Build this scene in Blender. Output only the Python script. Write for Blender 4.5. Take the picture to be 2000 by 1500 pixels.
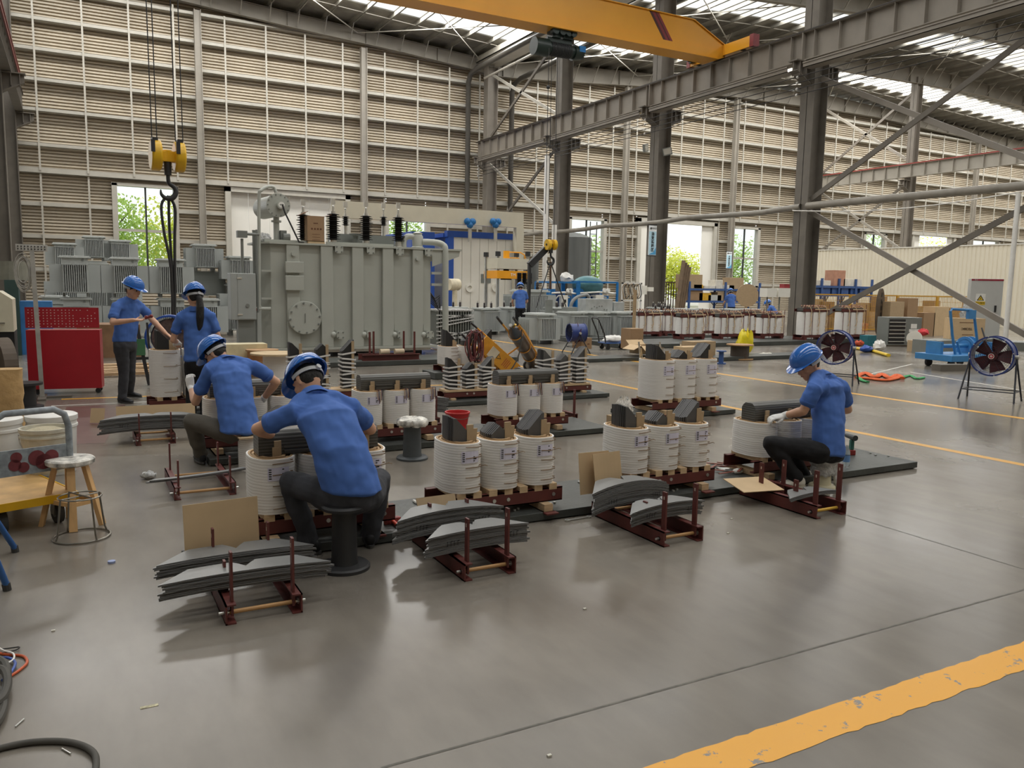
import bpy, math, random
import numpy as np
from mathutils import Vector, Matrix, Quaternion
random.seed(7)
S = bpy.context.scene
for o in list(bpy.data.objects): bpy.data.objects.remove(o)
COL = S.collection
# ---------------------------------------------------------------- camera
FPX, EYE = 1575.9, 1.65
_p, _r, _y = [math.radians(a) for a in (6.896, 1.013, 28.41)]
_f = np.array([math.sin(_y)*math.cos(_p), math.cos(_y)*math.cos(_p), -math.sin(_p)])
_rt = np.array([math.cos(_y), -math.sin(_y), 0.0]); _u = np.cross(_rt, _f)
CR = math.cos(_r)*_rt+math.sin(_r)*_u; CU = -math.sin(_r)*_rt+math.cos(_r)*_u
cd = bpy.data.cameras.new('camera'); cam = bpy.data.objects.new('camera', cd); COL.objects.link(cam)
cd.sensor_fit = 'HORIZONTAL'; cd.sensor_width = 36; cd.lens = 36*FPX/2000; cd.clip_end = 400; cd.clip_start = .05
cam.matrix_world = Matrix(((CR[0], CU[0], -_f[0], 0), (CR[1], CU[1], -_f[1], 0), (CR[2], CU[2], -_f[2], EYE), (0, 0, 0, 1)))
S.camera = cam
S.view_settings.view_transform = 'Standard'; S.view_settings.look = 'None'
S.view_settings.gamma = 1; S.view_settings.use_curve_mapping = False; S.view_settings.exposure = -0.06
# ---------------------------------------------------------------- daylight
w = bpy.data.worlds.new('overcast'); S.world = w; w.use_nodes = True
bg = w.node_tree.nodes['Background']; bg.inputs[0].default_value = (.97, .985, 1, 1); bg.inputs[1].default_value = 1.6
def skylight(x0, x1, y0, y1, z0, z1, power, col=(1, .985, .95)):
    """daylight of one roof light strip, lying in the roof slope"""
    L = bpy.data.lights.new('roof_light', 'AREA'); L.shape = 'RECTANGLE'; L.color = col
    ln = math.hypot(x1-x0, z1-z0); L.size = ln; L.size_y = y1-y0; L.energy = power*ln*(y1-y0)
    o = bpy.data.objects.new('roof_light', L); COL.objects.link(o)
    o.location = ((x0+x1)/2, (y0+y1)/2, (z0+z1)/2); o.rotation_euler = (0, -math.atan2(z1-z0, x1-x0), 0)
# roof heights (top of purlins) along X, valley over column row at 23.3, ridges at the rows beside it
RZ = [(-30, 15.4), (-3, 17.65), (23.3, 16.0), (34, 16.75), (54, 17.6), (92, 16.2)]
def roofz(x):
    for (a, b), (c, d) in zip(RZ, RZ[1:]):
        if x <= c: return b+(d-b)*(x-a)/(c-a)
    return RZ[-1][1]
FRAMES = [47.3, 38.2, 29.5, 21.0, 12.5, 4.0, -4.5, -13]
STRIPS = [(a+b)/2 for a, b in zip(FRAMES, FRAMES[1:])]
SKW = 1.25
PWR = 27.0
for yc in STRIPS:
    for xa, xb in ((-3, 23.0), (23.6, 34), (34, 54), (54, 90)):
        skylight(xa, xb, yc-SKW+.1, yc+SKW-.1, roofz(xa)-.03, roofz(xb)-.03, PWR*(2.0 if yc > 40 else .72 if yc > 16 else .7 if yc > 6 else .4))
# ---------------------------------------------------------------- pixel helpers (photo frame 2000x1500) for reading places off the photo
CC = np.array([0, 0, EYE])
def ray(x, y): return _f+CR*(x-1000)/FPX-CU*(y-750)/FPX
def G(x, y, z=0.0):
    d = ray(x, y); p = CC+d*(z-EYE)/d[2]; return Vector(p)
def AY(x, y, Y):
    d = ray(x, y); return Vector(CC+d*Y/d[1])
def AX(x, y, X):
    d = ray(x, y); return Vector(CC+d*X/d[0])
# ---------------------------------------------------------------- materials
def _nt(name):
    m = bpy.data.materials.new(name); m.use_nodes = True
    return m, m.node_tree, m.node_tree.nodes['Principled BSDF']
def srgb(c):
    if isinstance(c, str): c = tuple(int(c[i:i+2], 16)/255 for i in (0, 2, 4))
    return tuple((v/12.92 if v <= .04045 else ((v+.055)/1.055)**2.4) for v in c)
_mc = {}
def mat(name, col, rough=.5, metal=0, var=.12, scale=6, bump=0, bscale=None, trans=0, alpha=1, coat=0, spec=None, stretch=None):
    if name in _mc: return _mc[name]
    m, nt, b = _nt(name); c = srgb(col)
    n = nt.nodes.new('ShaderNodeTexNoise'); n.inputs['Scale'].default_value = scale; n.inputs['Detail'].default_value = 4
    tc = nt.nodes.new('ShaderNodeTexCoord'); src = tc.outputs['Object']
    if stretch:
        mp = nt.nodes.new('ShaderNodeMapping'); mp.inputs['Scale'].default_value = stretch
        nt.links.new(src, mp.inputs[0]); src = mp.outputs[0]
    nt.links.new(src, n.inputs['Vector'])
    r = nt.nodes.new('ShaderNodeMapRange'); nt.links.new(n.outputs[0], r.inputs[0])
    r.inputs[1].default_value = .3; r.inputs[2].default_value = .7; r.inputs[3].default_value = 1-var; r.inputs[4].default_value = 1+var
    mx = nt.nodes.new('ShaderNodeVectorMath'); mx.operation = 'SCALE'; mx.inputs[0].default_value = c
    nt.links.new(r.outputs[0], mx.inputs['Scale']); nt.links.new(mx.outputs[0], b.inputs['Base Color'])
    b.inputs['Roughness'].default_value = rough; b.inputs['Metallic'].default_value = metal
    if spec is not None: b.inputs['Specular IOR Level'].default_value = spec
    if trans: b.inputs['Transmission Weight'].default_value = trans
    if coat: b.inputs['Coat Weight'].default_value = coat
    if alpha < 1: b.inputs['Alpha'].default_value = alpha
    if bump:
        n2 = nt.nodes.new('ShaderNodeTexNoise'); n2.inputs['Scale'].default_value = bscale or scale*4; n2.inputs['Detail'].default_value = 5
        nt.links.new(src, n2.inputs['Vector'])
        bp = nt.nodes.new('ShaderNodeBump'); bp.inputs['Strength'].default_value = bump; bp.inputs['Distance'].default_value = .02
        nt.links.new(n2.outputs[0], bp.inputs['Height']); nt.links.new(bp.outputs[0], b.inputs['Normal'])
    _mc[name] = m; return m
def mat_wave(name, c1, c2, axis='Z', scale=30, rough=.7, dist=1.5, bump=.4, lo=.35, hi=.65, stretch=None):
    """thin bands across one axis: paper layers, sheet edges"""
    if name in _mc: return _mc[name]
    m, nt, b = _nt(name)
    tc = nt.nodes.new('ShaderNodeTexCoord'); wv = nt.nodes.new('ShaderNodeTexWave'); wv.bands_direction = axis
    wv.inputs['Scale'].default_value = scale; wv.inputs['Distortion'].default_value = dist; wv.inputs['Detail'].default_value = 2; wv.inputs['Detail Scale'].default_value = .6
    nt.links.new(tc.outputs['Object'], wv.inputs['Vector'])
    rp = nt.nodes.new('ShaderNodeValToRGB'); nt.links.new(wv.outputs['Fac'], rp.inputs[0])
    rp.color_ramp.elements[0].position = lo; rp.color_ramp.elements[1].position = hi
    rp.color_ramp.elements[0].color = (*srgb(c1), 1); rp.color_ramp.elements[1].color = (*srgb(c2), 1)
    nt.links.new(rp.outputs[0], b.inputs['Base Color']); b.inputs['Roughness'].default_value = rough
    bp = nt.nodes.new('ShaderNodeBump'); bp.inputs['Strength'].default_value = bump; bp.inputs['Distance'].default_value = .004
    nt.links.new(wv.outputs['Fac'], bp.inputs['Height']); nt.links.new(bp.outputs[0], b.inputs['Normal'])
    _mc[name] = m; return m
# ---------------------------------------------------------------- mesh builder
class MB:
    def __init__(s, off=(0, 0, 0)): s.v = []; s.f = []; s.m = []; s.off = Vector(off)
    def add(s, vs, fs, mi=0):
        n = len(s.v); s.v += [Vector(v)-s.off for v in vs]; s.f += [[i+n for i in f] for f in fs]; s.m += [mi]*len(fs); return s
    def box(s, x0, x1, y0, y1, z0, z1, mi=0):
        return s.add([(x, y, z) for x in (x0, x1) for y in (y0, y1) for z in (z0, z1)],
                     [(0, 1, 3, 2), (4, 6, 7, 5), (0, 4, 5, 1), (2, 3, 7, 6), (0, 2, 6, 4), (1, 5, 7, 3)], mi)
    def obox(s, c, a, b, d, mi=0):
        c, a, b, d = map(Vector, (c, a, b, d))
        return s.add([c+i*a+j*b+k*d for i in (-1, 1) for j in (-1, 1) for k in (-1, 1)],
                     [(0, 1, 3, 2), (4, 6, 7, 5), (0, 4, 5, 1), (2, 3, 7, 6), (0, 2, 6, 4), (1, 5, 7, 3)], mi)
    def frame(s, p, q, up=(0, 0, 1)):
        d = (Vector(q)-Vector(p)); L = d.length; d.normalize(); u = Vector(up)
        if abs(d.dot(u)) > .99: u = Vector((0, 1, 0))
        x = d.cross(u).normalized(); z = x.cross(d).normalized(); return d, x, z, L
    def bar(s, p, q, wd, h, up=(0, 0, 1), mi=0):
        d, x, z, L = s.frame(p, q, up); c = (Vector(p)+Vector(q))/2
        return s.obox(c, d*L/2, x*wd/2, z*h/2, mi)
    def ibeam(s, p, q, wd, h, t=.02, up=(0, 0, 1), mi=0):
        d, x, z, L = s.frame(p, q, up); c = (Vector(p)+Vector(q))/2
        s.obox(c, d*L/2, x*t/2, z*(h/2-t), mi)
        for k in (-1, 1): s.obox(c+z*k*(h/2-t/2), d*L/2, x*wd/2, z*t/2, mi)
        return s
    def channel(s, p, q, wd, h, t=.008, side=1, mi=0):
        d, x, z, L = s.frame(p, q); c = (Vector(p)+Vector(q))/2
        s.obox(c+x*(-side)*(wd/2-t/2), d*L/2, x*t/2, z*(h/2), mi)
        for k in (-1, 1): s.obox(c+z*k*(h/2-t/2), d*L/2, x*wd/2, z*t/2, mi)
        return s
    def cyl(s, p, q, r, r2=None, n=16, mi=0, cap=True):
        r2 = r if r2 is None else r2; d, x, z, L = s.frame(p, q); p, q = Vector(p), Vector(q); k = len(s.v); vs = []
        for c, rr in ((p, r), (q, r2)):
            vs += [c+(x*math.cos(2*math.pi*i/n)+z*math.sin(2*math.pi*i/n))*rr for i in range(n)]
        fs = [(i, (i+1) % n, n+(i+1) % n, n+i) for i in range(n)]
        if cap: fs += [tuple(range(n))[::-1], tuple(range(n, 2*n))]
        return s.add(vs, fs, mi)
    def ring(s, p, q, r, ri, n=28, mi=0):
        """hollow cylinder"""
        d, x, z, L = s.frame(p, q); p, q = Vector(p), Vector(q); vs = []
        for c, rr in ((p, r), (q, r), (q, ri), (p, ri)):
            vs += [c+(x*math.cos(2*math.pi*i/n)+z*math.sin(2*math.pi*i/n))*rr for i in range(n)]
        fs = [(a*n+i, a*n+(i+1) % n, ((a+1) % 4)*n+(i+1) % n, ((a+1) % 4)*n+i) for a in range(4) for i in range(n)]
        return s.add(vs, fs, mi)
    def tube(s, pts, r, n=8, mi=0, closed=False):
        pts = [Vector(p) for p in pts]; N = len(pts); vs = []; up = None
        rr = r if isinstance(r, (list, tuple)) else [r]*N
        for i, p in enumerate(pts):
            a = pts[(i-1) % N] if (closed or i) else p; b = pts[(i+1) % N] if (closed or i < N-1) else p
            d = (b-a).normalized()
            if up is None: up = Vector((0, 0, 1)) if abs(d.z) < .9 else Vector((1, 0, 0))
            x = d.cross(up)
            if x.length < 1e-4: x = d.orthogonal()
            x.normalize(); up = x.cross(d).normalized()
            vs += [p+(x*math.cos(2*math.pi*k/n)+up*math.sin(2*math.pi*k/n))*rr[i] for k in range(n)]
        fs = []
        for i in range(N if closed else N-1):
            j = (i+1) % N; fs += [(i*n+k, i*n+(k+1) % n, j*n+(k+1) % n, j*n+k) for k in range(n)]
        if not closed: fs += [tuple(range(n))[::-1], tuple(range((N-1)*n, N*n))]
        return s.add(vs, fs, mi)
    def lathe(s, prof, c=(0, 0, 0), n=24, mi=0, sx=1, sy=1, cap=True):
        c = Vector(c); vs = []
        for r, z in prof: vs += [c+Vector((r*sx*math.cos(2*math.pi*i/n), r*sy*math.sin(2*math.pi*i/n), z)) for i in range(n)]
        fs = [(a*n+i, a*n+(i+1) % n, (a+1)*n+(i+1) % n, (a+1)*n+i) for a in range(len(prof)-1) for i in range(n)]
        if cap: fs += [tuple(range(n))[::-1], tuple(range((len(prof)-1)*n, len(prof)*n))]
        return s.add(vs, fs, mi)
    def prism(s, poly, a, b, plane='xz', mi=0):
        """polygon in a plane, extruded from a to b along the third axis"""
        P = {'xz': lambda u, v, w: (u, w, v), 'xy': lambda u, v, w: (u, v, w), 'yz': lambda u, v, w: (w, u, v)}[plane]
        n = len(poly); vs = [P(u, v, a) for u, v in poly]+[P(u, v, b) for u, v in poly]
        fs = [tuple(range(n)), tuple(range(n, 2*n))[::-1]]+[(i, n+i, n+(i+1) % n, (i+1) % n) for i in range(n)]
        return s.add(vs, fs, mi)
    def ball(s, c, r, n=12, m=8, mi=0, sq=(1, 1, 1)):
        c = Vector(c); vs = [c+Vector((0, 0, -r*sq[2]))]
        for j in range(1, m):
            t = -math.pi/2+math.pi*j/m
            vs += [c+Vector((r*sq[0]*math.cos(t)*math.cos(2*math.pi*i/n), r*sq[1]*math.cos(t)*math.sin(2*math.pi*i/n), r*sq[2]*math.sin(t))) for i in range(n)]
        vs.append(c+Vector((0, 0, r*sq[2]))); T = len(vs)-1
        fs = [(0, 1+(i+1) % n, 1+i) for i in range(n)]+[(T, T-n+i, T-n+(i+1) % n) for i in range(n)]
        for j in range(m-2): fs += [(1+j*n+i, 1+j*n+(i+1) % n, 1+(j+1)*n+(i+1) % n, 1+(j+1)*n+i) for i in range(n)]
        return s.add(vs, fs, mi)
    def obj(s, name, mats, parent=None, smooth=False, bevel=0, fix=True):
        me = bpy.data.meshes.new(name); vs = s.v; loc = Vector((0, 0, 0))
        if parent is None and vs:
            lo = [min(v[i] for v in vs) for i in range(3)]; hi = [max(v[i] for v in vs) for i in range(3)]
            loc = Vector(((lo[0]+hi[0])/2, (lo[1]+hi[1])/2, lo[2])); vs = [v-loc for v in vs]
        me.from_pydata([tuple(v) for v in vs], [], s.f)
        if not isinstance(mats, (list, tuple)): mats = [mats]
        for m in mats: me.materials.append(m)
        if len(mats) > 1: me.polygons.foreach_set('material_index', s.m)
        if fix:
            import bmesh
            b = bmesh.new(); b.from_mesh(me); bmesh.ops.recalc_face_normals(b, faces=b.faces); b.to_mesh(me); b.free()
        if smooth:
            me.polygons.foreach_set('use_smooth', [True]*len(me.polygons))
            me.set_sharp_from_angle(angle=math.radians(smooth if smooth > 1 else 40))
        me.update()
        o = bpy.data.objects.new(name, me); COL.objects.link(o); o.location = loc+(s.off if parent is None else Vector())
        if parent: o.parent = parent
        if bevel:
            bv = o.modifiers.new('bevel', 'BEVEL'); bv.width = bevel; bv.segments = 2; bv.limit_method = 'ANGLE'
        return o
def tag(o, label=None, cat=None, group=None, kind=None):
    for k, v in (('label', label), ('category', cat), ('group', group), ('kind', kind)):
        if v: o[k] = v
    return o
def thing(name, loc, rz, label, cat, group=None):
    o = bpy.data.objects.new(name, None); COL.objects.link(o); o.location = loc; o.rotation_euler = (0, 0, rz)
    o.empty_display_size = .2
    return tag(o, label, cat, group)
def kids(o): return [c for c in bpy.data.objects if c.parent == o]
def dup(root, loc, rz=None, label=None, group=None):
    r = root.copy(); COL.objects.link(r); r.location = loc
    if rz is not None: r.rotation_euler = (0, 0, rz)
    if label: r['label'] = label
    if group: r['group'] = group
    for ch in kids(root):
        c = ch.copy(); COL.objects.link(c); c.parent = r
        for g in kids(ch):
            d = g.copy(); COL.objects.link(d); d.parent = c
    return r
def text(name, s, size, m, parent, loc, xdir, ydir, ext=.0005, bold=0):
    """lettering as mesh, x along xdir, up along ydir (parent's space)"""
    cu = bpy.data.curves.new(name, 'FONT'); cu.body = s; cu.size = size; cu.extrude = ext; cu.align_x = 'CENTER'; cu.align_y = 'CENTER'
    cu.offset = bold; cu.resolution_u = 3
    to = bpy.data.objects.new(name, cu); COL.objects.link(to)
    dg = bpy.context.evaluated_depsgraph_get(); me = bpy.data.meshes.new_from_object(to.evaluated_get(dg))
    bpy.data.objects.remove(to); me.name = name; me.materials.clear(); me.materials.append(m)
    o = bpy.data.objects.new(name, me); COL.objects.link(o); o.parent = parent
    x = Vector(xdir).normalized(); y = Vector(ydir).normalized(); z = x.cross(y)
    o.matrix_local = Matrix(((x[0], y[0], z[0], loc[0]), (x[1], y[1], z[1], loc[1]), (x[2], y[2], z[2], loc[2]), (0, 0, 0, 1)))
    return o
V = Vector
# ================================================================ the building
STEEL = mat('painted_steel_brown_grey', '857e74', .55, 0, .1, 1.5)
STEEL2 = mat('painted_steel_light_grey', 'a39d92', .5, 0, .08, 1.5)
GALV = mat('galvanised_light', 'b9b5aa', .4, .1, .06, 3)
CLAD = mat('cream_cladding_sheet', 'c4b9a6', .5, 0, .05, .6)
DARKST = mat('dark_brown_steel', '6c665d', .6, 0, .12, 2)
def floor_mat():
    m, nt, b = _nt('grey_epoxy_concrete'); N = nt.nodes; L = nt.links
    tc = N.new('ShaderNodeTexCoord')
    def noise(sc, det=5, st=None):
        n = N.new('ShaderNodeTexNoise'); n.inputs['Scale'].default_value = sc; n.inputs['Detail'].default_value = det
        if st:
            mp = N.new('ShaderNodeMapping'); mp.inputs['Scale'].default_value = st; L.new(tc.outputs['Object'], mp.inputs[0]); L.new(mp.outputs[0], n.inputs['Vector'])
        else: L.new(tc.outputs['Object'], n.inputs['Vector'])
        return n
    n1 = noise(.55, 6); n2 = noise(7, 8, (1, .35, 1)); n3 = noise(60, 3)
    r1 = N.new('ShaderNodeValToRGB'); L.new(n1.outputs[0], r1.inputs[0])
    r1.color_ramp.elements[0].position = .33; r1.color_ramp.elements[1].position = .68
    r1.color_ramp.elements[0].color = (*srgb('6f6961'), 1); r1.color_ramp.elements[1].color = (*srgb('878075'), 1)
    mx = N.new('ShaderNodeMix'); mx.data_type = 'RGBA'; mx.blend_type = 'MULTIPLY'; mx.inputs[0].default_value = 1
    r2 = N.new('ShaderNodeMapRange'); L.new(n2.outputs[0], r2.inputs[0]); r2.inputs[1].default_value = .3; r2.inputs[2].default_value = .7; r2.inputs[3].default_value = .9; r2.inputs[4].default_value = 1.07
    cb = N.new('ShaderNodeCombineColor')
    for i in range(3): L.new(r2.outputs[0], cb.inputs[i])
    L.new(r1.outputs[0], mx.inputs[6]); L.new(cb.outputs[0], mx.inputs[7]); L.new(mx.outputs[2], b.inputs['Base Color'])
    r3 = N.new('ShaderNodeMapRange'); L.new(n1.outputs[0], r3.inputs[0]); r3.inputs[1].default_value = .3; r3.inputs[2].default_value = .7; r3.inputs[3].default_value = .16; r3.inputs[4].default_value = .3
    L.new(r3.outputs[0], b.inputs['Roughness']); b.inputs['Specular IOR Level'].default_value = .32
    bp = N.new('ShaderNodeBump'); bp.inputs['Strength'].default_value = .08; bp.inputs['Distance'].default_value = .01
    n4 = noise(2.2, 2); ad = N.new('ShaderNodeMath'); ad.operation = 'ADD'; L.new(n4.outputs[0], ad.inputs[0])
    ms = N.new('ShaderNodeMath'); ms.operation = 'MULTIPLY'; ms.inputs[1].default_value = .04; L.new(n3.outputs[0], ms.inputs[0]); L.new(ms.outputs[0], ad.inputs[1])
    L.new(ad.outputs[0], bp.inputs['Height']); L.new(bp.outputs[0], b.inputs['Normal'])
    return m
floor = MB().box(-30, 95, -16, 48.2, -.25, 0).obj('floor', floor_mat()); floor['kind'] = 'structure'
def worn(name, col, thr=.62, sc=9):
    m, nt, b = _nt(name); N = nt.nodes; L = nt.links; tc = N.new('ShaderNodeTexCoord')
    n = N.new('ShaderNodeTexNoise'); n.inputs['Scale'].default_value = sc; n.inputs['Detail'].default_value = 9; n.inputs['Roughness'].default_value = .72; L.new(tc.outputs['Object'], n.inputs['Vector'])
    r = N.new('ShaderNodeValToRGB'); r.color_ramp.elements[0].position = thr; r.color_ramp.elements[1].position = thr+.012
    r.color_ramp.elements[0].color = (*srgb(col), 1); r.color_ramp.elements[1].color = (*srgb('84807a'), 1)
    L.new(n.outputs[0], r.inputs[0]); L.new(r.outputs[0], b.inputs['Base Color']); b.inputs['Roughness'].default_value = .35
    return m
FZ = 0  # floor children use world metres relative to the floor object
def fpart(name, mb, m):
    o = mb.obj(name, m, floor); o.location = -floor.location; return o
YEL = worn('worn_yellow_line_paint', 'e8a524', .605); YEL2 = worn('yellow_line_paint', 'd9a23e', .66)
# near wide stripe, slightly crooked outline
a0, a1, b0, b1 = G(1255, 1500), G(2000, 1254), G(1500, 1500), G(2000, 1306)
def stripe(y0, y1, x0, x1, seed=1, jag=.006, step=.05):
    rnd = random.Random(seed); up = []; lo = []; x = x0
    while x <= x1: up.append((x, y1+rnd.uniform(-jag, jag))); lo.append((x, y0+rnd.uniform(-jag, jag))); x += step
    n = len(up); vs = [(p[0], p[1], .0015) for p in up]+[(p[0], p[1], .0015) for p in lo]
    return MB().add(vs, [(i, i+1, n+i+1, n+i) for i in range(n-1)])
fpart('painted_line', stripe(1.905, 2.075, 1.2, 5.2, 3), YEL)
def rline(p, q, wd, z=.0015):
    p, q = V(p), V(q); d = (q-p).normalized(); s = V((-d.y, d.x, 0))*wd/2
    return MB().add([(v.x, v.y, z) for v in (p-s, q-s, q+s, p+s)], [(0, 1, 2, 3)])
WHT = mat('white_floor_tape', 'c9c6bd', .4, 0, .15, 8)
JNT = mat('floor_joint_filler', '6a675f', .8, 0, .3, 20)
fpart('painted_line', rline((11.2, 60, 0), (11.2, -3, 0), .15), YEL2)
fpart('painted_line', rline((8.12, 22, 0), (8.12, -3, 0), .12), YEL2)
fpart('painted_line', rline(G(640, 757), G(880, 752), .1), YEL2)
fpart('painted_line', rline(G(120, 780), G(345, 772), .1), YEL2)
fpart('painted_line', rline(G(100, 793), G(330, 783), .06), WHT)
fpart('painted_line', rline(G(1778, 727), G(2000, 763), .06), WHT)
fpart('painted_line', rline(G(1690, 733), G(1782, 711), .05), WHT)
fpart('floor_joint', rline(G(745, 1500), G(2000, 1152), .012, .001), JNT)
fpart('floor_joint', rline(G(1650, 1005), G(2000, 1112), .008, .001), JNT)
fpart('floor_patch', MB().add([tuple(G(130, 795)[:2])+(.0012,), tuple(G(245, 790)[:2])+(.0012,), tuple(G(205, 865)[:2])+(.0012,), tuple(G(95, 870)[:2])+(.0012,)], [(0, 1, 2, 3)]), mat('dull_red_floor_paint', '6d5650', .3, 0, .15, 4))
# ---- back wall: real corrugated sheets between openings
WY = 48.0
OPEN = [(2.1, 4.95, 2.1, 6.55), (7.7, 14.5, 0, 6.6), (17.0, 19.6, 2.0, 6.3), (30.2, 33.0, 2.0, 6.35), (36.0, 43.2, 0, 6.45), (45.1, 47.7, 2.0, 6.45), (60.2, 62.8, 2.6, 6.7), (66.5, 72.5, 2.6, 6.9), (75, 79.5, 2.6, 6.8)]
wall = bpy.data.objects.new('wall_back', None); COL.objects.link(wall); wall['kind'] = 'structure'; wall.location = (0, WY, 0)
def corrug(x0, x1, z0, z1, mb, pitch=.16, dep=.12):
    z = z0; prof = []
    while z < z1:
        for dz, d in ((0, 0), (.5*pitch, 0), (.54*pitch, dep), (.96*pitch, dep)):
            if z+dz < z1: prof.append((z+dz, d))
        z += pitch
    prof.append((z1, 0)); n = len(prof)
    mb.add([(x0, WY+d, zz) for zz, d in prof]+[(x1, WY+d, zz) for zz, d in prof], [(i, i+1, n+i+1, n+i) for i in range(n-1)])
mb = MB((0, WY, 0)); xs = -4.0
for x0, x1, z0, z1 in OPEN:
    corrug(xs, x0, 0, 6.98, mb)
    if z0 > 0: corrug(x0, x1, 0, z0, mb)
    if z1 < 6.9: corrug(x0, x1, z1, 6.98, mb)
    xs = x1
corrug(xs, 92, 0, 6.98, mb); corrug(-4, 92, 6.98, 17.2, mb)
mb.obj('cladding', CLAD, wall, fix=False)
GZ = [15.72, 14.29, 12.85, 11.40, 9.95, 8.25, 7.0]
for z in GZ:
    hh = .3 if z == 7.0 else .2
    MB((0, WY, 0)).box(-4, 92, WY-.42, WY-.02, z-hh/2+.02, z-hh/2+.035).box(-4, 92, WY-.42, WY-.405, z-hh/2+.02, z+hh/2).box(-4, 92, WY-.42, WY-.0, z+hh/2-.012, z+hh/2).obj('girt', GALV, wall)
for z in (5.35, 3.75, 2.1):
    mb = MB((0, WY, 0)); xs = -4
    for x0, x1, z0, z1 in OPEN+[(92, 92, 0, 0)]:
        if x0 > xs+.3: mb.box(xs, x0, WY-.26, WY-.245, z-.1, z+.1).box(xs, x0, WY-.26, WY-.02, z-.1, z-.085)
        xs = x1
    mb.obj('girt', GALV, wall)
WCOL = [-2.65, 6.3, 15.4, 24.2, 34.4, 44.5, 54.6, 64.8, 74.4, 83.5]
for a, b in zip(WCOL, WCOL[1:]):
    n = 4 if b-a < 9.5 else 5
    for k in range(n):
        x = a+(b-a)*(k+.5+(.15 if n == 4 else 0))/(n+(.2 if n == 4 else 0))
        MB((0, WY, 0)).box(x-.045, x+.045, WY-.46, WY-.40, 7.0, roofz(x)-1.15).obj('stud', GALV, wall)
        if not any(x0-.2 < x < x1+.2 for x0, x1, _, _ in OPEN):
            MB((0, WY, 0)).box(x-.045, x+.045, WY-.35, WY-.29, 0, 6.85).obj('stud', GALV, wall)
# ---- the other walls of the hall, behind and beside the camera
for nm_, (x0, x1, y0, y1) in dict(wall_front=(-30, 95, -16.3, -16), wall_left=(-30.3, -30, -16, 48), wall_right=(95, 95.3, -16, 48)).items():
    q = MB().box(x0, x1, y0, y1, 0, 17.4).obj(nm_, CLAD); q['kind'] = 'structure'
# ---- windows and doors
GLASS = mat('window_glass', 'eef4f2', .02, 0, 0, 1, trans=1)
nwin = 0
def window(x0, x1, z0, z1, midz, n=2):
    global nwin; nwin += 1
    w_ = MB((0, WY, 0)); t = .07
    for x in (x0-.06, x1+.06): w_.box(x-.13, x+.13, WY-.3, WY+.1, z0-.1, z1+.1)
    for z in (z0-.05, z1+.05): w_.box(x0-.2, x1+.2, WY-.3, WY+.1, z-.08, z+.08)
    w_.box(x0, x1, WY-.1, WY, midz-.07, midz+.07)
    o = w_.obj('window_%d' % nwin, GALV, fix=True); o['kind'] = 'structure'
    m = MB()
    for i in range(1, n):
        x = x0+(x1-x0)*i/n; m.box(x-.045, x+.045, WY-.12, WY, z0, z1)
    q = m.obj('mullion', mat('dark_window_frame', '3a3c3a', .4), o); q.location = -o.location
    q = MB().box(x0, x1, WY-.05, WY-.045, z0, z1).obj('pane', GLASS, o); q.location = -o.location
for i, m_ in ((0, 4.25), (2, 4.2), (3, 4.2), (5, 4.15), (6, 4.4), (8, 4.4)): window(*OPEN[i], m_)
SLAB = mat('white_insulated_door_panel', 'e4e1d8', .5, 0, .03, 1)
def bigdoor(i, n, leaf):
    x0, x1, z0, z1 = OPEN[i]; m = MB((0, 0, 0))
    for x in (x0, x1): m.box(x-.15, x+.15, WY-.35, WY+.05, z0, z1+.25)
    m.box(x0-.15, x1+.15, WY-.35, WY+.05, z1, z1+.3)
    o = m.obj('door_%d' % n, GALV); o['kind'] = 'structure'
    for k, (a, b, yy) in enumerate(leaf):
        q = MB()
        x = a
        while x < b-.05: q.box(x+.006, min(x+1.15, b)-.006, WY+yy-.05, WY+yy, z0, z1); x += 1.15
        q = q.obj('door_leaf', SLAB, o); q.location = -o.location
bigdoor(1, 1, [(7.7, 14.5, .1)])
bigdoor(4, 2, [(36.0, 38.1, -.1), (42.0, 43.2, -.1)])
bigdoor(7, 3, [(66.5, 67.6, -.1), (71.6, 72.5, -.1)])
# ---- roof
roof = bpy.data.objects.new('ceiling', None); COL.objects.link(roof); roof['kind'] = 'structure'; roof.location = (0, 0, 15)
OFF = (0, 0, 15)
INS = mat('silver_roof_insulation', '8e8a80', .35, .35, .35, 1.2, bump=1.0, bscale=3)
FRP = mat('clear_roof_light_sheet', 'f4f6f2', .3, 0, 0, 1, trans=1)
mb = MB(OFF); ys = [-16.]
for yc in sorted(STRIPS): ys += [yc-SKW, yc+SKW]
ys.append(48.3)
for k in range(0, len(ys), 2):
    ya, yb = ys[k], ys[k+1]
    for (xa, za), (xb, zb) in zip(RZ, RZ[1:]):
        mb.add([(xa, ya, za), (xb, ya, zb), (xb, yb, zb), (xa, yb, za), (xa, ya, za+.1), (xb, ya, zb+.1), (xb, yb, zb+.1), (xa, yb, za+.1)],
               [(0, 3, 2, 1), (4, 5, 6, 7), (0, 1, 5, 4), (2, 3, 7, 6)])
mb.obj('roof_sheet', INS, roof)
mb = MB(OFF)
for yc in STRIPS:
    for (xa, za), (xb, zb) in zip(RZ, RZ[1:]):
        mb.add([(xa, yc-SKW, za+.05), (xb, yc-SKW, zb+.05), (xb, yc+SKW, zb+.05), (xa, yc+SKW, za+.05)], [(0, 3, 2, 1)])
mb.obj('roof_light_sheet', FRP, roof, fix=False)
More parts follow.
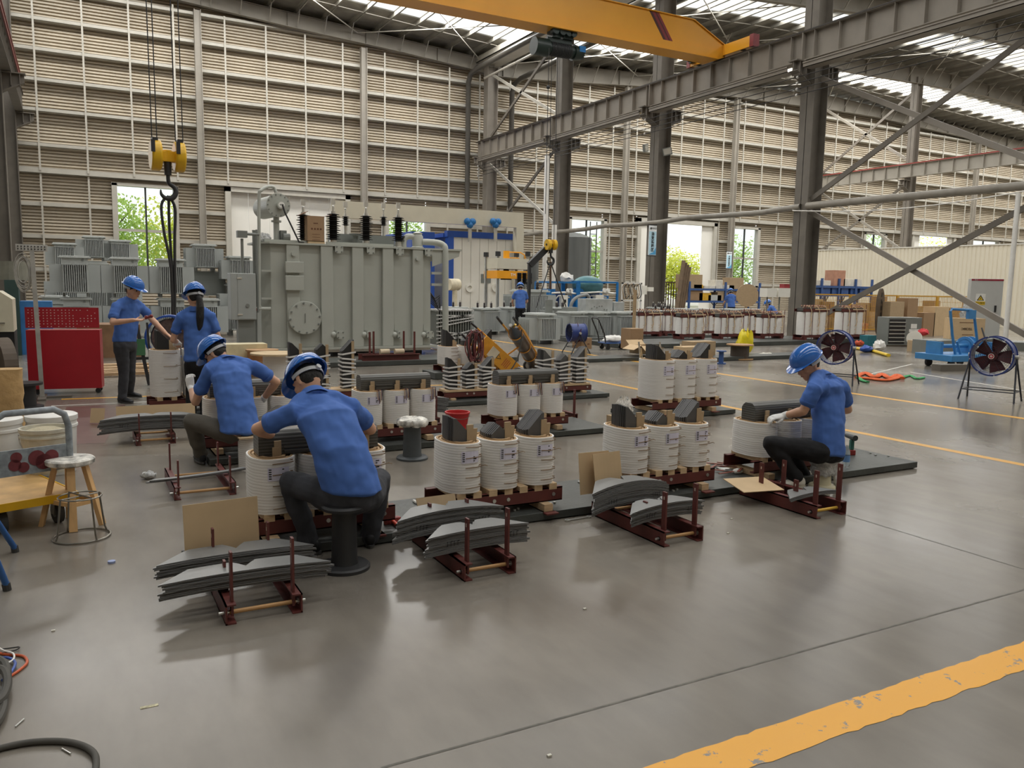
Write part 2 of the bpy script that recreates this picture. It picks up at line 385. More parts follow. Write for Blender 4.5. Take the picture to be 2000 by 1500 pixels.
# rafters: underside profile read off the photo
RB = [(-30, 14.6), (-14, 15.9), (-3, 16.35), (2, 16.39), (11.5, 15.7), (17.7, 15.35), (22.4, 15.0), (23.7, 14.8), (24.9, 14.85), (29.5, 15.17), (35.7, 15.68), (44.3, 16.0), (54.6, 16.25), (60, 16.3), (66, 16.05), (74, 15.8), (92, 15.0)]
RAFT = mat('rafter_grey_brown_steel', '857f74', .5, 0, .1, 1)
for y in FRAMES:
    m = MB(OFF)
    for (xa, za), (xb, zb) in zip(RB, RB[1:]):
        ta, tb = roofz(xa)-.26, roofz(xb)-.26
        m.add([(xa, y-.012, za), (xb, y-.012, zb), (xb, y-.012, tb), (xa, y-.012, ta), (xa, y+.012, za), (xb, y+.012, zb), (xb, y+.012, tb), (xa, y+.012, ta)],
              [(0, 1, 2, 3), (4, 7, 6, 5), (0, 4, 5, 1), (3, 2, 6, 7)])
        for p, q in ((za, zb), (ta-.02, tb-.02)):
            m.add([(xa, y-.16, p), (xb, y-.16, q), (xb, y+.16, q), (xa, y+.16, p), (xa, y-.16, p+.02), (xb, y-.16, q+.02), (xb, y+.16, q+.02), (xa, y+.16, p+.02)],
                  [(0, 1, 2, 3), (4, 7, 6, 5), (0, 4, 5, 1), (3, 2, 6, 7)])
    x = -2.5
    while x < 90: m.box(x-.01, x+.01, y-.15, y+.15, np.interp(x, [p[0] for p in RB], [p[1] for p in RB]), roofz(x)-.28); x += 4.5
    m.obj('rafter', RAFT, roof)
PUR = mat('purlin_grey', '9a968c', .45, .2, .08, 2)
xs = []; x = -2.2
while x < 90: xs.append(x); x += 1.52
for x in xs:
    z = roofz(x); m = MB(OFF)
    m.box(x-.012, x+.012, -16, 48, z-.25, z).box(x-.012, x+.07, -16, 48, z-.25, z-.235).box(x-.07, x+.012, -16, 48, z-.015, z)
    for y in FRAMES[:6]:
        zb = float(np.interp(x+.2, [p[0] for p in RB], [p[1] for p in RB]))
        for s_ in (-1, 1):
            if 47.5 < y+s_*.6 : continue
            m.bar((x, y+s_*.95, z-.2), (x+.05, y+s_*.12, zb+.06), .05, .05)
    m.obj('purlin', PUR, roof)
# sag rods and roof bracing
m = MB(OFF)
for y in [STRIPS[0]-1.9, STRIPS[1]-1.9, STRIPS[2]-1.9, STRIPS[0]+1.9, STRIPS[1]+1.9]:
    for (xa, za), (xb, zb) in zip(RZ[1:], RZ[2:]): m.bar((xa, y, za-.18), (xb, y, zb-.18), .035, .035)
m.obj('sag_rod', GALV, roof)
m = MB(OFF)
for xa, xb in ((6, 15), (15, 23), (24.5, 35), (35, 45), (45, 54)):
    for ya, yb in ((47.2, 38.3), (38.2, 29.6)):
        m.bar((xa, ya, roofz(xa)-.5), (xb, yb, roofz(xb)-.5), .045, .045).bar((xb, ya, roofz(xb)-.5), (xa, yb, roofz(xa)-.5), .045, .045)
m.obj('brace_rod', GALV, roof)
# ---- steel columns
def column(x, y, z1, label, w_=.42, d_=.62, m=STEEL, corbel=None, group=None, cz=9.6, ps=1):
    t = thing('steel_column', (x, y, 0), 0, label, 'column', group)
    MB().box(-d_/2, d_/2, -.012, .012, 0, z1).box(-d_/2, -d_/2+.025, -w_/2, w_/2, 0, z1).box(d_/2-.025, d_/2, -w_/2, w_/2, 0, z1).obj('shaft', m, t)
    MB().box(-d_/2-.08, d_/2+.08, -w_/2-.08, w_/2+.08, 0, .03).obj('base_plate', m, t)
    if corbel:
        for s_ in corbel:
            q = MB(); q.prism([(s_*d_/2, cz-.75), (s_*d_/2, cz-.02), (s_*(d_/2+.75), cz-.02), (s_*(d_/2+.75), cz-.35)], -.015, .015)
            q.box(*sorted((s_*d_/2, s_*(d_/2+.8))), -.2, .2, cz-.04, cz)
            p0, p1 = V((s_*d_/2, 0, cz-.75)), V((s_*(d_/2+.75), 0, cz-.35)); q.bar(p0, p1, .36, .02)
            for xx in (.3, .6): q.box(*sorted((s_*(d_/2+xx-.01), s_*(d_/2+xx+.01))), -.18, .18, cz-.5, cz-.03)
            q.obj('corbel', m, t)
    return t
X1 = 23.35      # centre of column row one; runway beams hang off both sides
nm = ['standing against the far end wall beside the press', 'behind the yellow crane hook', 'carrying the blue and white banner', 'thick and dark in front of the cream partition', 'at the right edge of the picture']
for y, n_ in zip((46.6, 37.9, 29.6, 21.05, 12.35), nm):
    column(X1, y, roofz(X1)-.9, 'grey brown steel column '+n_, corbel=(-1, 1), w_=.6, d_=.7, m=DARKST if y < 46 else STEEL)
for x, n_ in zip((6.3, 15.4, 34.4, 44.5, 64.8, 74.4), ('right of the tall window at left', 'right of the white sliding door', 'left of the open doorway with yellow trees', 'right of the open doorway with yellow trees', 'second from the right on the end wall', 'furthest right on the end wall')):
    column(x, WY-.62, roofz(x)-1.2, 'slim light grey wall column '+n_, w_=.36, d_=.34, m=STEEL2)
for y, n_ in ((46.6, 'far one of the two behind the cross braces, at the end wall'), (38.3, 'in front of the end wall under the red railed beam')):
    column(52.6, y, roofz(52.6)-.9, 'grey steel column '+n_, corbel=(-1,), w_=.5, d_=.6, m=STEEL)
for y, n_ in ((46.9, 'far left corner by the end wall'), (38.2, 'left edge in front of the corner'), ):
    column(-2.5, y, roofz(-2.5)-.9, 'dark steel column at the '+n_, corbel=(1,), w_=.5, d_=.7, m=DARKST, cz=9.6)
# ---- crane runway beams
def runway(x, y0, y1, zb, zt, label, red=False, m=STEEL, seg=()):
    t = thing('runway_beam', (x, y0, zb), 0, label, 'crane runway beam'); h = zt-zb; L = y1-y0
    MB().ibeam((0, 0, h/2), (0, L, h/2), .36, h, .025).obj('girder', m, t)
    q = MB(); y = .5
    while y < L: q.box(-.17, .17, y-.008, y+.008, .03, h-.03); y += 1.03
    q.obj('stiffeners', m, t)
    MB().box(-.05, .05, 0, L, h, h+.1).box(-.2, .2, 0, L, h-.005, h+.005).obj('crane_rail', mat('red_rail_paint', '8e3f38', .6) if red else mat('dark_rail', '3b3733', .5, .4), t)
    for a in seg:
        MB().box(-.19, .19, a-.02, a+.02, 0, h).obj('splice_plate', m, t)
    return t
runway(22.8, -16, 47.2, 9.62, 10.58, 'long grey steel crane runway beam crossing from upper right to the end wall', seg=(62.6-.2, 53.9, 45.6, 37.05, 28.4))
t = thing('lower_chord_beam', (22.35, 0, 9.3), 0, 'slim horizontal steel box beam just below the long crane runway beam', 'beam')
for a, b in ((-15.5, 12.0), (12.7, 20.7), (21.4, 29.2), (29.9, 37.5), (38.2, 46.2)):
    MB().box(-.02, .42, a, b, -.02, 0).box(-.02, 0, a, b, -.02, .16).box(-.05, .05, a, b, .12, .16).obj('beam_segment', STEEL, t)
runway(51.9, -4, 47, 9.75, 10.62, 'grey crane runway beam with a red rail in the next bay', red=True, m=STEEL2)
runway(-2.0, -16, 47.2, 9.62, 10.5, 'dark crane runway beam at the far left edge of the hall', m=DARKST)
MB().box(-1.88, -1.8, 30, 45.6, 10.75, 10.86).box(-1.88, -1.8, 30, 45.6, 11.1, 11.16).obj('crane_power_rail', mat('dull_red_rail', '7a4038', .6))
tag(bpy.data.objects['crane_power_rail'], 'thin dull red power rail along the upper left corner', 'rail')
# ---- cross bracing in the column rows
def brace(p, q, wd, label, m=DARKST, grp=None):
    mb = MB(); p, q = V(p), V(q); d, x, z, L = mb.frame(p, q, (1, 0, 0)); s_ = V((1, 0, 0))
    mb.bar(p, q, wd, .06, up=(1, 0, 0)).bar(p+s_*.06, q+s_*.06, .02, .12, up=(1, 0, 0))
    o = mb.obj('diagonal_brace', m); tag(o, label, 'brace', grp)
XB = 23.2
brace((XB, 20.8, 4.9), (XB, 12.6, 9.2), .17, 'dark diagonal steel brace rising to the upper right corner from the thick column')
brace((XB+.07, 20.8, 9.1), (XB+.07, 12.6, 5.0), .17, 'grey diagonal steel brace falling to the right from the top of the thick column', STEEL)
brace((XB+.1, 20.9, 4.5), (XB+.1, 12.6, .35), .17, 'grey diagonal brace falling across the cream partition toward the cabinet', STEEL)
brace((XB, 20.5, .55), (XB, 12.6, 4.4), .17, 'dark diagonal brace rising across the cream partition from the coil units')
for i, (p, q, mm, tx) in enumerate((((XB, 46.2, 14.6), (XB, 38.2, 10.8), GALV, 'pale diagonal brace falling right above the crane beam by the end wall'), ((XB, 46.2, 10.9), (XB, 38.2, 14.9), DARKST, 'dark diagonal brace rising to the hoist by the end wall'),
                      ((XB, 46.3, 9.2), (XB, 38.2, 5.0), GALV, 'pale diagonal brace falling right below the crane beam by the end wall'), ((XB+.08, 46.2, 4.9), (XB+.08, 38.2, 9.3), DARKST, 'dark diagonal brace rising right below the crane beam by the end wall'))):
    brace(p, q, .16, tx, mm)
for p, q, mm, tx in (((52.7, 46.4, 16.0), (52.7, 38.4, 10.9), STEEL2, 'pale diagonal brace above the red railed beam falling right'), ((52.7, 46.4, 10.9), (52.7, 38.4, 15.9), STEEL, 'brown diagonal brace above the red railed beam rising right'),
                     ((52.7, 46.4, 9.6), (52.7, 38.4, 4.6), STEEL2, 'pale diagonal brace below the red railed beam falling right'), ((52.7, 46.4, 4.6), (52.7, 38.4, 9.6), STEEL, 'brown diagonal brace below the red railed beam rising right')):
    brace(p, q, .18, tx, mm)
# ---- long pipe along the row, rainwater pipes, conductor wires
PIPE = mat('grey_pipe_paint', '8b857a', .45, 0, .15, 3)
m = MB(); m.tube([(22.95, y, 4.62+.05*math.sin(y)) for y in range(47, 20, -2)]+[(22.95, 21.3, 4.6)], .105, 12); m.tube([(22.95, 20.7, 4.66), (22.95, 12.5, 4.62), (22.95, 3, 4.62)], .125, 12)
tag(m.obj('service_pipe', PIPE, smooth=True), 'long grey pipe running along the column row above the work area', 'pipe')
t = thing('white_cable', (0, 0, 0), 0, 'thin white cable sagging beside the long grey pipe', 'cable')
m = MB()
for a, b in ((21.2, 12.4), (12.4, 3)): m.tube([(22.78, a+(b-a)*k/8, 4.52-.25*math.sin(math.pi*k/8)) for k in range(9)], .02, 5)
m.obj('strand', mat('white_cable_sheath', 'e6e3dc', .5), t)
RWP = mat('dark_rain_pipe', '4d4a45', .35, 0, .1, 3)
m = MB(); m.tube([(22.1, 30, 14.98), (22.1, 46.0, 14.75), (22.1, 46.9, 14.65), (22.1, 47.25, 14.2), (22.1, 47.25, 6.2)], .16, 12)
tag(m.obj('rainwater_pipe', RWP, smooth=True), 'dark rainwater pipe dropping down the end wall left of the corner column', 'pipe')
m = MB(); m.tube([(25.2, 30, 15.0), (25.2, 46.2, 14.6), (25.2, 47.0, 14.4), (25.2, 47.25, 14.0), (25.2, 47.25, 6.3)], .16, 12)
tag(m.obj('rainwater_pipe', RWP, smooth=True), 'dark rainwater pipe dropping down the end wall behind the braces', 'pipe')
m = MB(); m.tube([(22.6, 20, 14.4), (22.6, 46, 14.25)], .07, 8); m.box(22.5, 24.2, -16, 47, 15.35, 15.4).box(22.5, 22.55, -16, 47, 15.35, 15.7).box(24.15, 24.2, -16, 47, 15.35, 15.7)
q = m.obj('valley_gutter', GALV, roof); q.location = (0, 0, -15)
t = thing('conductor_wires', (22.35, 0, 8.4), 0, 'four thin black conductor wires strung below the crane runway beam', 'wires')
for k in range(4):
    MB().tube([(0, 46.3, .62-.2*k), (0, 34, .6-.2*k), (0, 20.9, .62-.2*k), (0, 0, .62-.2*k)], .016, 5).obj('wire', mat('black_wire', '24211e', .6), t)
for y in (46.3, 37.9, 29.5, 20.95):
    for k in range(4): MB().ball((.02, y, .62-.2*k), .05, 8, 6).obj('insulator', mat('porcelain_white', 'd8d6d0', .2), t)
# ================================================================ coil and core assemblies on the steel plates
PAPER = mat_wave('white_coil_paper', 'cdc8bf', 'f0ede8', 'Z', 17, .75, 2.6, .12, .0, .16)
PAPERT = mat('tan_coil_board', 'bf9f77', .8, 0, .15, 30)
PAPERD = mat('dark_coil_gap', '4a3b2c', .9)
BOARD = mat('kraft_board', 'b39b7a', .8, 0, .06, 12)
BOARDL = mat('kraft_board_light', 'cbb08a', .8, 0, .05, 6)
WOOD = mat('pale_wood_block', 'cdb08a', .7, 0, .15, 10, stretch=(1, 6, 6))
REDST = mat('dark_red_primer_steel', '62302b', .5, 0, .12, 8)
LAMT = mat('silicon_steel_sheet_face', '858583', .4, .2, .06, 5)
LAME = mat_wave('silicon_steel_sheet_edges', '454544', '7a7977', 'Z', 42, .5, .6, .5, .2, .8)
LAMY = mat_wave('silicon_steel_edges_vertical', '2b2b2b', '565554', 'Y', 18, .45, .4, .5, .3, .7)
ZINC = mat('zinc_plated_bolt', 'cfcfca', .3, .8, .05, 20)
PRINT = mat('black_print', '2c2a2a', .8); LABEL = mat('lavender_paper_label', 'dedaea', .7, 0, .02)
TAPE = mat('white_cotton_tape', 'e2dfda', .8, 0, .04, 20)
PLATE = mat('dark_steel_floor_plate', '4c4f4c', .42, .25, .2, 3, bump=.15, bscale=30)
def se(t, a, b, p=2.5):
    c, s_ = math.cos(t), math.sin(t)
    return (a*math.copysign(abs(c)**(2/p), c), b*math.copysign(abs(s_)**(2/p), s_))
def ovals(mb, rings, n=40, cap=False, mi=0, close=False):
    """loft of oval rings (a, b, z)"""
    vs = []
    for a, b, z in rings: vs += [(*se(2*math.pi*i/n, a, b), z) for i in range(n)]
    R = len(rings); fs = [(r*n+i, r*n+(i+1) % n, ((r+1) % R)*n+(i+1) % n, ((r+1) % R)*n+i) for r in range(R if close else R-1) for i in range(n)]
    if cap: fs += [tuple(range(n))[::-1], tuple(range((R-1)*n, R*n))]
    mb.add(vs, fs, mi); return mb
def coil(parent, x, z0, h, a, b, lab=True, leads=5, seed=0, y=0, tail=False):
    rnd = random.Random(seed); rings = []; N = int(h/.012)
    for k in range(N+1):
        e = rnd.uniform(-.0007, .0007)+.003*math.sin(math.pi*k/N); rings.append((a+e, b+e, z0+h*k/N))
    rings.append((a-.012, b-.012, z0+h+.001)); m = ovals(MB(), [(a-.02, b-.02, z0)]+rings, cap=False)
    o = m.obj('coil', [PAPER], parent, smooth=60); o.location = (x, y, 0)
    m = MB(); w_ = [.0, .026, .034, .05, .058]
    for i, (p, q) in enumerate(((.010, .024), (.032, .046), (.052, .07))):
        zt = z0+h+(.003, -.004, .006)[i]
        ovals(m, [(a-p, b-p, zt-.03), (a-p, b-p, zt), (a-q, b-q, zt), (a-q, b-q, zt-.03)], close=True)
    q = m.obj('winding_ring', PAPERT, o, smooth=50)
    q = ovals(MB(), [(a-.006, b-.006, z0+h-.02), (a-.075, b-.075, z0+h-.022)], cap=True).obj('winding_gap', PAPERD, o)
    if lab:
        m = MB(); p2 = MB(); t0, t1 = -math.pi*.50-.32, -math.pi*.50+.42; nn = 6; zt, zb = z0+h*.86, z0+h*.62
        pts = [se(t0+(t1-t0)*i/nn, a+.0075, b+.0075) for i in range(nn+1)]
        m.add([(*p, z) for p in pts for z in (zb, zt)], [(2*i, 2*i+2, 2*i+3, 2*i+1) for i in range(nn)])
        q = m.obj('label', LABEL, o, fix=False)
        for r in range(5):
            z = zt-.012-(zt-zb-.02)*r/4.5
            for (u0, u1) in ((.06, .2), (.6, .6+rnd.choice((0, .1, .22)))):
                if u1-u0 < .02: continue
                e = [se(t0+(t1-t0)*(u0+(u1-u0)*i/3), a+.0085, b+.0085) for i in range(4)]
                p2.add([(*p, zz) for p in e for zz in (z-.0035, z+.0035)], [(2*i, 2*i+2, 2*i+3, 2*i+1) for i in range(3)])
        p2.obj('label_print', PRINT, o, fix=False)
    m = MB()
    for k in range(leads):
        z = z0+h*(.93-.82*k/max(1, leads-1)); t = -math.pi*.32; e = se(t, a+.008, b+.008); e2 = se(t-.7, a+.012, b+.012)
        m.tube([(*e2, z+rnd.uniform(-.004, .01)), (*se(t-.3, a+.012, b+.012), z+.002), (*e, z), (e[0]+.012, e[1]-.006, z+.004)], .0032, 5)
        if k in (1, 2) and rnd.random() < .6: m.tube([(*e, z), (e[0]+.03, e[1]-.02, z+.012), (e[0]+.055, e[1]-.01, z+.002)], .0025, 4)
        m.box(e[0]-.006, e[0]+.008, e[1]-.008, e[1]+.002, z+.012, z+.018)
    if leads: m.obj('lead_wires', mat('tan_lead_wrap', '8d7458', .7), o)
    if tail:
        m = MB()
        for k in range(6):
            t = -math.pi*.5+.15+.09*k; e = se(t, a-.03, b-.03); f = se(t, a+.012, b+.012)
            m.tube([(*e, z0+h+.015), (f[0], f[1]-.004, z0+h+.02), (f[0]+.004, f[1]-.01, z0+h-.03), (f[0]+.015*rnd.random(), f[1]-.012, z0+h-.07-.05*rnd.random())], .0035, 5, mi=k % 3)
        m.obj('tail_wires', [mat('tan_wire', 'a9855c', .7), mat('maroon_wire', '5a2a35', .6), mat('dark_wire', '3a3340', .6)], o)
    return o
def limb(parent, x, z0, z1, kind, w_=.125, d_=.17, y=0):
    """core leg of upright sheets: stepped pile, mitred top. kind l, m, r"""
    m = MB(); steps = [(.55, .0), (.8, .15), (1, .32), (1, .68), (.8, .85), (.55, 1.)]
    n = 9
    for k in range(n):
        u = (k+.5)/n; ww = w_*(.62+.38*math.sin(math.pi*(.15+.7*u))); y0 = y-d_/2+d_*k/n; y1 = y0+d_/n*.93
        zt = z1-.012*abs(k-4)/4; e = ww*.9
        if kind == 'l': poly = [(-ww/2, z0), (ww/2, z0), (ww/2, zt-e), (-ww/2+.02, zt), (-ww/2, zt)]
        elif kind == 'r': poly = [(-ww/2, z0), (ww/2, z0), (ww/2, zt), (ww/2-.02, zt), (-ww/2, zt-e)]
        else: poly = [(-ww/2, z0), (ww/2, z0), (ww/2, zt-ww*.5), (.0, zt-.004), (-ww/2, zt-ww*.5)]
        m.prism([(p+x, q) for p, q in poly], y0, y1)
    return m.obj('core_leg', LAMY, parent)
def strip(parent, x, y, z0, z1, w_=.045, t=.012, lean=0, m_=None):
    q = MB(); q.obox((x, y, (z0+z1)/2), (w_/2, 0, 0), (0, t/2, 0), (lean, 0, (z1-z0)/2)); return q.obj('board_strip', m_ or BOARD, parent)
def bedframe(t, L, yb=.2, zt=.22, zb=.12, back=True, front=True, feet=True):
    for s_ in ((-1,) if not back else (-1, 1)):
        q = MB(); q.channel((-L/2, s_*yb*.8, (zt+zb)/2), (L/2, s_*yb*.8, (zt+zb)/2), .05, zt-zb, .008, side=s_)
        q.obj('frame_beam', REDST, t)
        for xx in (-L*.1, L*.02, L*.42): MB().cyl((xx, s_*yb*.8-.03, zb+.05), (xx, s_*yb*.8+.03, zb+.05), .014, n=8).obj('bolt', ZINC, t)
    if feet:
        for xx in (-L*.36, L*.33):
            MB().box(xx-.035, xx+.035, -yb-.06, yb+.06, zb-.05, zb-.0).obj('foot_block', WOOD, t)
            MB().box(xx-.05, xx+.05, -yb-.12, yb+.12, zb-.06, zb-.05).obj('foot_plate', REDST, t)
def core_unit(X, Y, label, s=.295, a=.138, b=.2, h=.34, z0=.245, legs='lmr', coils=3, top=.175, yoke=False, strips=True, lab=True, leads=5, rz=0, seed=1, L=None, group=None, low=None, zb=None, tail=False, cap=None):
    t = thing('transformer_core_unit', (X, Y, 0), rz, label, 'transformer core unit', group)
    L = L or s*2+2*a+.06
    bedframe(t, L, b, z0-.03, z0-.13 if zb is None else zb)
    if zb is None:
        xs = [-L/2+.12+(L-.2)*k/6 for k in range(7)]
        for xx in xs: MB().box(xx-.032, xx+.032, -b*.93, b*.93, z0-.045, z0).obj('wood_block', WOOD, t)
    for k, xx in enumerate([-s, 0, s][:coils]):
        coil(t, xx, z0, h, a, b, lab, leads, seed*10+k, tail=tail)
        if legs and not yoke:
            tt = top*(1 if legs[k] != 'm' else .62)
            limb(t, xx-.01, z0+h-.1, z0+h+tt, legs[k], w_=a*1.1, d_=b*.95)
            if strips:
                strip(t, xx+a*.38, -b*.46, z0+h-.03, z0+h+.115, .048, .016)
                strip(t, xx+a*.62, -b*.42, z0+h-.03, z0+h+.085, .042, .014, .006)
    if yoke:
        z = z0+h+.005; Lh = s+a*.62; m = MB(); prof = []
        steps = [(1, 0), (1, .62), (.9, .76), (.72, .9), (.45, 1)]; H = .15; D = b*.8
        poly = [(-D/2, z), (D/2, z), (D/2, z+H*.7), (D*.42, z+H*.85), (D*.25, z+H), (-D*.25, z+H), (-D*.42, z+H*.87), (-D/2, z+H*.68)]
        m.prism(poly, -Lh, Lh, 'yz'); m.box(-Lh*.6, -Lh*.12, -D/2-.02, -D/2, z+.015, z+.03).box(-Lh*.6, -Lh*.12, -D/2-.012, -D/2, z+.04, z+.055).box(Lh*.15, Lh*.65, -D/2-.02, -D/2, z+.015, z+.03).box(Lh*.15, Lh*.65, -D/2-.012, -D/2, z+.04, z+.055)
        m.obj('yoke', LAMZ, t)
        for xx in (-s*.92, 0, s*.98):
            strip(t, xx, -D/2-.03, z-.01, z+H*.62, .042, .012); strip(t, xx-.015, -D/2-.042, z-.015, z+.055, .04, .012)
    return t
LAMZ = mat_wave('yoke_sheet_edges', '45443f', '5c5a55', 'Z', 16, .4, .3, .3, .2, .8)
PZ = .065
def steel_plate(x0, x1, y0, y1, label, z=PZ):
    m = MB().box(x0, x1, y0, y1, .008, z); m.box(x0+.02, x1-.02, y0+.02, y1-.02, 0, .008)
    return tag(m.obj('steel_plate', PLATE, bevel=.006), label, 'steel plate')
steel_plate(.78, 6.98, 4.78, 5.52, 'long dark steel plate under the nearest row of coil units')
steel_plate(1.0, 5.35, 7.5, 8.3, 'long dark steel plate under the second row with the laminated yokes')
steel_plate(2.3, 3.6, 10.65, 11.25, 'dark steel plate under the tall taped core legs')
steel_plate(.8, 2.0, 10.3, 10.9, 'dark steel plate under the tall coils of the standing workers')
steel_plate(5.5, 7.1, 13.0, 13.6, 'dark steel plate under the small coil unit near the hose bundle', .12)
steel_plate(6.2, 7.75, 8.0, 8.7, 'short dark steel plate under the three tall white coils')
steel_plate(3.2, 8.6, 15.6, 16.6, 'dark steel plate under the big grey transformer tank front', .1)
steel_plate(4.3, 7.1, 10.0, 10.7, 'dark steel plate under the taped core legs by the yellow trolleys')
core_unit(2.60, 5.05, 'three white coil unit at left of the front row, red bucket behind it', seed=1)
core_unit(4.05, 5.05, 'three white coil unit in the front row beside the two upright tan boards', seed=2, s=.30)
u = core_unit(5.45, 5.08, 'coil unit with low dark yoke that the man at right is working on', seed=3, yoke=True, lab=False, leads=0, h=.29, s=.295)
u = core_unit(1.33, 5.08, 'coil unit with dark sheet yoke in front of the nearest seated worker', seed=4, yoke=True, lab=True)
core_unit(4.42, 7.85, 'three coil unit with laminated yoke behind the red bucket', seed=5, yoke=True, h=.33, tail=True, leads=0)
core_unit(2.86, 7.85, 'three coil unit with laminated yoke right behind the nearest worker', seed=6, yoke=True, h=.335, s=.29, tail=True, leads=0, lab=True)
core_unit(6.98, 8.3, 'tallest three white coils with dark mitred legs near the yellow floor line', seed=7, a=.185, b=.25, h=.5, s=.36, top=.2)
core_unit(1.45, 7.95, 'coil unit between the legs of the worker in grey trousers', seed=8, yoke=True, h=.32, s=.3, leads=0, lab=False)
core_unit(1.3, 10.6, 'tall white coils in front of the two standing workers', seed=9, a=.175, b=.22, h=.56, s=.37, lab=False, coils=2, top=.24, legs='ll', leads=4, z0=.26)
core_unit(6.25, 13.3, 'small coil unit with dark legs left of the red hose bundle', seed=10, h=.32, a=.17, b=.22, s=.38, lab=False, top=.3, legs='lmr')
# ---------------------------------------------------------------- taped core legs standing bare on frames
def taped_legs(X, Y, label, hs, z0=.2, s=.2, w_=.14, d_=.15, kinds='lmr', rz=0, beam=True, seed=0):
    t = thing('bare_core', (X, Y, 0), rz, label, 'transformer core'); rnd = random.Random(seed)
    if beam: bedframe(t, 2*s+.35, .12, z0-.03, z0-.11)
    MB().box(-s-.15, s+.15, -.12, .12, z0-.03, z0).obj('wood_block', WOOD, t)
    for k, h in enumerate(hs):
        x = (k-1)*s; limb(t, x, z0, z0+h, kinds[k], w_, d_)
        strip(t, x+w_*.3, -d_/2-.012, z0, z0+h*.97, .038, .016)
        m = MB(); n = int(h/.075)
        for j in range(n):
            z = z0+.02+(h*.74)*j/n; dz = rnd.choice((-.022, 0, .022, .03)); hw, hd = w_/2+.006, d_/2+.024
            m.add([(x+p*hw, q*hd, zz) for (p, q), zc in (((-1, -1), z), ((1, -1), z+dz), ((1, 1), z), ((-1, 1), z-dz*.4)) for zz in (zc, zc+.024)],
                  [(0, 2, 3, 1), (2, 4, 5, 3), (4, 6, 7, 5), (6, 0, 1, 7)])
        m.obj('tape_bands', TAPE, t, fix=False)
    return t
taped_legs(2.94, 10.95, 'three tall bare core legs wrapped in white tape before the grey tank', (.66, .64, .68), s=.36, w_=.18, d_=.17, seed=1)
taped_legs(4.89, 10.32, 'three short taped core legs in front of the yellow gas trolleys', (.45, .38, .45), s=.265, w_=.19, d_=.17, z0=.2, seed=2)
taped_legs(6.47, 10.38, 'three taped core legs on a red frame near the blue drum fan', (.53, .46, .56), s=.295, w_=.21, d_=.19, seed=3)
# ---------------------------------------------------------------- racks with piles of cut core sheets
def pile(name, L, w_, H, c, label, sag=.05, rz=0, seed=0, notch=True, marks=True, n=9, fan=.03):
    rnd = random.Random(seed); m = MB(); K = 28
    def y1(x):
        v = min(1, (L/2-abs(x))/w_)*w_
        if notch and abs(x) < .055: v = min(v, w_*(.45+10*abs(x)))
        return max(v, .004)
    for k in range(n):
        z = H*k/n; hz = H/n*.9; ox = rnd.uniform(-fan, fan)*.5+fan*.4*(k/n-.5); oy = rnd.uniform(-.006, .006); vs = []; LL = L*(1-.05*rnd.random())
        for i in range(K+1):
            x = -LL/2+LL*i/K; zz = z-sag*.55*abs(2*x/L)**2.2+sag*.12
            for (yy, dz) in ((0, 0), (y1(x*L/LL), 0), (y1(x*L/LL), hz), (0, hz)): vs.append((x+ox, yy+oy, zz+dz))
        fs = []; mi = []
        for i in range(K):
            a = i*4
            fs += [(a, a+4, a+5, a+1), (a+1, a+5, a+6, a+2), (a+2, a+6, a+7, a+3), (a+3, a+7, a+4, a)]; mi += [1, 1, 0, 1]
        fs += [(0, 1, 2, 3), (K*4, K*4+3, K*4+2, K*4+1)]; mi += [1, 1]
        s0 = len(m.v); m.add(vs, fs); m.m[-len(mi):] = mi
    o = m.obj(name, [LAMT, LAME]); o.location = c; o.rotation_euler = (0, 0, rz)
    # obj() recentred the mesh on its box: nudge so that c is the front centre at the bottom
    tag(o, label, 'stack of steel sheets')
    if marks:
        q = MB(); lo = min(v[1] for v in (tuple(x.co) for x in o.data.vertices))
        for (x0, st) in ((-L*.3, '5'), (L*.27, '7')):
            for g in range(4):
                xx = x0+g*.022; q.box(xx, xx+.003, lo-.0015, lo-.0005, H*.45, H*.45+.03)
                if g % 2: q.box(xx, xx+.014, lo-.0015, lo-.0005, H*.45+.027, H*.45+.03)
        q.obj('chalk_marks', mat('black_marker', '1c1c1c', .8), o)
    return o
def rack(x0, x1, y0, y1, label, bars=True, rod='tan', seed=0, h=.1, ups=((0, .06, .25), (1, .06, .28), (0, .3, .14), (0, .75, .2), (1, .75, .2))):
    t = thing('red_steel_rack', ((x0+x1)/2, y0, 0), 0, label, 'rack', None); hw = (x1-x0)/2; D = y1-y0
    for s_ in (-1, 1):
        q = MB(); q.channel((s_*hw, 0, h/2), (s_*hw, D, h/2), .05, h, .008, side=-1 if s_ > 0 else 1); q.obj('side_channel', REDST, t)
    for (sd, fy, hh) in ups:
        x = (-1, 1)[sd]*(hw-.012); q = MB(); q.box(x-.006, x+.006, D*fy-.02, D*fy+.02, .0+h*.3, h+hh); q.box(x-.008, x+.008, D*fy-.005, D*fy+.005, h+hh-.05, h+hh-.03, 1)
        q.obj('upright_bar', [REDST, mat('bar_slot', 'b9a79a', .6)], t)
    R = mat('tan_tie_rod', 'b58a58', .6) if rod == 'tan' else mat('yellow_tie_rod', 'd0a53a', .5)
    for yy in (.05, D-.08):
        MB().cyl((-hw, yy, h*.45), (hw, yy, h*.45), .011, n=10).obj('tie_rod', R, t)
    for s_ in (-1, 1):
        q = MB(); q.cyl((s_*(hw+.0), .05, h*.45), (s_*(hw+.05), .05, h*.45), .008, n=8); q.cyl((s_*(hw+.01), .05, h*.45), (s_*(hw+.025), .05, h*.45), .016, n=6); q.obj('rod_nut', ZINC, t)
    return t
def setpile(x, y, z, **k): return pile('core_sheet_stack', c=(x, y, z), **k)
rack(.60, .92, 3.92, 4.78, 'dark red steel rack under the sheet stacks at front left')
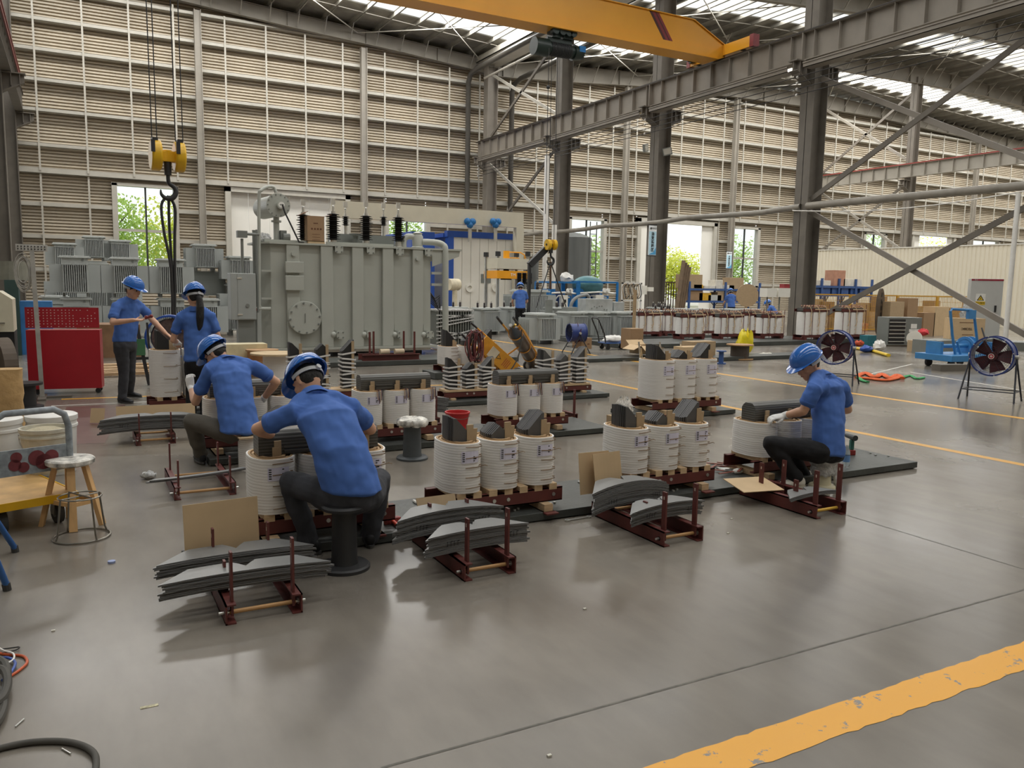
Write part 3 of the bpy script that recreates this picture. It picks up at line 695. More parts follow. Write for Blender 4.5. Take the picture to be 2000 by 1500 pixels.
setpile(.72, 4.15, .11, L=.84, w_=.15, H=.085, label='front stack of cut core sheets on the rack nearest the camera, white paper behind', rz=-.01, sag=.03, seed=1, marks=False)
setpile(.72, 4.48, .11, L=.84, w_=.17, H=.075, label='rear stack of cut core sheets at front left leaning against the square tan board', rz=.0, sag=.03, seed=2, marks=False)
rack(1.88, 2.16, 3.95, 4.75, 'dark red steel rack with two sheet stacks in front of the red hammer')
setpile(2.02, 4.2, .11, L=.7, w_=.17, H=.12, sag=.03, label='front stack of marked core sheets on the middle rack', rz=.05, seed=3)
setpile(1.98, 4.53, .11, L=.76, w_=.17, H=.14, label='rear stack of fanned core sheets on the middle rack by the folded board', rz=.06, seed=4, sag=.06)
rack(3.29, 3.57, 3.95, 4.78, 'dark red steel rack at right centre in front of the long steel plate')
setpile(3.43, 4.2, .11, L=.66, w_=.16, H=.10, label='front stack of bent core sheets on the right centre rack', rz=.08, seed=5, sag=.05)
setpile(3.36, 4.52, .11, L=.72, w_=.17, H=.16, label='tall rear stack of bent core sheets below the two upright tan boards', rz=.10, seed=6, sag=.09)
rack(4.72, 4.99, 3.98, 4.76, 'dark red steel rack at the feet of the man at right', rod='yellow')
setpile(4.83, 4.2, .11, L=.55, w_=.15, H=.03, label='thin pile of grey core sheets by the white trainers', rz=.06, seed=7, marks=False, n=3, sag=.03)
rack(.50, .82, 8.75, 9.3, 'small red rack under the long black sheet stack at left', ups=((0, .06, .22), (1, .06, .22)))
setpile(.65, 8.95, .11, L=1.02, w_=.2, H=.15, label='long dark stack of core sheets behind the round metal ring stool', rz=-.02, seed=8, sag=.05, n=8)
rack(.62, 1.02, 6.42, 7.15, 'empty looking red rack on the floor left of the worker in grey trousers', ups=((0, .06, .2), (1, .06, .2), (0, .9, .22), (1, .9, .2)))
o = setpile(.80, 6.65, .115, L=.8, w_=.05, H=.02, label='single bowed black sheet lying over the empty red rack', rz=.22, seed=9, sag=-.02, notch=False, marks=False, n=2)
rack(3.35, 3.7, 8.65, 9.2, 'small red rack behind the red bucket', ups=((0, .06, .26), (1, .06, .26)))
setpile(3.45, 8.95, .12, L=.95, w_=.2, H=.18, label='wide curved stack of core sheets between the two yoke units', rz=-.03, seed=10, sag=.07)
rack(5.15, 5.4, 8.3, 8.8, 'small red rack right of the yoke unit', ups=((1, .06, .3),))
setpile(5.05, 8.9, .14, L=.8, w_=.2, H=.15, label='dark sheet stack half hidden right of the yoke unit', rz=0, seed=11, sag=.05, marks=False)
# ---------------------------------------------------------------- boards, tools and scraps near the racks
def board(c, w_, h, rx, rz, label, t=.005, m_=BOARDL, bend=0):
    n = 8; vs = []
    for i in range(n+1):
        x = -w_/2+w_*i/n; d = bend*math.sin(math.pi*i/n)
        for z in (0, h):
            for y in (0, t): vs.append((x, y+d, z))
    fs = []
    for i in range(n):
        a = i*4; fs += [(a, a+4, a+6, a+2), (a+1, a+3, a+7, a+5), (a, a+1, a+5, a+4), (a+2, a+6, a+7, a+3)]
    fs += [(0, 2, 3, 1), (n*4, n*4+1, n*4+3, n*4+2)]
    o = MB((0, 0, 0)).add(vs, fs).obj('kraft_board', m_); o.location = c; o.rotation_euler = (rx, 0, rz); tag(o, label, 'board'); return o
board((.68, 4.66, .13), .41, .29, -.10, .10, 'square tan board standing behind the nearest sheet stacks')
board((2.03, 4.72, .16), .28, .13, -.45, .05, 'folded brown board leaning behind the middle sheet stack', m_=BOARD)
board((3.35, 4.68, .17), .26, .3, -.18, .12, 'front one of two upright tan boards left of the white coils', bend=.01)
board((3.27, 4.74, .17), .26, .3, -.14, -.02, 'rear one of two upright tan boards left of the white coils')
board((4.62, 4.42, .115), .36, .3, -1.45, -.2, 'flat tan board lying on the rack beside the white trainers')
board((.72, 9.35, .12), .78, .2, -.2, -.02, 'long tan board behind the long black sheet stack at left')
board((.16, 10.3, .01), .16, .17, -.25, -.5, 'small tan board folded upright on the floor by the red cabinet')
# ================================================================ people
SKIN = mat('skin', 'd6a688', .55, 0, .05, 12)
SHIRT = mat('blue_polo_cotton', '4a70ba', .85, 0, .05, 8, bump=.25, bscale=500)
JEANS = mat('dark_washed_denim', '3b3c41', .85, 0, .3, 9, bump=.2, bscale=300)
GREYT = mat('grey_brown_trousers', '5c574f', .85, 0, .08, 6, bump=.15, bscale=200)
BLACKT = mat('black_trousers', '141417', .85, 0, .1, 6, bump=.15, bscale=200)
HAIR = mat('black_hair', '15120f', .45, 0, .2, 40, bump=.6, bscale=150, stretch=(1, 1, .15))
HELM = mat('blue_helmet_plastic', '2e6cc0', .16, 0, .03, 2, coat=.4)
HSTRAP = mat('grey_helmet_strap', 'bfc0c2', .6)
GLOVE = mat('white_knit_glove', 'eceae6', .9, 0, .04, 30, bump=.4, bscale=250)
BSHOE = mat('black_shoe', '17171a', .6); SOLE = mat('dark_grey_sole', '4b4a48', .7)
WSHOE = mat('white_trainer', 'd9d5c8', .6, 0, .1, 20); WSOLE = mat('off_white_sole', 'c9c3b2', .6)
EYE_ = mat('dark_eye', '1b1411', .3); LIP = mat('lips', 'a8695c', .5)
FOLD = bpy.data.textures.new('cloth_folds', 'CLOUDS'); FOLD.noise_scale = .11; FOLD.noise_depth = 1
def rloft(mb, rings, n=16, dome=True, k=.8):
    """rings: (centre, half width vector, half depth vector)"""
    R = [(V(c), V(a), V(b)) for c, a, b in rings]
    if dome:
        def ends(c, a, b, d):
            r = min(a.length, b.length)*k; return [(c+d*r*.97, a*.22, b*.22), (c+d*r*.8, a*.6, b*.6), (c+d*r*.42, a*.9, b*.9)]
        d0 = (R[0][0]-R[1][0]).normalized(); d1 = (R[-1][0]-R[-2][0]).normalized()
        R = ends(*R[0], d0)+R+ends(*R[-1], d1)[::-1]
    vs = [c+a*math.cos(2*math.pi*i/n)+b*math.sin(2*math.pi*i/n) for c, a, b in R for i in range(n)]; K = len(R)
    fs = [(r*n+i, r*n+(i+1) % n, (r+1)*n+(i+1) % n, (r+1)*n+i) for r in range(K-1) for i in range(n)]+[tuple(range(n))[::-1], tuple(range((K-1)*n, K*n))]
    return mb.add(vs, fs)
def limb_t(mb, pts, rs, n=12, flat=1, side=None, dome=True):
    """tapered limb through points"""
    pts = [V(p) for p in pts]; rings = []
    for i, p in enumerate(pts):
        d = (pts[min(i+1, len(pts)-1)]-pts[max(i-1, 0)]).normalized(); s_ = V(side) if side is not None else V((1, .2, .1))
        b = d.cross(s_)
        if b.length < .2: b = d.cross(V((0, 1, .3)))
        b.normalize(); a = b.cross(d).normalized(); rings.append((p, a*rs[i], b*rs[i]*flat))
    return rloft(mb, rings, n, dome)
def mixp(p, q, t): return V(p)*(1-t)+V(q)*t
def remesh(o, vox, it=3, fold=0, fs=None):
    r = o.modifiers.new('skin', 'REMESH'); r.mode = 'VOXEL'; r.voxel_size = vox; r.use_smooth_shade = True
    s_ = o.modifiers.new('smooth', 'SMOOTH'); s_.factor = .5; s_.iterations = it
    if fold:
        d = o.modifiers.new('folds', 'DISPLACE'); d.texture = fs or FOLD; d.strength = fold; d.mid_level = .5; d.texture_coords = 'LOCAL'
    return o
def hand(mb, w_, d, nrm, thumb, curl=.5, k=1.0, fat=1.0):
    """palm, four unequal fingers and a thumb; d finger direction, nrm towards the palm side, thumb +-1"""
    w_ = V(w_); d = V(d).normalized(); nrm = V(nrm); nrm = (nrm-d*nrm.dot(d)).normalized(); s_ = d.cross(nrm).normalized()*thumb
    P = lambda a, b, c: w_+(d*a+s_*b+nrm*c)*k
    rloft(mb, [(P(-.01, 0, 0), s_*.026*k*fat, nrm*.019*k*fat), (P(.03, .002, 0), s_*.036*k*fat, nrm*.017*k*fat), (P(.075, 0, 0), s_*.040*k*fat, nrm*.014*k*fat), (P(.09, 0, 0), s_*.038*k*fat, nrm*.012*k*fat)], 14)
    for (off, L) in ((.030, .072), (.0105, .08), (-.0095, .074), (-.029, .057)):
        p = P(.086, off, 0); a = curl*.35; pts = [P(.07, off*.95, 0), p]; rs = [.0095*k*fat, .0095*k*fat]
        for seg, rr in ((.45, .0092), (.3, .0085), (.25, .0072)):
            dd = d*math.cos(a)+nrm*math.sin(a)+s_*off*1.2; p = p+dd.normalized()*L*seg*k; pts.append(p); rs.append(rr*k*fat); a += curl*.9
        limb_t(mb, pts, rs, 8)
    t0 = P(.02, .024, .004); t1 = P(.05, .05, .012+.01*curl); t2 = P(.08, .055+.006-.02*curl, .02+.02*curl)
    limb_t(mb, [P(.005, .012, 0), t0, t1, t2], [.012*k*fat, .0125*k*fat, .0105*k*fat, .008*k*fat], 8)
def helmet(par, c, up, fw, k=1.0, strap=True):
    c = V(c); up = V(up).normalized(); fw = V(fw); fw = (fw-up*fw.dot(up)).normalized(); sd = fw.cross(up).normalized(); off = par.location
    m = MB(off); n = 36; J = 9; vs = []
    def P(a, t, ex=0.0, inn=0.0):
        ca, sa = math.cos(a), math.sin(a); rf = .145-inn+ex; rs_ = .118-inn+ex
        r = math.cos(t)**.8 if t < 1.55 else 0; h = math.sin(t)*(.118-inn)
        ridge = .008*math.exp(-(sa*r/.16)**2)*(1 if t > .35 else 0)*(0 if inn else 1)
        return c+(fw*ca*rf*r+sd*sa*rs_*r+up*(h+ridge))*k
    ts = [0, .12, .28, .45, .65, .85, 1.05, 1.25, 1.42, 1.56]
    rows = []
    for t in reversed(ts[1:]): rows.append([P(2*math.pi*i/n, t, 0, .004) for i in range(n)])
    rows.append([P(2*math.pi*i/n, 0, 0, .004) for i in range(n)])
    rows.append([P(2*math.pi*i/n, 0, .008+.045*max(0, math.cos(2*math.pi*i/n))**3)-up*(.008+.016*max(0, math.cos(2*math.pi*i/n))**3)*k for i in range(n)])
    rows.append([P(2*math.pi*i/n, 0, .010+.047*max(0, math.cos(2*math.pi*i/n))**3)-up*(.003+.014*max(0, math.cos(2*math.pi*i/n))**3)*k for i in range(n)])
    for t in ts: rows.append([P(2*math.pi*i/n, t) for i in range(n)])
    vs = [p for r in rows for p in r]; K = len(rows)
    fs = [(r*n+i, r*n+(i+1) % n, (r+1)*n+(i+1) % n, (r+1)*n+i) for r in range(K-1) for i in range(n)]
    h = m.add(vs, fs).obj('safety_helmet', HELM, par, smooth=50)
    if strap:
        m = MB(off); a0, a1 = math.pi*.42, math.pi*1.58; N = 18; pts = []
        for i in range(N+1):
            a = a0+(a1-a0)*i/N; dz = -.035-.012*math.cos((i/N-.5)*math.pi); pts.append(c+(fw*math.cos(a)*.108+sd*math.sin(a)*.091+up*dz)*k)
        q = []
        for p in pts: q += [p-up*.013*k, p+up*.013*k]
        m.add(q, [(2*i, 2*i+2, 2*i+3, 2*i+1) for i in range(N)])
        s_ = m.obj('helmet_strap', HSTRAP, h, fix=False); so = s_.modifiers.new('t', 'SOLIDIFY'); so.thickness = .005
        MB(off).cyl(pts[N//2]-fw*.0*k, pts[N//2]-fw*.02*k, .017*k, n=12).obj('strap_knob', HSTRAP, h)
    return h
def person(label, J, fw, up, pants=JEANS, shoe=BSHOE, sole=SOLE, gloves='', vox=.007, build=1.0, ponytail=False, handcfg=None, hood=True, waist=None, curl=(.5, .5), shirt_len=.0, glasses=False, sleeves=.6, group=None, stand=False):
    J = {k: V(v) for k, v in J.items()}
    root = thing('person', (J['pelvis'].x, J['pelvis'].y, 0), 0, label, 'person', group); off = root.location
    fw = V(fw).normalized(); up = V(up); up = (up-fw*up.dot(fw)).normalized(); sd = fw.cross(up).normalized(); B = build
    hc = J['head']; H = lambda a, b, c: hc+fw*a+sd*b+up*c
    ax = (J['shR']-J['shL']).normalized(); sp = (J['neck']-J['pelvis']).normalized(); bk = ax.cross(sp).normalized(); hx = (J['hipR']-J['hipL']).normalized(); hb = hx.cross(V((0, 0, 1))).normalized()
    if hb.dot(bk) < 0: hb = -hb
    mid = J.get('waist', mixp(J['pelvis'], J['neck'], .42)-bk*0.0); chest = J.get('chest', mixp(J['pelvis'], J['neck'], .76))
    shc = (J['shL']+J['shR'])/2
    # --- body
    m = MB(off)
    rloft(m, [(J['pelvis'], hx*.135*B, hb*.095*B), (mid, ax*.115*B, bk*.08*B), (chest, ax*.135*B, bk*.09*B), (mixp(shc, J['neck'], .4), ax*.09*B, bk*.05*B)], 18)
    limb_t(m, [mixp(shc, J['neck'], .5), J['neck'], mixp(J['neck'], hc, .55)], [.05, .054, .056], 14)
    m.ball(H(-.008, 0, .012), 1, 18, 12, sq=(1, 1, 1)) if False else None
    rloft(m, [(H(-.012, 0, -.075), sd*.05, fw*.06), (H(-.012, 0, -.045), sd*.068, fw*.08), (H(-.01, 0, 0), sd*.076, fw*.094), (H(-.01, 0, .045), sd*.074, fw*.092), (H(-.012, 0, .075), sd*.06, fw*.075)], 18, k=.5)
    rloft(m, [(H(.05, 0, -.115), sd*.026, fw*.024), (H(.036, 0, -.095), sd*.042, fw*.045), (H(.03, 0, -.06), sd*.056, fw*.055), (H(.03, 0, -.01), sd*.062, fw*.058)], 16, k=.5)
    limb_t(m, [H(.088, 0, .012), H(.102, 0, -.022), H(.106, 0, -.034), H(.09, 0, -.044)], [.009, .012, .014, .012], 8)
    for s_ in (-1, 1):
        limb_t(m, [H(.078, s_*.012, .018), H(.074, s_*.045, .02)], [.010, .009], 8)
        limb_t(m, [H(.075, s_*.03, -.03), H(.06, s_*.048, -.03)], [.014, .014], 8)
        rloft(m, [(H(-.012, s_*.074, -.045), fw*.009, sd*.007), (H(-.012, s_*.08, -.02), fw*.016, sd*.008), (H(-.016, s_*.083, .0), fw*.018, sd*.008), (H(-.016, s_*.082, .014), fw*.012, sd*.006)], 10)
    limb_t(m, [H(.083, -.018, -.068), H(.09, 0, -.066), H(.083, .018, -.068)], [.008, .0095, .008], 8)
    hcfg = handcfg or {}
    for k_, cu in (('L', curl[0]), ('R', curl[1])):
        sh, el, wr = J['sh'+k_], J['el'+k_], J['wr'+k_]
        limb_t(m, [sh, mixp(sh, el, .4), el], [.04*B, .042*B, .038*B], 14); limb_t(m, [el, mixp(el, wr, .25), mixp(el, wr, .6), wr], [.038*B, .041*B, .033*B, .026*B], 14); m.ball(el, .0385*B, 12, 8)
        d, nn = hcfg.get(k_, ((wr-el), V((0, 0, -1))))
        hand(m, wr, d, nn, 1 if k_ == 'L' else -1, cu, B)
        hp, kn, an = J['hip'+k_], J['kn'+k_], J['an'+k_]
        limb_t(m, [hp, mixp(hp, kn, .5), kn, mixp(kn, an, .3), an], [.06*B, .05*B, .036*B, .034*B, .028*B], 14)
        rloft(m, [(an+V((0, 0, -.03)), J['toe'+k_].cross(V((0, 0, 1))).normalized()*.03, V(J['toe'+k_]).normalized()*.04), (an+V((0, 0, -.055))+J['toe'+k_].normalized()*.07, J['toe'+k_].cross(V((0, 0, 1))).normalized()*.033, V((0, 0, .018)))], 10)
    remesh(m.obj('body', SKIN, root), vox, 2)
    for s_ in (-1, 1): MB(off).ball(H(.078, s_*.031, .001), .0105, 10, 7).obj('eye', EYE_, root)
    if glasses:
        g = MB(off)
        for s_ in (-1, 1): g.tube([H(.098, s_*.03+.022*math.cos(a), .0+.017*math.sin(a)) for a in [k*.628 for k in range(10)]], .0022, 5, closed=True); g.tube([H(.098, s_*.052, .004), H(.0, s_*.079, .008)], .002, 5)
        g.obj('glasses', mat('dark_glasses_frame', '1f1c1a', .3), root)
    limb_t(q_ := MB(off), [H(.088, -.017, -.069), H(.0945, 0, -.068), H(.088, .017, -.069)], [.0035, .006, .0035], 8); q_.obj('lips', LIP, root, smooth=True)
    # --- hair
    m = MB(off)
    rloft(m, [(H(-.038, 0, -.055), sd*.06, fw*.045), (H(-.028, 0, -.02), sd*.08, fw*.078), (H(-.018, 0, .02), sd*.084, fw*.094), (H(-.014, 0, .06), sd*.08, fw*.094)], 18, k=.4)
    if ponytail:
        p0 = H(-.1, 0, -.02); limb_t(m, [p0, H(-.125, 0, -.05), p0+V((.01, -.05, -.12)), p0+V((.005, -.06, -.24)), p0+V((.0, -.055, -.34)), p0+V((-.01, -.05, -.40))], [.03, .036, .045, .045, .034, .012], 12)
    remesh(m.obj('hair', HAIR, root), .009, 2)
    if hood: helmet(root, H(-.004, 0, .052), up+fw*.10, fw-up*.10, 1.0)
    # --- shirt
    m = MB(off); lw = 1+shirt_len
    hem = J['pelvis']-sp*(.02+shirt_len*.1)
    rloft(m, [(hem, hx*.178*B, hb*.128*B), (mixp(hem, mid, .5), (hx+ax).normalized()*.172*B, (hb+bk).normalized()*.122*B), (mid, ax*.165*B, bk*.118*B), (mixp(mid, chest, .55), ax*.172*B, bk*.122*B), (chest, ax*.178*B, bk*.122*B), (shc+sp*.0, ax*.165*B, bk*.098*B), (mixp(shc, J['neck'], .62), ax*.095*B, bk*.078*B)], 24, k=.25)
    limb_t(m, [J['neck']-(hc-J['neck'])*.3, J['neck']+(hc-J['neck'])*.02], [.08, .068], 16, dome=False)
    for k_ in 'LR':
        sh, el = J['sh'+k_], J['el'+k_]; o_ = 1 if k_ == 'R' else -1
        limb_t(m, [mixp(shc, sh, .5), sh-ax*o_*.012, mixp(sh, el, .35), mixp(sh, el, sleeves*.8), mixp(sh, el, sleeves)], [.078*B, .07*B, .064*B, .062*B, .065*B], 16)
        limb_t(m, [J['neck']+sp*.005, mixp(J['neck'], sh, .5)+sp*.012, sh-sp*.005], [.062*B, .062*B, .06*B], 14)
    remesh(m.obj('polo_shirt', SHIRT, root), vox*1.15, 6, .028)
    # collar
    m = MB(off); nd = (hc-J['neck']).normalized(); ux = ax.cross(nd).normalized(); q0, q1, q2 = J['neck']-nd*.028, J['neck']+nd*.022, J['neck']+nd*.018
    vs = []
    for (c_, r_) in ((q0-nd*.004, .094), (q1-nd*.018, .083), (q1, .074), (q2, .064), (q0, .07)): vs += [c_+ax*r_*math.cos(2*math.pi*i/28)+ux*r_*.93*math.sin(2*math.pi*i/28) for i in range(28)]
    m.add(vs, [(a*28+i, a*28+(i+1) % 28, (a+1)*28+(i+1) % 28, (a+1)*28+i) for a in range(4) for i in range(28)]); m.obj('collar', SHIRT, root, smooth=60)
    # sleeve bands
    for k_ in 'LR':
        sh, el = J['sh'+k_], J['el'+k_]; m = MB(off); limb_t(m, [mixp(sh, el, sleeves-.04), mixp(sh, el, sleeves+.02)], [.067*B, .0655*B], 18, dome=False); m.obj('sleeve_cuff', SHIRT, root, smooth=True)
    # --- trousers
    m = MB(off)
    rloft(m, [(J['pelvis']+sp*.05, hx*.158*B, hb*.112*B), (J['pelvis'], hx*.168*B, hb*.122*B), ((J['hipL']+J['hipR'])/2+V((0, 0, -.03)), hx*.165*B, hb*.118*B)], 20, k=.6)
    for k_ in 'LR':
        hp, kn, an = J['hip'+k_], J['kn'+k_], J['an'+k_]
        limb_t(m, [hp, mixp(hp, kn, .3), mixp(hp, kn, .7), kn], [.096*B, .092*B, .078*B, .071*B], 16); limb_t(m, [kn, mixp(kn, an, .35), mixp(kn, an, .8), mixp(kn, an, .97)], [.070*B, .069*B, .061*B, .062*B], 16); m.ball(kn, .069*B, 14, 10)
    remesh(m.obj('trousers', pants, root), vox*1.15, 5, .026)
    # --- shoes
    for k_ in 'LR':
        an = J['an'+k_]; t = J['toe'+k_].copy(); t.z = 0; t.normalize(); s_ = t.cross(V((0, 0, 1))); fz = max(.0, an.z-.085)
        g = V((an.x, an.y, fz)); m = MB(off)
        rloft(m, [(g-t*.055+V((0, 0, .05)), s_*.032, V((0, 0, .042))), (g-t*.01+V((0, 0, .055)), s_*.037, V((0, 0, .05))), (g+t*.06+V((0, 0, .045)), s_*.042, V((0, 0, .035))), (g+t*.12+V((0, 0, .036)), s_*.045, V((0, 0, .026))), (g+t*.165+V((0, 0, .031)), s_*.038, V((0, 0, .019)))], 14, k=.7)
        o = remesh(m.obj('shoe', shoe, root), .008, 2)
        m = MB(off); q = []
        for i in range(20):
            a = 2*math.pi*i/20; q.append(g+t*(.055+.14*math.cos(a))+s_*((.046 if math.cos(a) > 0 else .038)*math.sin(a)))
        m.add([p+V((0, 0, .002)) for p in q]+[p+V((0, 0, .022)) for p in q], [tuple(range(20)), tuple(range(20, 40))]+[(i, (i+1) % 20, 20+(i+1) % 20, 20+i) for i in range(20)]).obj('sole', sole, o)
    for k_ in gloves:
        el, wr = J['el'+k_], J['wr'+k_]; m = MB(off); d, nn = hcfg.get(k_, ((wr-el), V((0, 0, -1))))
        hand(m, wr, d, nn, 1 if k_ == 'L' else -1, curl[0 if k_ == 'L' else 1], B*1.04, 1.22); limb_t(m, [mixp(el, wr, .82), wr], [.034*B, .031*B], 14)
        remesh(m.obj('glove', GLOVE, root), .0055, 1)
    return root
def JJ(**k): return {n: (AY(*v) if n[:3] != 'toe' else V(v)) for n, v in k.items()}
# nearest man, seen from behind
J1 = JJ(pelvis=(686, 950, 4.46), waist=(668, 890, 4.50), chest=(640, 818, 4.66), neck=(612, 772, 4.84), head=(600, 745, 4.93), shL=(573, 808, 4.74), shR=(687, 797, 4.76), elL=(503, 838, 4.90), wrL=(538, 853, 5.08),
        elR=(724, 838, 4.98), wrR=(668, 852, 5.12), hipL=(655, 972, 4.50), hipR=(716, 972, 4.46), knL=(567, 942, 4.80), anL=(603, 1058, 4.80), knR=(742, 935, 4.78), anR=(722, 1054, 4.80), toeL=(-.75, .65, 0), toeR=(.25, .95, 0))
person('person nearest the camera seated with back turned, blue polo and dark jeans', J1, (-.42, .62, -.66), (.0, .6, .8), JEANS, gloves='LR', vox=.006, build=1.0, curl=(.35, .4), handcfg={'L': ((.75, .2, -.25), (0, .3, -1)), 'R': ((-.6, .4, -.3), (0, .3, -1))})
J2 = JJ(pelvis=(468, 838, 7.30), waist=(462, 796, 7.36), chest=(452, 738, 7.50), neck=(440, 706, 7.66), head=(420, 692, 7.74), shL=(408, 722, 7.56), shR=(497, 717, 7.60), elL=(382, 785, 7.70), wrL=(373, 757, 7.95),
        elR=(540, 746, 7.62), wrR=(512, 782, 7.80), hipL=(452, 846, 7.36), hipR=(494, 846, 7.36), knL=(373, 822, 7.50), anL=(393, 886, 7.66), knR=(548, 806, 7.58), anR=(528, 880, 7.72), toeL=(-.1, 1, 0), toeR=(.2, 1, 0))
person('person in glasses seated at left behind, blue polo and grey trousers, gloved fist raised', J2, (-.66, .42, -.62), (-.3, .35, .85), GREYT, gloves='LR', vox=.007, curl=(1.25, .6), glasses=True, handcfg={'L': ((-.1, .3, 1), (.6, .6, 0)), 'R': ((-.6, .5, -.5), (0, 0, -1))})
J3 = JJ(pelvis=(1617, 880, 4.58), waist=(1619, 835, 4.60), chest=(1616, 777, 4.68), neck=(1600, 735, 4.76), head=(1577, 712, 4.82), shL=(1590, 760, 4.60), shR=(1643, 757, 4.70), elL=(1569, 803, 4.66), wrL=(1531, 812, 4.86),
        elR=(1656, 800, 4.86), wrR=(1612, 806, 5.05), hipL=(1602, 884, 4.55), hipR=(1632, 882, 4.62), knL=(1506, 866, 4.72), anL=(1556, 934, 4.62), knR=(1530, 868, 4.98), anR=(1572, 930, 4.86), toeL=(-.95, .3, 0), toeR=(-.95, .3, 0))
person('person seated at right on a wrapped stool, blue polo, black trousers, white trainers', J3, (-.88, .16, -.45), (-.4, .1, .9), BLACKT, WSHOE, WSOLE, gloves='LR', vox=.007, curl=(.7, .5), handcfg={'L': ((-.8, .25, -.12), (-.1, .2, -1)), 'R': ((-.8, .3, -.2), (0, .2, -1))})
J4 = JJ(pelvis=(243, 664, 11.9), chest=(248, 612, 11.88), neck=(254, 586, 11.85), head=(260, 565, 11.8), shL=(275, 600, 12.0), shR=(226, 600, 11.72), elL=(295, 622, 12.0), wrL=(323, 650, 11.8),
        elR=(220, 630, 11.6), wrR=(262, 625, 11.45), hipL=(252, 673, 11.98), hipR=(236, 673, 11.82), knL=(254, 722, 12.15), anL=(253, 764, 12.4), knR=(242, 724, 11.9), anR=(239, 778, 11.95), toeL=(.7, -.6, 0), toeR=(.6, -.75, 0))
person('person standing at left, blue polo, dark jeans, holding a small red tool', J4, (.72, -.62, -.25), (.15, -.1, 1), JEANS, vox=.008, curl=(.3, .8), handcfg={'R': ((1, -.1, 0), (0, -.2, .9)), 'L': ((.7, -.3, -.6), (0, 0, -1))})
J5 = JJ(pelvis=(387, 700, 10.0), chest=(386, 640, 10.05), neck=(383, 603, 10.08), head=(380, 580, 10.1), shL=(352, 620, 10.1), shR=(412, 618, 10.0), elL=(338, 664, 10.15), wrL=(346, 668, 10.36),
        elR=(427, 662, 10.0), wrR=(420, 700, 10.2), hipL=(375, 712, 10.05), hipR=(399, 712, 9.98), knL=(374, 766, 10.1), anL=(374, 818, 10.05), knR=(400, 766, 10.05), anR=(400, 818, 9.98), toeL=(-.3, 1, 0), toeR=(-.1, 1, 0))
hp_ = AY(283, 622, 11.36); q = MB(); q.cyl(hp_, hp_+V((.07, -.01, .03)), .017, n=12).ball(hp_+V((.075, -.01, .03)), .024, 10, 8).ball(hp_+V((.02, 0, .02)), .02, 10, 8)
tag(q.obj('small_tool', mat('dark_red_tool', '7c2b2a', .4), smooth=True), 'small dark red tool held in the right hand of the standing man', 'tool')
person('person standing with long black ponytail and back turned, blue polo, black trousers', J5, (-.28, .9, -.25), (0, .2, 1), BLACKT, gloves='LR', vox=.008, build=.92, ponytail=True, curl=(.6, .5), handcfg={'L': ((.2, .8, -.3), (0, 0, -1))})
def stander(label, px, pyhead, Y, face=(0, 1, 0), h=1.72, lean=.0, z0=0):
    p = AY(px, pyhead, Y); b = V((p.x, p.y, z0)); f = V(face).normalized(); s_ = f.cross(V((0, 0, 1)))
    P = lambda a, bb, c: b+f*a+s_*bb+V((0, 0, c*h/1.72))
    J = dict(pelvis=P(0, 0, .93), chest=P(.04+lean*.6, 0, 1.25), neck=P(.05+lean, 0, 1.45), head=P(.08+lean*1.2, 0, 1.57), shL=P(.03+lean*.8, -.18, 1.38), shR=P(.03+lean*.8, .18, 1.38), elL=P(.12+lean, -.25, 1.12), elR=P(.15+lean, .25, 1.12),
             wrL=P(.33+lean, -.2, 1.02), wrR=P(.38+lean, .16, 1.02), hipL=P(0, -.085, .9), hipR=P(0, .085, .9), knL=P(.03, -.1, .49), knR=P(.03, .1, .49), anL=P(-.02, -.11, .09), anR=P(-.02, .11, .09), toeL=f, toeR=f)
    return person(label, J, f+V((0, 0, -.3)), (0, 0, 1), BLACKT, vox=.014, gloves='')
stander('person in blue polo standing with back turned among the grey transformers below the hook', 1017, 565, 23.6, (.35, .9, 0), lean=.03, h=1.78)
stander('person in blue helmet and polo behind the transformers by the blue shelf rack', 1430, 572, 27.2, (.3, .9, 0), lean=.08, h=1.72)
stander('person in blue shirt bending down at the foot of the thick column', 1519, 606, 22.6, (-.5, .8, 0), lean=.25, h=1.25)
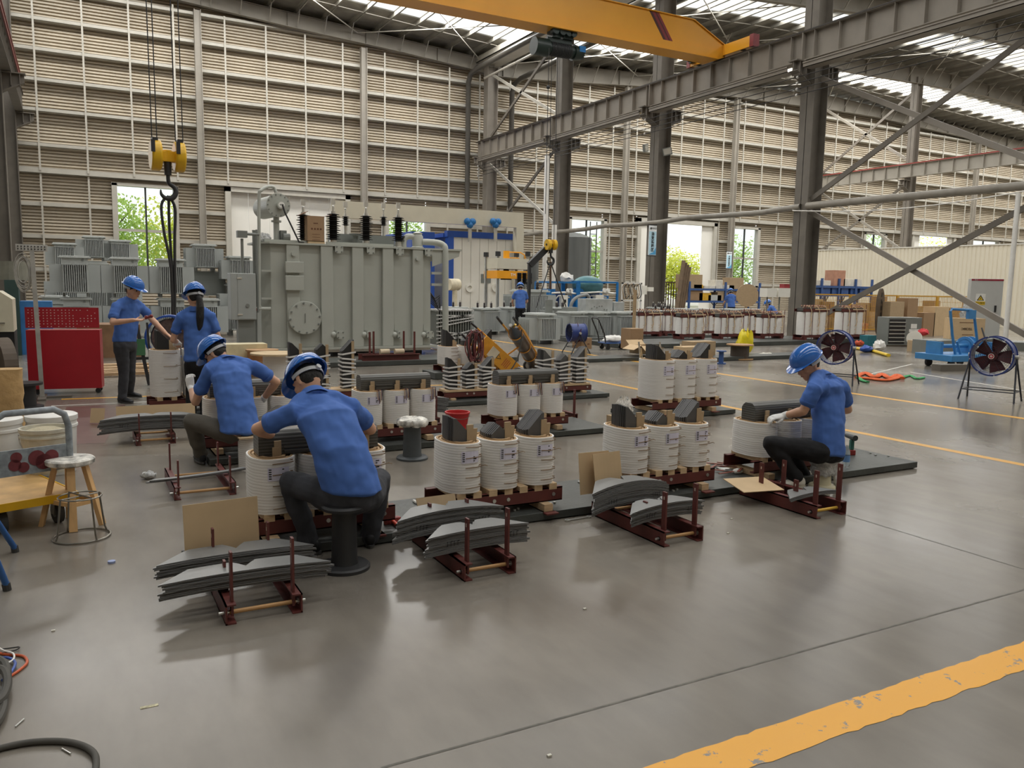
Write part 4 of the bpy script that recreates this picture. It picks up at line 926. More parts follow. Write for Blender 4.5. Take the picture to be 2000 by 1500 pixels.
# ================================================================ stools, carts and loose things in the foreground
BLK = mat('black_plastic_spool', '2c2c2d', .5, 0, .15, 5); DGREY = mat('dark_grey_plastic_spool', '4a4e50', .5, 0, .12, 6)
WRAP = mat('crumpled_clear_film', 'c9c9c7', .25, 0, .35, 22, bump=1.0, bscale=30, spec=.8)
TIM = mat('light_pine_leg', 'd2a771', .55, 0, .15, 6, stretch=(4, 4, .6))
def spool_stool(p, h, r, rf, m_, label, top=None, rc=None):
    t = thing('cable_spool_stool', p, 0, label, 'stool'); rc = rc or r
    MB().lathe([(rf, 0), (rf, .018), (rf*.93, .028), (r*1.06, .032)], n=32).obj('bottom_flange', m_, t, smooth=True)
    MB().lathe([(r*1.05, .03), (rc, .06), (rc*.93, h-.06), (rc*.95, h-.03)], n=28).obj('barrel', m_, t, smooth=True)
    MB().lathe([(rf*.5, h-.035), (rf*.86, h-.028), (rf*.88, h-.012), (rf*.8, h)], n=32).obj('top_flange', m_, t, smooth=True)
    if top:
        q = MB(); n = 36; rnd = random.Random(3); rows = []
        for (r_, z) in ((rf*.5, h-.05), (rf*.93, h-.045), (rf*1.0, h-.02), (rf*.96, h+.012), (rf*.7, h+.026), (rf*.3, h+.03)):
            rows.append([(r_*(1+rnd.uniform(-.05, .05))*math.cos(2*math.pi*i/n), r_*(1+rnd.uniform(-.05, .05))*math.sin(2*math.pi*i/n), z+rnd.uniform(-.008, .008)) for i in range(n)])
        vs = [v for r_ in rows for v in r_]; q.add(vs, [(a*n+i, a*n+(i+1) % n, (a+1)*n+(i+1) % n, (a+1)*n+i) for a in range(5) for i in range(n)]+[tuple(range(5*n, 6*n))])
        q.obj('film_cover', top, t, smooth=60)
    return t
c = G(676, 1112); spool_stool((c.x, c.y+.03, 0), .385, .075, .148, BLK, 'black cable spool used as a stool by the nearest worker')
BIRCH = mat('marbled_black_white_cover', 'cfcbc2', .5, 0, .75, 14, bump=.5, bscale=40)
c = G(805, 896); spool_stool((c.x, c.y, 0), .37, .088, .15, DGREY, 'empty dark grey spool stool with a marbled white top behind the hammer', top=BIRCH)
c = G(1605, 952); t = spool_stool((c.x, c.y, 0), .29, .07, .11, mat('cream_plastic', 'd8d0b2', .5), 'cream spool stool wrapped in clear film under the man at right', top=WRAP)
q = MB(); rnd = random.Random(5)
rows = []; n = 30
for (r_, z) in ((.086, .115), (.1, .15), (.092, .19), (.125, .25), (.135, .285), (.12, .3)): rows.append([(r_*(1+rnd.uniform(-.1, .1))*math.cos(2*math.pi*i/n), r_*(1+rnd.uniform(-.1, .1))*math.sin(2*math.pi*i/n), z+rnd.uniform(-.01, .01)) for i in range(n)])
q.add([v for r_ in rows for v in r_], [(a*n+i, a*n+(i+1) % n, (a+1)*n+(i+1) % n, (a+1)*n+i) for a in range(5) for i in range(n)])
for k in range(5):
    x = .05+.012*k; q.tube([(x, -.05, .27), (x+.02+.01*rnd.random(), -.06, .17), (x+.03, -.07, .07), (x+.04, -.09+.02*k, .01)], [.02, .016, .018, .012], 7)
q.obj('hanging_film', WRAP, t, smooth=True)
p2c = G(463, 905); 
t = thing('low_seat', (1.38, 7.28, 0), 0, 'low paper covered seat under the worker in glasses', 'stool'); MB().lathe([(.17, .0), (.17, .26), (.16, .3)], n=28).obj('drum', PAPER, t, smooth=True); MB().box(-.19, .19, -.17, .17, .3, .312).obj('board_pad', BOARD, t)
# wooden stool with marbled seat, metal ring stand in front of it
def wood_stool(p, h, r, label, seatm, rz=0, ang=(0, 120, 240), spread=1.25):
    t = thing('wooden_stool', p, rz, label, 'stool')
    MB().lathe([(r*.9, h-.045), (r, h-.035), (r*1.02, h-.01), (r*.95, h), (r*.4, h+.004)], n=30).obj('seat', seatm, t, smooth=True)
    for a in ang:
        c_, s_ = math.cos(math.radians(a)), math.sin(math.radians(a)); q = MB(); q.obox((0, 0, 0), (1, 0, 0), (0, 1, 0), (0, 0, 1)) if False else None
        q.bar((c_*r*.62, s_*r*.62, h-.045), (c_*r*spread, s_*r*spread, 0), .05, .028, up=(c_, s_, 0)); q.obj('leg', TIM, t)
    q = MB(); P = [(math.cos(math.radians(a))*r*1.05, math.sin(math.radians(a))*r*1.05, .17) for a in ang]
    for i in range(len(P)): q.bar(P[i], P[(i+1) % len(P)], .02, .028)
    q.obj('stretchers', TIM, t); return t
c = G(143, 1028); wood_stool((c.x, c.y+.05, 0), .46, .148, 'tall wooden stool with marbled black and white seat at left', BIRCH, rz=-.6, ang=(-55, 10, 130, 200), spread=1.3)
STW = mat('bare_steel_wire', '8e8a80', .3, .8, .15, 10)
c = G(160, 1049); t = thing('wire_stool_frame', (c.x, c.y, 0), 0, 'round steel wire stool frame without a seat standing on the floor', 'stool frame')
R0, R1, hh = .165, .125, .27
MB().tube([(R0*math.cos(a), R0*math.sin(a), .008) for a in np.linspace(0, 2*math.pi, 32, endpoint=False)], .006, 7, closed=True).obj('floor_ring', STW, t, smooth=True)
MB().tube([(R1*math.cos(a), R1*math.sin(a), hh) for a in np.linspace(0, 2*math.pi, 32, endpoint=False)], .005, 7, closed=True).obj('top_ring', STW, t, smooth=True)
MB().tube([(R1*math.cos(.5), R1*math.sin(.5), hh), (-R1*math.cos(.5), -R1*math.sin(.5), hh)], .005, 6).tube([(R1*math.cos(2.1), R1*math.sin(2.1), hh+.008), (-R1*math.cos(2.1), -R1*math.sin(2.1), hh+.008)], .005, 6).obj('cross_wires', STW, t)
for a in (.5, 2.1, 3.64, 5.24): MB().tube([(R1*math.cos(a), R1*math.sin(a), hh), (R1*1.02*math.cos(a), R1*1.02*math.sin(a), hh-.02), (R0*.93*math.cos(a), R0*.93*math.sin(a), .04), (R0*math.cos(a), R0*math.sin(a), .01)], .006, 7).obj('leg', STW, t, smooth=True)
# platform hand cart at the left edge
CG = mat('chipped_grey_paint', '8b9297', .45, 0, .3, 25); PLY = mat('worn_plywood_deck', 'c8a067', .6, 0, .2, 6); YM = mat('yellow_painted_rim', 'd6a414', .45, 0, .08, 8)
o0 = G(20, 1000); cx0, cx1 = -1.15, -.13; cyf, cyb = 6.35, 6.95
t = thing('platform_hand_cart', (-.62, 6.62, 0), .0, 'yellow rimmed platform hand cart with grey tube handle at left', 'hand cart')
ox, oy = -.62, 6.62
def L_(x, y, z): return (x-ox, y-oy, z)
zt = .215
HW = .255
MB().box(-.55, .49, -HW, HW, zt-.005, zt).obj('deck', PLY, t)
q = MB().box(-.56, .50, -HW-.01, -HW, zt-.05, zt+.004).box(-.56, .50, HW, HW+.01, zt-.05, zt+.004).box(.49, .50, -HW, HW, zt-.05, zt+.004).box(-.56, -.55, -HW, HW, zt-.05, zt+.004).box(-.55, .49, -HW, HW, zt-.05, zt-.045)
q.obj('rim', YM, t)
hx0 = .06
q = MB(); P = [(hx0-.0, -.38, zt)]; 
hz = .79
pts = [(.46, -HW+.02, zt-.02), (.46, -HW+.02, hz-.12), (.465, -HW+.045, hz-.04), (.47, -HW+.11, hz), (.47, HW-.11, hz), (.465, HW-.045, hz-.04), (.46, HW-.02, hz-.12), (.46, HW-.02, zt-.02)]
q.tube(pts, .022, 10); q.obj('handle', CG, t, smooth=True)
MB().box(.455, .465, -HW+.03, HW-.03, .38, .55).obj('handle_panel', CG, t)
q = MB()
for (yy, zz, rr) in ((-.09, .5, .04), (-.1, .45, .045), (-.05, .43, .04), (.03, .48, .06), (.07, .45, .06), (.12, .48, .05)): q.cyl((.466, yy, zz), (.469, yy, zz), rr*.85, n=18)
q.obj('red_paint_blots', mat('dark_red_spray', '6e2f33', .7, 0, .2, 20), t)
for xx, yy in ((.38, -.17), (.38, .17), (-.42, -.17), (-.42, .17)):
    w_ = MB().cyl((xx, yy-.02, .075), (xx, yy+.02, .075), .075, n=24).obj('wheel', mat('dark_rubber', '3a3937', .7), t, smooth=True)
    MB().cyl((xx, yy-.023, .075), (xx, yy+.023, .075), .035, n=16).obj('hub', mat('grey_plastic', '6d6d6b', .5), w_)
    MB().box(xx-.03, xx+.03, yy-.032, yy-.024, .06, zt-.05).box(xx-.03, xx+.03, yy+.024, yy+.032, .06, zt-.05).obj('wheel_fork', STW, t)
# adjust handle orientation: the handle stands at the near right end of the deck
Pa, Pb = G(9, 986, .21), G(126, 966, .21); Mm = (Pa+Pb)/2; ed = V((Pb.x-Pa.x, Pb.y-Pa.y, 0)).normalized(); bk_ = V((-ed.y, ed.x, 0)); cc_ = Mm+bk_*.49
t.location = (cc_.x, cc_.y, 0); t.rotation_euler = (0, 0, math.atan2(-bk_.y, -bk_.x))
# buckets, stool and bag behind the cart
WPL = mat('white_bucket_plastic', 'e6e4de', .45, 0, .06, 6); GRN = mat('green_bucket_print', '5c9a3c', .5, 0, .1, 4)
def bucket(p, h, r0, r1, label, m_, band=None, lid=None, handle=True, bands=True, tilt=None):
    t = thing('bucket', p, 0, label, 'bucket')
    prof = [(r0*.96, 0), (r0, .01), (r1*.985, h*.78), (r1*1.04, h*.8), (r1*1.04, h*.84), (r1, h*.85), (r1, h*.9), (r1*1.05, h*.92), (r1*1.05, h), (r1*.97, h), (r1*.95, h*.9), (r0*.94, .02), (0.001, .02)]
    MB().lathe(prof, n=32, cap=False).obj('shell', m_, t, smooth=True)
    if band:
        MB().lathe([(r0+(r1-r0)*.12+.0015, h*.12), (r0+(r1-r0)*.62+.0015, h*.62)], n=32, cap=False).obj('printed_band', band[0], t, smooth=True)
        MB().lathe([(r0+(r1-r0)*.62+.0015, h*.62), (r0+(r1-r0)*.74+.0015, h*.74)], n=32, cap=False).obj('yellow_band', band[1], t, smooth=True)
        q = MB(); v0 = [(math.cos(a)*(r0+(r1-r0)*.35+.004), math.sin(a)*(r0+(r1-r0)*.35+.004)) for a in np.linspace(-1.9, -1.2, 6)]
        q.add([(x, y, z) for x, y in v0 for z in (h*.2, h*.48)], [(2*i, 2*i+2, 2*i+3, 2*i+1) for i in range(5)]); q.obj('label', mat('cream_label', 'e2dfc4', .6), t, fix=False)
        q = MB()
        for i in range(4):
            a = -1.82+.15*i; rr = r0+(r1-r0)*.45+.0065; q.box(rr*math.cos(a)-.011, rr*math.cos(a)+.011, rr*math.sin(a)-.002, rr*math.sin(a), h*.37, h*.43)
        q.obj('label_print', PRINT, t)
    if lid: MB().lathe(lid[1], c=(0, 0, h*.88), n=28).obj('bucket_contents', lid[0], t, smooth=True)
    if handle:
        q = MB(); q.tube([(r1*1.04*math.cos(a), r1*1.04*math.sin(a)*.0-(r1*1.1)*abs(math.sin(a)), h*.86-abs(math.sin(a))*h*.45) for a in np.linspace(0, math.pi, 12)], .0035, 6); q.obj('wire_handle', STW, t)
    return t
c = AY(88, 838, 6.85); bucket((c.x, 6.85, .215), c.z-.2, .13, .165, 'open putty bucket with green and yellow print standing on the hand cart', mat('dirty_cream_bucket', 'c9c5b5', .6, 0, .2, 12), band=(GRN, mat('yellow_print', 'c9a84a', .5)), lid=(mat('dried_putty', 'b3a98e', .9, 0, .2, 10, bump=.5), [(.13, -.01), (.15, .01), (.08, .035), (.01, .03)]))
bucket((-.62, 7.75, .0), .5, .17, .19, 'large white bucket behind the hand cart, left of the pair', WPL, handle=False); bucket((-.22, 7.82, .0), .5, .17, .19, 'large white bucket behind the hand cart, right of the pair', WPL, handle=False)
for b_ in [o for o in COL.objects if o.name.startswith('bucket') and 'large white' in o.get('label', '')]:
    MB().lathe([(.185, .47), (.2, .475), (.2, .5), (.18, .51), (.05, .512)], n=32).obj('lid', WPL, b_, smooth=True)
c = G(10, 930); wood_stool((-.78, 7.1, 0), .52, .16, 'second wooden stool half hidden behind the hand cart handle', mat('stool_seat_pine', 'd3aa72', .5, 0, .1, 4), rz=.3)
q = MB(); n = 20; rnd = random.Random(2); rows = []
for z in np.linspace(0, .52, 10):
    rows.append([((.15+.02*rnd.random())*math.copysign(abs(math.cos(a))**.5, math.cos(a)), (.1+.02*rnd.random())*math.copysign(abs(math.sin(a))**.5, math.sin(a)), z) for a in np.linspace(0, 2*math.pi, n, endpoint=False)])
vs = [v for r in rows for v in r]; q.add(vs, [(a*n+i, a*n+(i+1) % n, (a+1)*n+(i+1) % n, (a+1)*n+i) for a in range(9) for i in range(n)]+[tuple(range(n))[::-1], tuple(range(9*n, 10*n))])
o = q.obj('paper_sack', mat('brown_sack_paper', 'bb9866', .8, 0, .12, 8, bump=.8, bscale=12), smooth=60); o.location = (-.6, 8.35, .33); tag(o, 'crumpled brown paper sack at the left edge behind the buckets', 'sack')
tag(MB().box(-.85, -.42, 8.2, 8.5, 0, .33).obj('crate', mat('dark_crate', '3b3733', .7)), 'dark crate under the brown paper sack', 'crate')
# blue metal legs at the left edge
BLU = mat('blue_tube_paint', '2f5f9c', .4, 0, .1, 8); 
t = thing('blue_trestle', (-.28, 4.93, 0), 0, 'blue steel trestle with two legs reaching in at the left edge', 'trestle')
for (p, q_) in ((AY(-75, 915, 5.28)-V(t.location), G(30, 1072, .02)-V(t.location)), (AY(-60, 968, 4.75)-V(t.location), G(14, 1146, .02)-V(t.location))):
    p = V(p)-V((.0, 0, 0)); MB().tube([p, q_], .017, 10).obj('leg', BLU, t, smooth=True); MB().tube([q_+V((-.005, 0, .02)), q_-V((0, 0, .02))], .021, 10).obj('leg_foot', mat('dark_rubber', '3a3937', .7), t)
MB().tube([AY(-75, 915, 5.28)-V(t.location), AY(-60, 968, 4.75)-V(t.location)], .018, 8).obj('top_rail', BLU, t)
# hoses and cables at lower left
def along(pts, z): return [tuple(G(x, y)[:2])+(z,) for x, y in pts]
def smooth_pts(P, n=6):
    P = [V(p) for p in P]; out = []
    for i in range(len(P)-1):
        a, b, c_, d = P[max(i-1, 0)], P[i], P[i+1], P[min(i+2, len(P)-1)]
        for k in range(n):
            t = k/n; out.append(.5*((2*b)+(c_-a)*t+(2*a-5*b+4*c_-d)*t*t+(3*b-a-3*c_+d)*t**3))
    out.append(P[-1]); return out
RUB = mat('dusty_black_hose', '4b4842', .7, 0, .12, 8)
tag(MB().tube(smooth_pts(along([(-60, 1488), (0, 1468), (60, 1456), (120, 1454), (160, 1462), (184, 1478), (188, 1500), (182, 1530)], .012)), .0115, 10).obj('black_hose', RUB, smooth=True), 'thick black hose curving over the floor at the bottom left corner', 'hose')
def lay(name, pts, r, m_, label, z=None, cat='cable'): return tag(MB().tube(smooth_pts(along(pts, z or r)), r, 8).obj(name, m_, smooth=True), label, cat)
lay('orange_cable', [(-20, 1275), (15, 1281), (45, 1284), (53, 1296), (40, 1310), (18, 1325)], .006, mat('orange_cable', 'c65a30', .5), 'orange cable bent into a corner on the floor at lower left')
lay('blue_cable', [(-20, 1300), (10, 1290), (30, 1300), (20, 1322), (5, 1335)], .006, mat('blue_cable', '3f5aa5', .5), 'blue cable beside the orange one on the floor at lower left', .014)
lay('white_cable', [(-15, 1262), (5, 1277), (26, 1284), (24, 1298), (-10, 1312)], .004, mat('white_cable_sheath', 'e6e3dc', .5), 'thin white cable looping over the orange one at lower left', .018)
lay('thin_black_cable', [(-20, 1275), (20, 1270), (38, 1268), (30, 1274), (5, 1280)], .003, mat('black_wire', '24211e', .6), 'thin black cable end sticking out at lower left', .01)
for k, (pts, z) in enumerate((([(-20, 1290), (10, 1305), (14, 1340), (0, 1372), (-30, 1390)], .02), ([(-20, 1318), (8, 1325), (16, 1350), (6, 1380), (-20, 1400)], .035), ([(-20, 1345), (2, 1362), (8, 1388), (-4, 1420), (-25, 1440)], .02))):
    lay('coiled_hose', pts, .016, RUB, ('outermost', 'middle', 'lowest')[k]+' turn of grey hose coiled at the left edge', z, 'hose')
# hammer, wrenches, bolts, scraps
t = thing('sledge_hammer', tuple(G(766, 1022, PZ)), 0, 'red headed sledge hammer with orange and black grip lying on the steel plate edge', 'hammer')
MB().box(-.055, .055, -.022, .022, 0, .042).obj('hammer_head', mat('chipped_red_hammer', '9c4440', .5, 0, .5, 40), t, bevel=.004)
MB().cyl((0, 0, .022), (-.005, -.11, .018), .011, .012).obj('handle', mat('orange_red_grip', 'd2482f', .5), t); MB().cyl((-.005, -.11, .018), (-.004, -.2, .012), .013, .015).obj('grip_end', BLK, t)
def spanner(p, q, label):
    p, q = V(p), V(q); m = MB(p); m.bar(p+V((0, 0, .006)), q+V((0, 0, .006)), .016, .007); m.ring(p+V((0, 0, .001)), p+V((0, 0, .012)), .02, .01, 12); m.ring(q+V((0, 0, .001)), q+V((0, 0, .012)), .018, .009, 12)
    tag(m.obj('spanner', ZINC), label, 'spanner')
spanner(G(1108, 1018), G(1150, 1011), 'steel spanner on the floor left of the right centre rack')
def rods(px, py, n, L, ang, label, z=PZ+.008, gr=None):
    c = G(px, py, z)
    for k in range(n):
        d = V((math.cos(ang+.04*k), math.sin(ang+.04*k), 0)); o = V((0, .014*k, .0)); m = MB(); m.cyl(c+o, c+o+d*L, .0065, n=8); m.cyl(c+o, c+o+d*.02, .011, n=6)
        tag(m.obj('threaded_rod', ZINC), label, 'threaded rod', gr)
rods(812, 982, 5, .16, -.9, 'threaded rod in the bundle left of the left coil unit', gr='threaded rods left of the left coil unit')
rods(1138, 944, 6, .18, -1.0, 'threaded rod in the bundle left of the two upright boards', gr='threaded rods left of the upright boards')
rods(1412, 918, 7, .3, -.75, 'long threaded rod in the bundle beside the man at right', gr='threaded rods beside the man at right')
rnd = random.Random(11)
for k, (x, y, lb) in enumerate(((1005, 998, 0), (1012, 995, 0), (1066, 987, 0), (1075, 985, 0), (1083, 983, 0), (1315, 960, 1), (1322, 957, 1), (1375, 951, 1), (1437, 948, 1), (1700, 886, 2), (1710, 890, 2), (1735, 892, 2))):
    c = G(x, y, PZ); m = MB(); m.cyl(c+V((0, 0, .001)), c+V((0, 0, .013)), .011, n=6)
    tag(m.obj('steel_nut', ZINC), ('small bright nut on the plate by the left coil unit', 'small bright nut on the plate by the right centre coil unit', 'small bright nut on the plate behind the man at right')[lb], 'nut', ('nuts by the left coil unit', 'nuts by the right centre coil unit', 'nuts behind the man at right')[lb])
for x, y, n_ in ((1429, 1014, 'nearest the plate'), (1422, 1042, 'furthest forward at right centre'), (1142, 1190, 'bare floor at centre'), (1073, 1477, 'bottom edge'), (104, 1233, 'left floor')):
    c = G(x, y); tag(MB().box(c.x-.008, c.x+.008, c.y-.005, c.y+.006, 0, .006).obj('floor_scrap', mat('pale_scrap', 'cfcbbd', .6)), 'tiny pale scrap on the floor, '+n_, 'scrap')
for (a, b, n_) in (((30, 1421), (47, 1406), 'left one'), ((121, 1464), (138, 1474), 'right one inside the hose loop')):
    tag(MB().tube([G(*a)+V((0, 0, .004)), G(*b)+V((0, 0, .004))], .003, 6).obj('steel_pin', ZINC), 'thin steel pin on the floor at lower left, '+n_, 'pin')
c = G(218, 1099); tag(MB().cyl((c.x, c.y, 0), (c.x, c.y, .012), .021, n=20).obj('blue_disc', mat('pale_blue_cap', '98a5cc', .5), smooth=True), 'pale blue bottle top on the floor below the wire stool frame', 'bottle top')
c = G(358, 1079); tag(MB().cyl((c.x, c.y, 0), (c.x, c.y, .012), .01, n=12).obj('plastic_plug', BLK), 'small black plug on the floor left of the square board', 'plug')
p, q_ = G(366, 1088, .012), G(388, 1062, .012); tag(MB().bar(p, q_, .03, .024).obj('wood_stick', mat('pine_stick', 'dcbf8c', .7)), 'short pale wood stick leaning by the square board', 'stick')
c = G(293, 1380); tag(MB().box(c.x-.035, c.x+.03, c.y-.008, c.y+.01, 0, .002).obj('torn_label', mat('torn_label', 'b9b294', .7, 0, .5, 60)), 'torn yellowish label stuck on the floor at lower left', 'label')
def crumple(c, r, m_, label, name='crumpled_film', cat='plastic film', sq=(1, 1, .6), seed=0, n=16):
    rnd = random.Random(seed); m = MB(); m.ball((0, 0, r*sq[2]), r, n, 10, sq=sq)
    m.v = [V((v.x*(1+rnd.uniform(-.22, .22)), v.y*(1+rnd.uniform(-.22, .22)), max(0, v.z*(1+rnd.uniform(-.25, .25))))) for v in m.v]
    o = m.obj(name, m_, smooth=70); o.location = c; return tag(o, label, cat)
crumple(G(372, 1142, .0), .06, WRAP, 'crumpled clear film under the nearest sheet stacks', sq=(1.1, .8, .35), seed=1)
crumple(G(290, 935), .06, WRAP, 'crumpled clear film on the floor by the empty red rack', sq=(1, .8, .5), seed=2)
crumple(G(1217, 812, .30), .1, mat('clear_bag_film', 'd9d2c6', .2, 0, .3, 20, bump=1, spec=.8), 'clear plastic bag bundle behind the right centre coil unit', name='plastic_bag', cat='bag', sq=(1, .9, .9), seed=3)
c = G(1217, 812, .3); tag(MB().box(c.x-.13, c.x+.13, c.y-.12, c.y+.12, 0, .30).obj('carton', BOARD), 'brown carton under the clear plastic bag behind the right centre coils', 'box')
crumple(G(1440, 925, PZ), .04, mat('white_paper', 'e6e2da', .7), 'crumpled white paper beside the pile of red strips', name='paper_scrap', cat='paper', sq=(1.3, .8, .5), seed=4)
rnd = random.Random(8)
for k in range(7):
    c = G(1392+9*k-(k % 3)*8, 905+6*(k % 4), PZ+.006+.006*k); a = rnd.uniform(-1.2, .6); d = V((math.cos(a), math.sin(a), 0))*.09
    tag(MB().bar(c-d, c+d, .02, .006).obj('copper_red_strip', mat('reddish_strip', '8a4a3a', .5, 0, .2, 10)), 'reddish brown metal strip in the loose pile between the two right coil units', 'strip', 'strips between the two right coil units')
t = thing('water_bottle', tuple(G(1652, 912, PZ)), 0, 'clear water bottle with blue label on the plate behind the man at right', 'bottle')
MB().lathe([(.028, 0), (.031, .01), (.031, .13), (.024, .16), (.012, .185), (.012, .2)], n=18).obj('bottle_body', mat('clear_bottle', 'dfe9ee', .05, trans=.9), t, smooth=True); MB().lathe([(.032, .05), (.032, .11)], n=18, cap=False).obj('label', mat('blue_label', '6f9ad0', .5), t)
t = thing('cordless_drill', tuple(G(1662, 888, PZ)), 1.2, 'green and black cordless drill with red battery standing on the plate', 'drill')
MB().box(-.035, .04, -.03, .03, 0, .05).obj('battery', mat('dark_red_plastic', '8c2c2a', .5), t, bevel=.006); MB().box(-.02, .02, -.018, .018, .05, .15).obj('grip', mat('teal_plastic', '2f6a60', .5), t, bevel=.006); MB().cyl((-.06, 0, .175), (.1, 0, .175), .028, .022, n=14).cyl((.1, 0, .175), (.15, 0, .175), .014, n=10).obj('drill_body', mat('dark_drill', '33383a', .5), t)
# red bucket behind the left coil unit
t = thing('red_bucket', tuple(G(893, 850, PZ)), 0, 'red plastic bucket behind the left coil unit', 'bucket')
MB().lathe([(.085, 0), (.088, .01), (.125, .235), (.135, .24), (.135, .255), (.12, .255), (.083, .02), (.001, .02)], n=32, cap=False).obj('shell', mat('red_bucket_plastic', 'c22a2c', .4), t, smooth=True)
MB().tube([(.13*math.cos(a), -.14*math.sin(a)*.9, .24-.05*math.sin(a)) for a in np.linspace(0, math.pi, 10)], .003, 6).obj('wire_handle', STW, t)
# red perforated tool cabinet and leaning pole
RED = mat('bright_red_cabinet_paint', 'a81f2b', .35, 0, .06, 3)
t = thing('red_tool_cabinet', (-.17, 13.15, 0), -.14, 'red steel tool cabinet with perforated upper panel on castors at left', 'cabinet'); t.scale = (.93, 1, .97)
MB().box(-.5, .5, 0, .3, .08, .95).obj('body', RED, t)
MB().box(-.5, -.48, 0, .012, .98, 1.28).box(.48, .5, 0, .012, .98, 1.28).box(-.5, .5, 0, .012, 1.26, 1.28).box(-.48, .48, .002, .009, .98, 1.26).obj('perforated_panel', RED, t)
q = MB(); rnd = random.Random(6)
for i in range(19):
    for j in range(7):
        if rnd.random() < (.1 if i < 13 else .45): continue
        x, z = -.455+.05*i, 1.0+.04*j; q.box(x-.007, x+.007, -.002, .0015, z-.006, z+.006)
q.obj('perforations', mat('pale_hole', 'd8b3ae', .8), t); 
for x, y in ((-.4, .05), (.44, .05), (-.4, .25), (.44, .25)):
    MB().cyl((x, y-.02, .04), (x, y+.02, .04), .038, n=16).box(x-.02, x+.02, y-.026, y+.026, .05, .085).obj('castor', BLK, t)
t = thing('support_pole', tuple(G(83, 778)), 0, 'leaning grey steel pole with perforated plate on top before the red cabinet', 'pole')
top = AY(62, 486, 13.1)-V(t.location); MB().bar((0, 0, .02), top, .055, .055, up=(0, 1, 0)).obj('post', mat('grey_post', 'a09c93', .5, 0, .15, 6), t)
MB().box(top.x-.19, top.x+.19, -.2+top.y+.17, .04+top.y, top.z-.03, top.z+.06).obj('top_plate', mat('pale_plate', 'c2bfb7', .5), t)
q = MB()
for i in range(9):
    for j in range(2): q.box(top.x-.17+.04*i, top.x-.155+.04*i, top.y-.04, top.y-.033, top.z-.012+.035*j, top.z+.003+.035*j)
q.obj('plate_holes', PRINT, t)
MB().box(-.02, .36, -.05, .0, 0, .03).box(-.05, .05, -.3, .3, 0, .025).obj('foot', DARKST, t)
q = MB(); rnd = random.Random(4)
for k in range(9):
    c_ = top+V((-.13+.03*rnd.random(), -.02, -.3-.06*rnd.random())); r1, r2 = .05+.06*rnd.random(), .14+.12*rnd.random(); ph = rnd.random()*6
    q.tube([c_+V((r1*math.cos(a), .04*math.sin(a+ph), r2*math.sin(a))) for a in np.linspace(0, 2*math.pi, 16, endpoint=False)], .006, 5, closed=True)
q.tube([top+V((-.1, -.03, -.45)), top+V((.0, -.03, -.62)), top+V((.12, -.03, -.66)), top+V((.15, -.03, -.55))], .006, 5)
q.obj('hung_cable_bundle', mat('grey_cable_bundle', 'b0aca3', .6, 0, .2, 10), t)
c = G(52, 795); t = thing('black_spool', (c.x, c.y-.1, 0), 0, 'black cable spool on the floor left of the pole foot', 'spool'); MB().lathe([(.2, 0), (.2, .03), (.12, .03), (.12, .3), (.2, .3), (.2, .33), (.02, .33)], n=28).obj('spool_body', BLK, t, smooth=True)
# machine, cabinet and bench at far left
t = thing('cream_machine', tuple(G(12, 778)), 0, 'cream coloured machine with round dark port at the left edge', 'machine')
t.location = (-1.12, 13.2, 0)
MB().box(-.9, .35, 0, .7, .9, 1.35).prism([(-.9, 1.35), (.35, 1.35), (.2, 1.46), (-.9, 1.5)], 0, .7).obj('housing', mat('cream_machine_paint', 'd9d2b9', .5, 0, .1, 4), t)
MB().cyl((.0, -.01, 1.22), (.0, .0, 1.22), .1, n=24).obj('round_port', mat('dark_port', '3b3430', .5), t); MB().bar((-.02, -.02, 1.02), (.25, -.02, 1.02), .02, .02).obj('handle_bar', STW, t)
MB().box(-.9, .35, .02, .68, 0, .9).obj('bench', mat('black_bench', '1d1c1c', .6), t)
crumple((-1.05, 13.15, .9), .12, WPL, 'white crumpled cloth on the bench by the cream machine', name='cloth', cat='cloth', seed=12)
t = thing('electric_cabinet', (-1.78, 19.0, 0), 0, 'white electrical cabinet with yellow warning sign behind the cream machine', 'cabinet')
SG = mat('light_grey_cabinet_paint', 'c9cac6', .4, 0, .04, 3); YS = mat('yellow_sign', 'e6c12c', .5); WS = mat('white_sign', 'f0efe8', .5); BS = mat('black_sign_print', '1c1a18', .5)
MB().box(-.3, .3, 0, .5, .05, 2.0).obj('body', SG, t, bevel=.01); MB().box(-.3, .3, -.006, 0, 1.92, 1.98).obj('red_header', mat('dark_red_header', '9c2338', .5), t)
def warn(t, x, z, s, y=-.008):
    MB().box(x-s*.5, x+s*.5, y-.002, y, z-s*.1, z+s*.8).obj('sign_white', WS, t); MB().box(x-s*.5, x+s*.5, y-.002, y, z-s*.5, z-s*.1).obj('sign_yellow', YS, t)
    q = MB(); q.prism([(x-s*.38, z), (x+s*.38, z), (x, z+s*.66)], y-.004, y-.002); q.obj('triangle', BS, t); q = MB(); q.prism([(x-s*.26, z+s*.06), (x+s*.26, z+s*.06), (x, z+s*.5)], y-.006, y-.004); q.obj('triangle_field', YS, t)
    q = MB(); q.prism([(x+s*.05, z+s*.4), (x-s*.08, z+s*.22), (x, z+s*.22), (x-s*.04, z+s*.09), (x+s*.09, z+s*.26), (x+s*.01, z+s*.26)], y-.008, y-.006); q.obj('lightning', BS, t)
    text('sign_text', '当心触电', s*.24, BS, t, (x, y-.004, z-s*.3), (1, 0, 0), (0, 0, 1))
warn(t, .02, 1.46, .24); MB().box(-.22, -.1, -.01, 0, 1.66, 1.76).obj('meter', BS, t)
tag(MB().box(-1.3, -1.05, 20.1, 20.6, 0, 1.6).obj('green_tank_stand', mat('dark_green_paint', '2c4440', .5)), 'dark green machine column behind the leaning pole', 'machine')
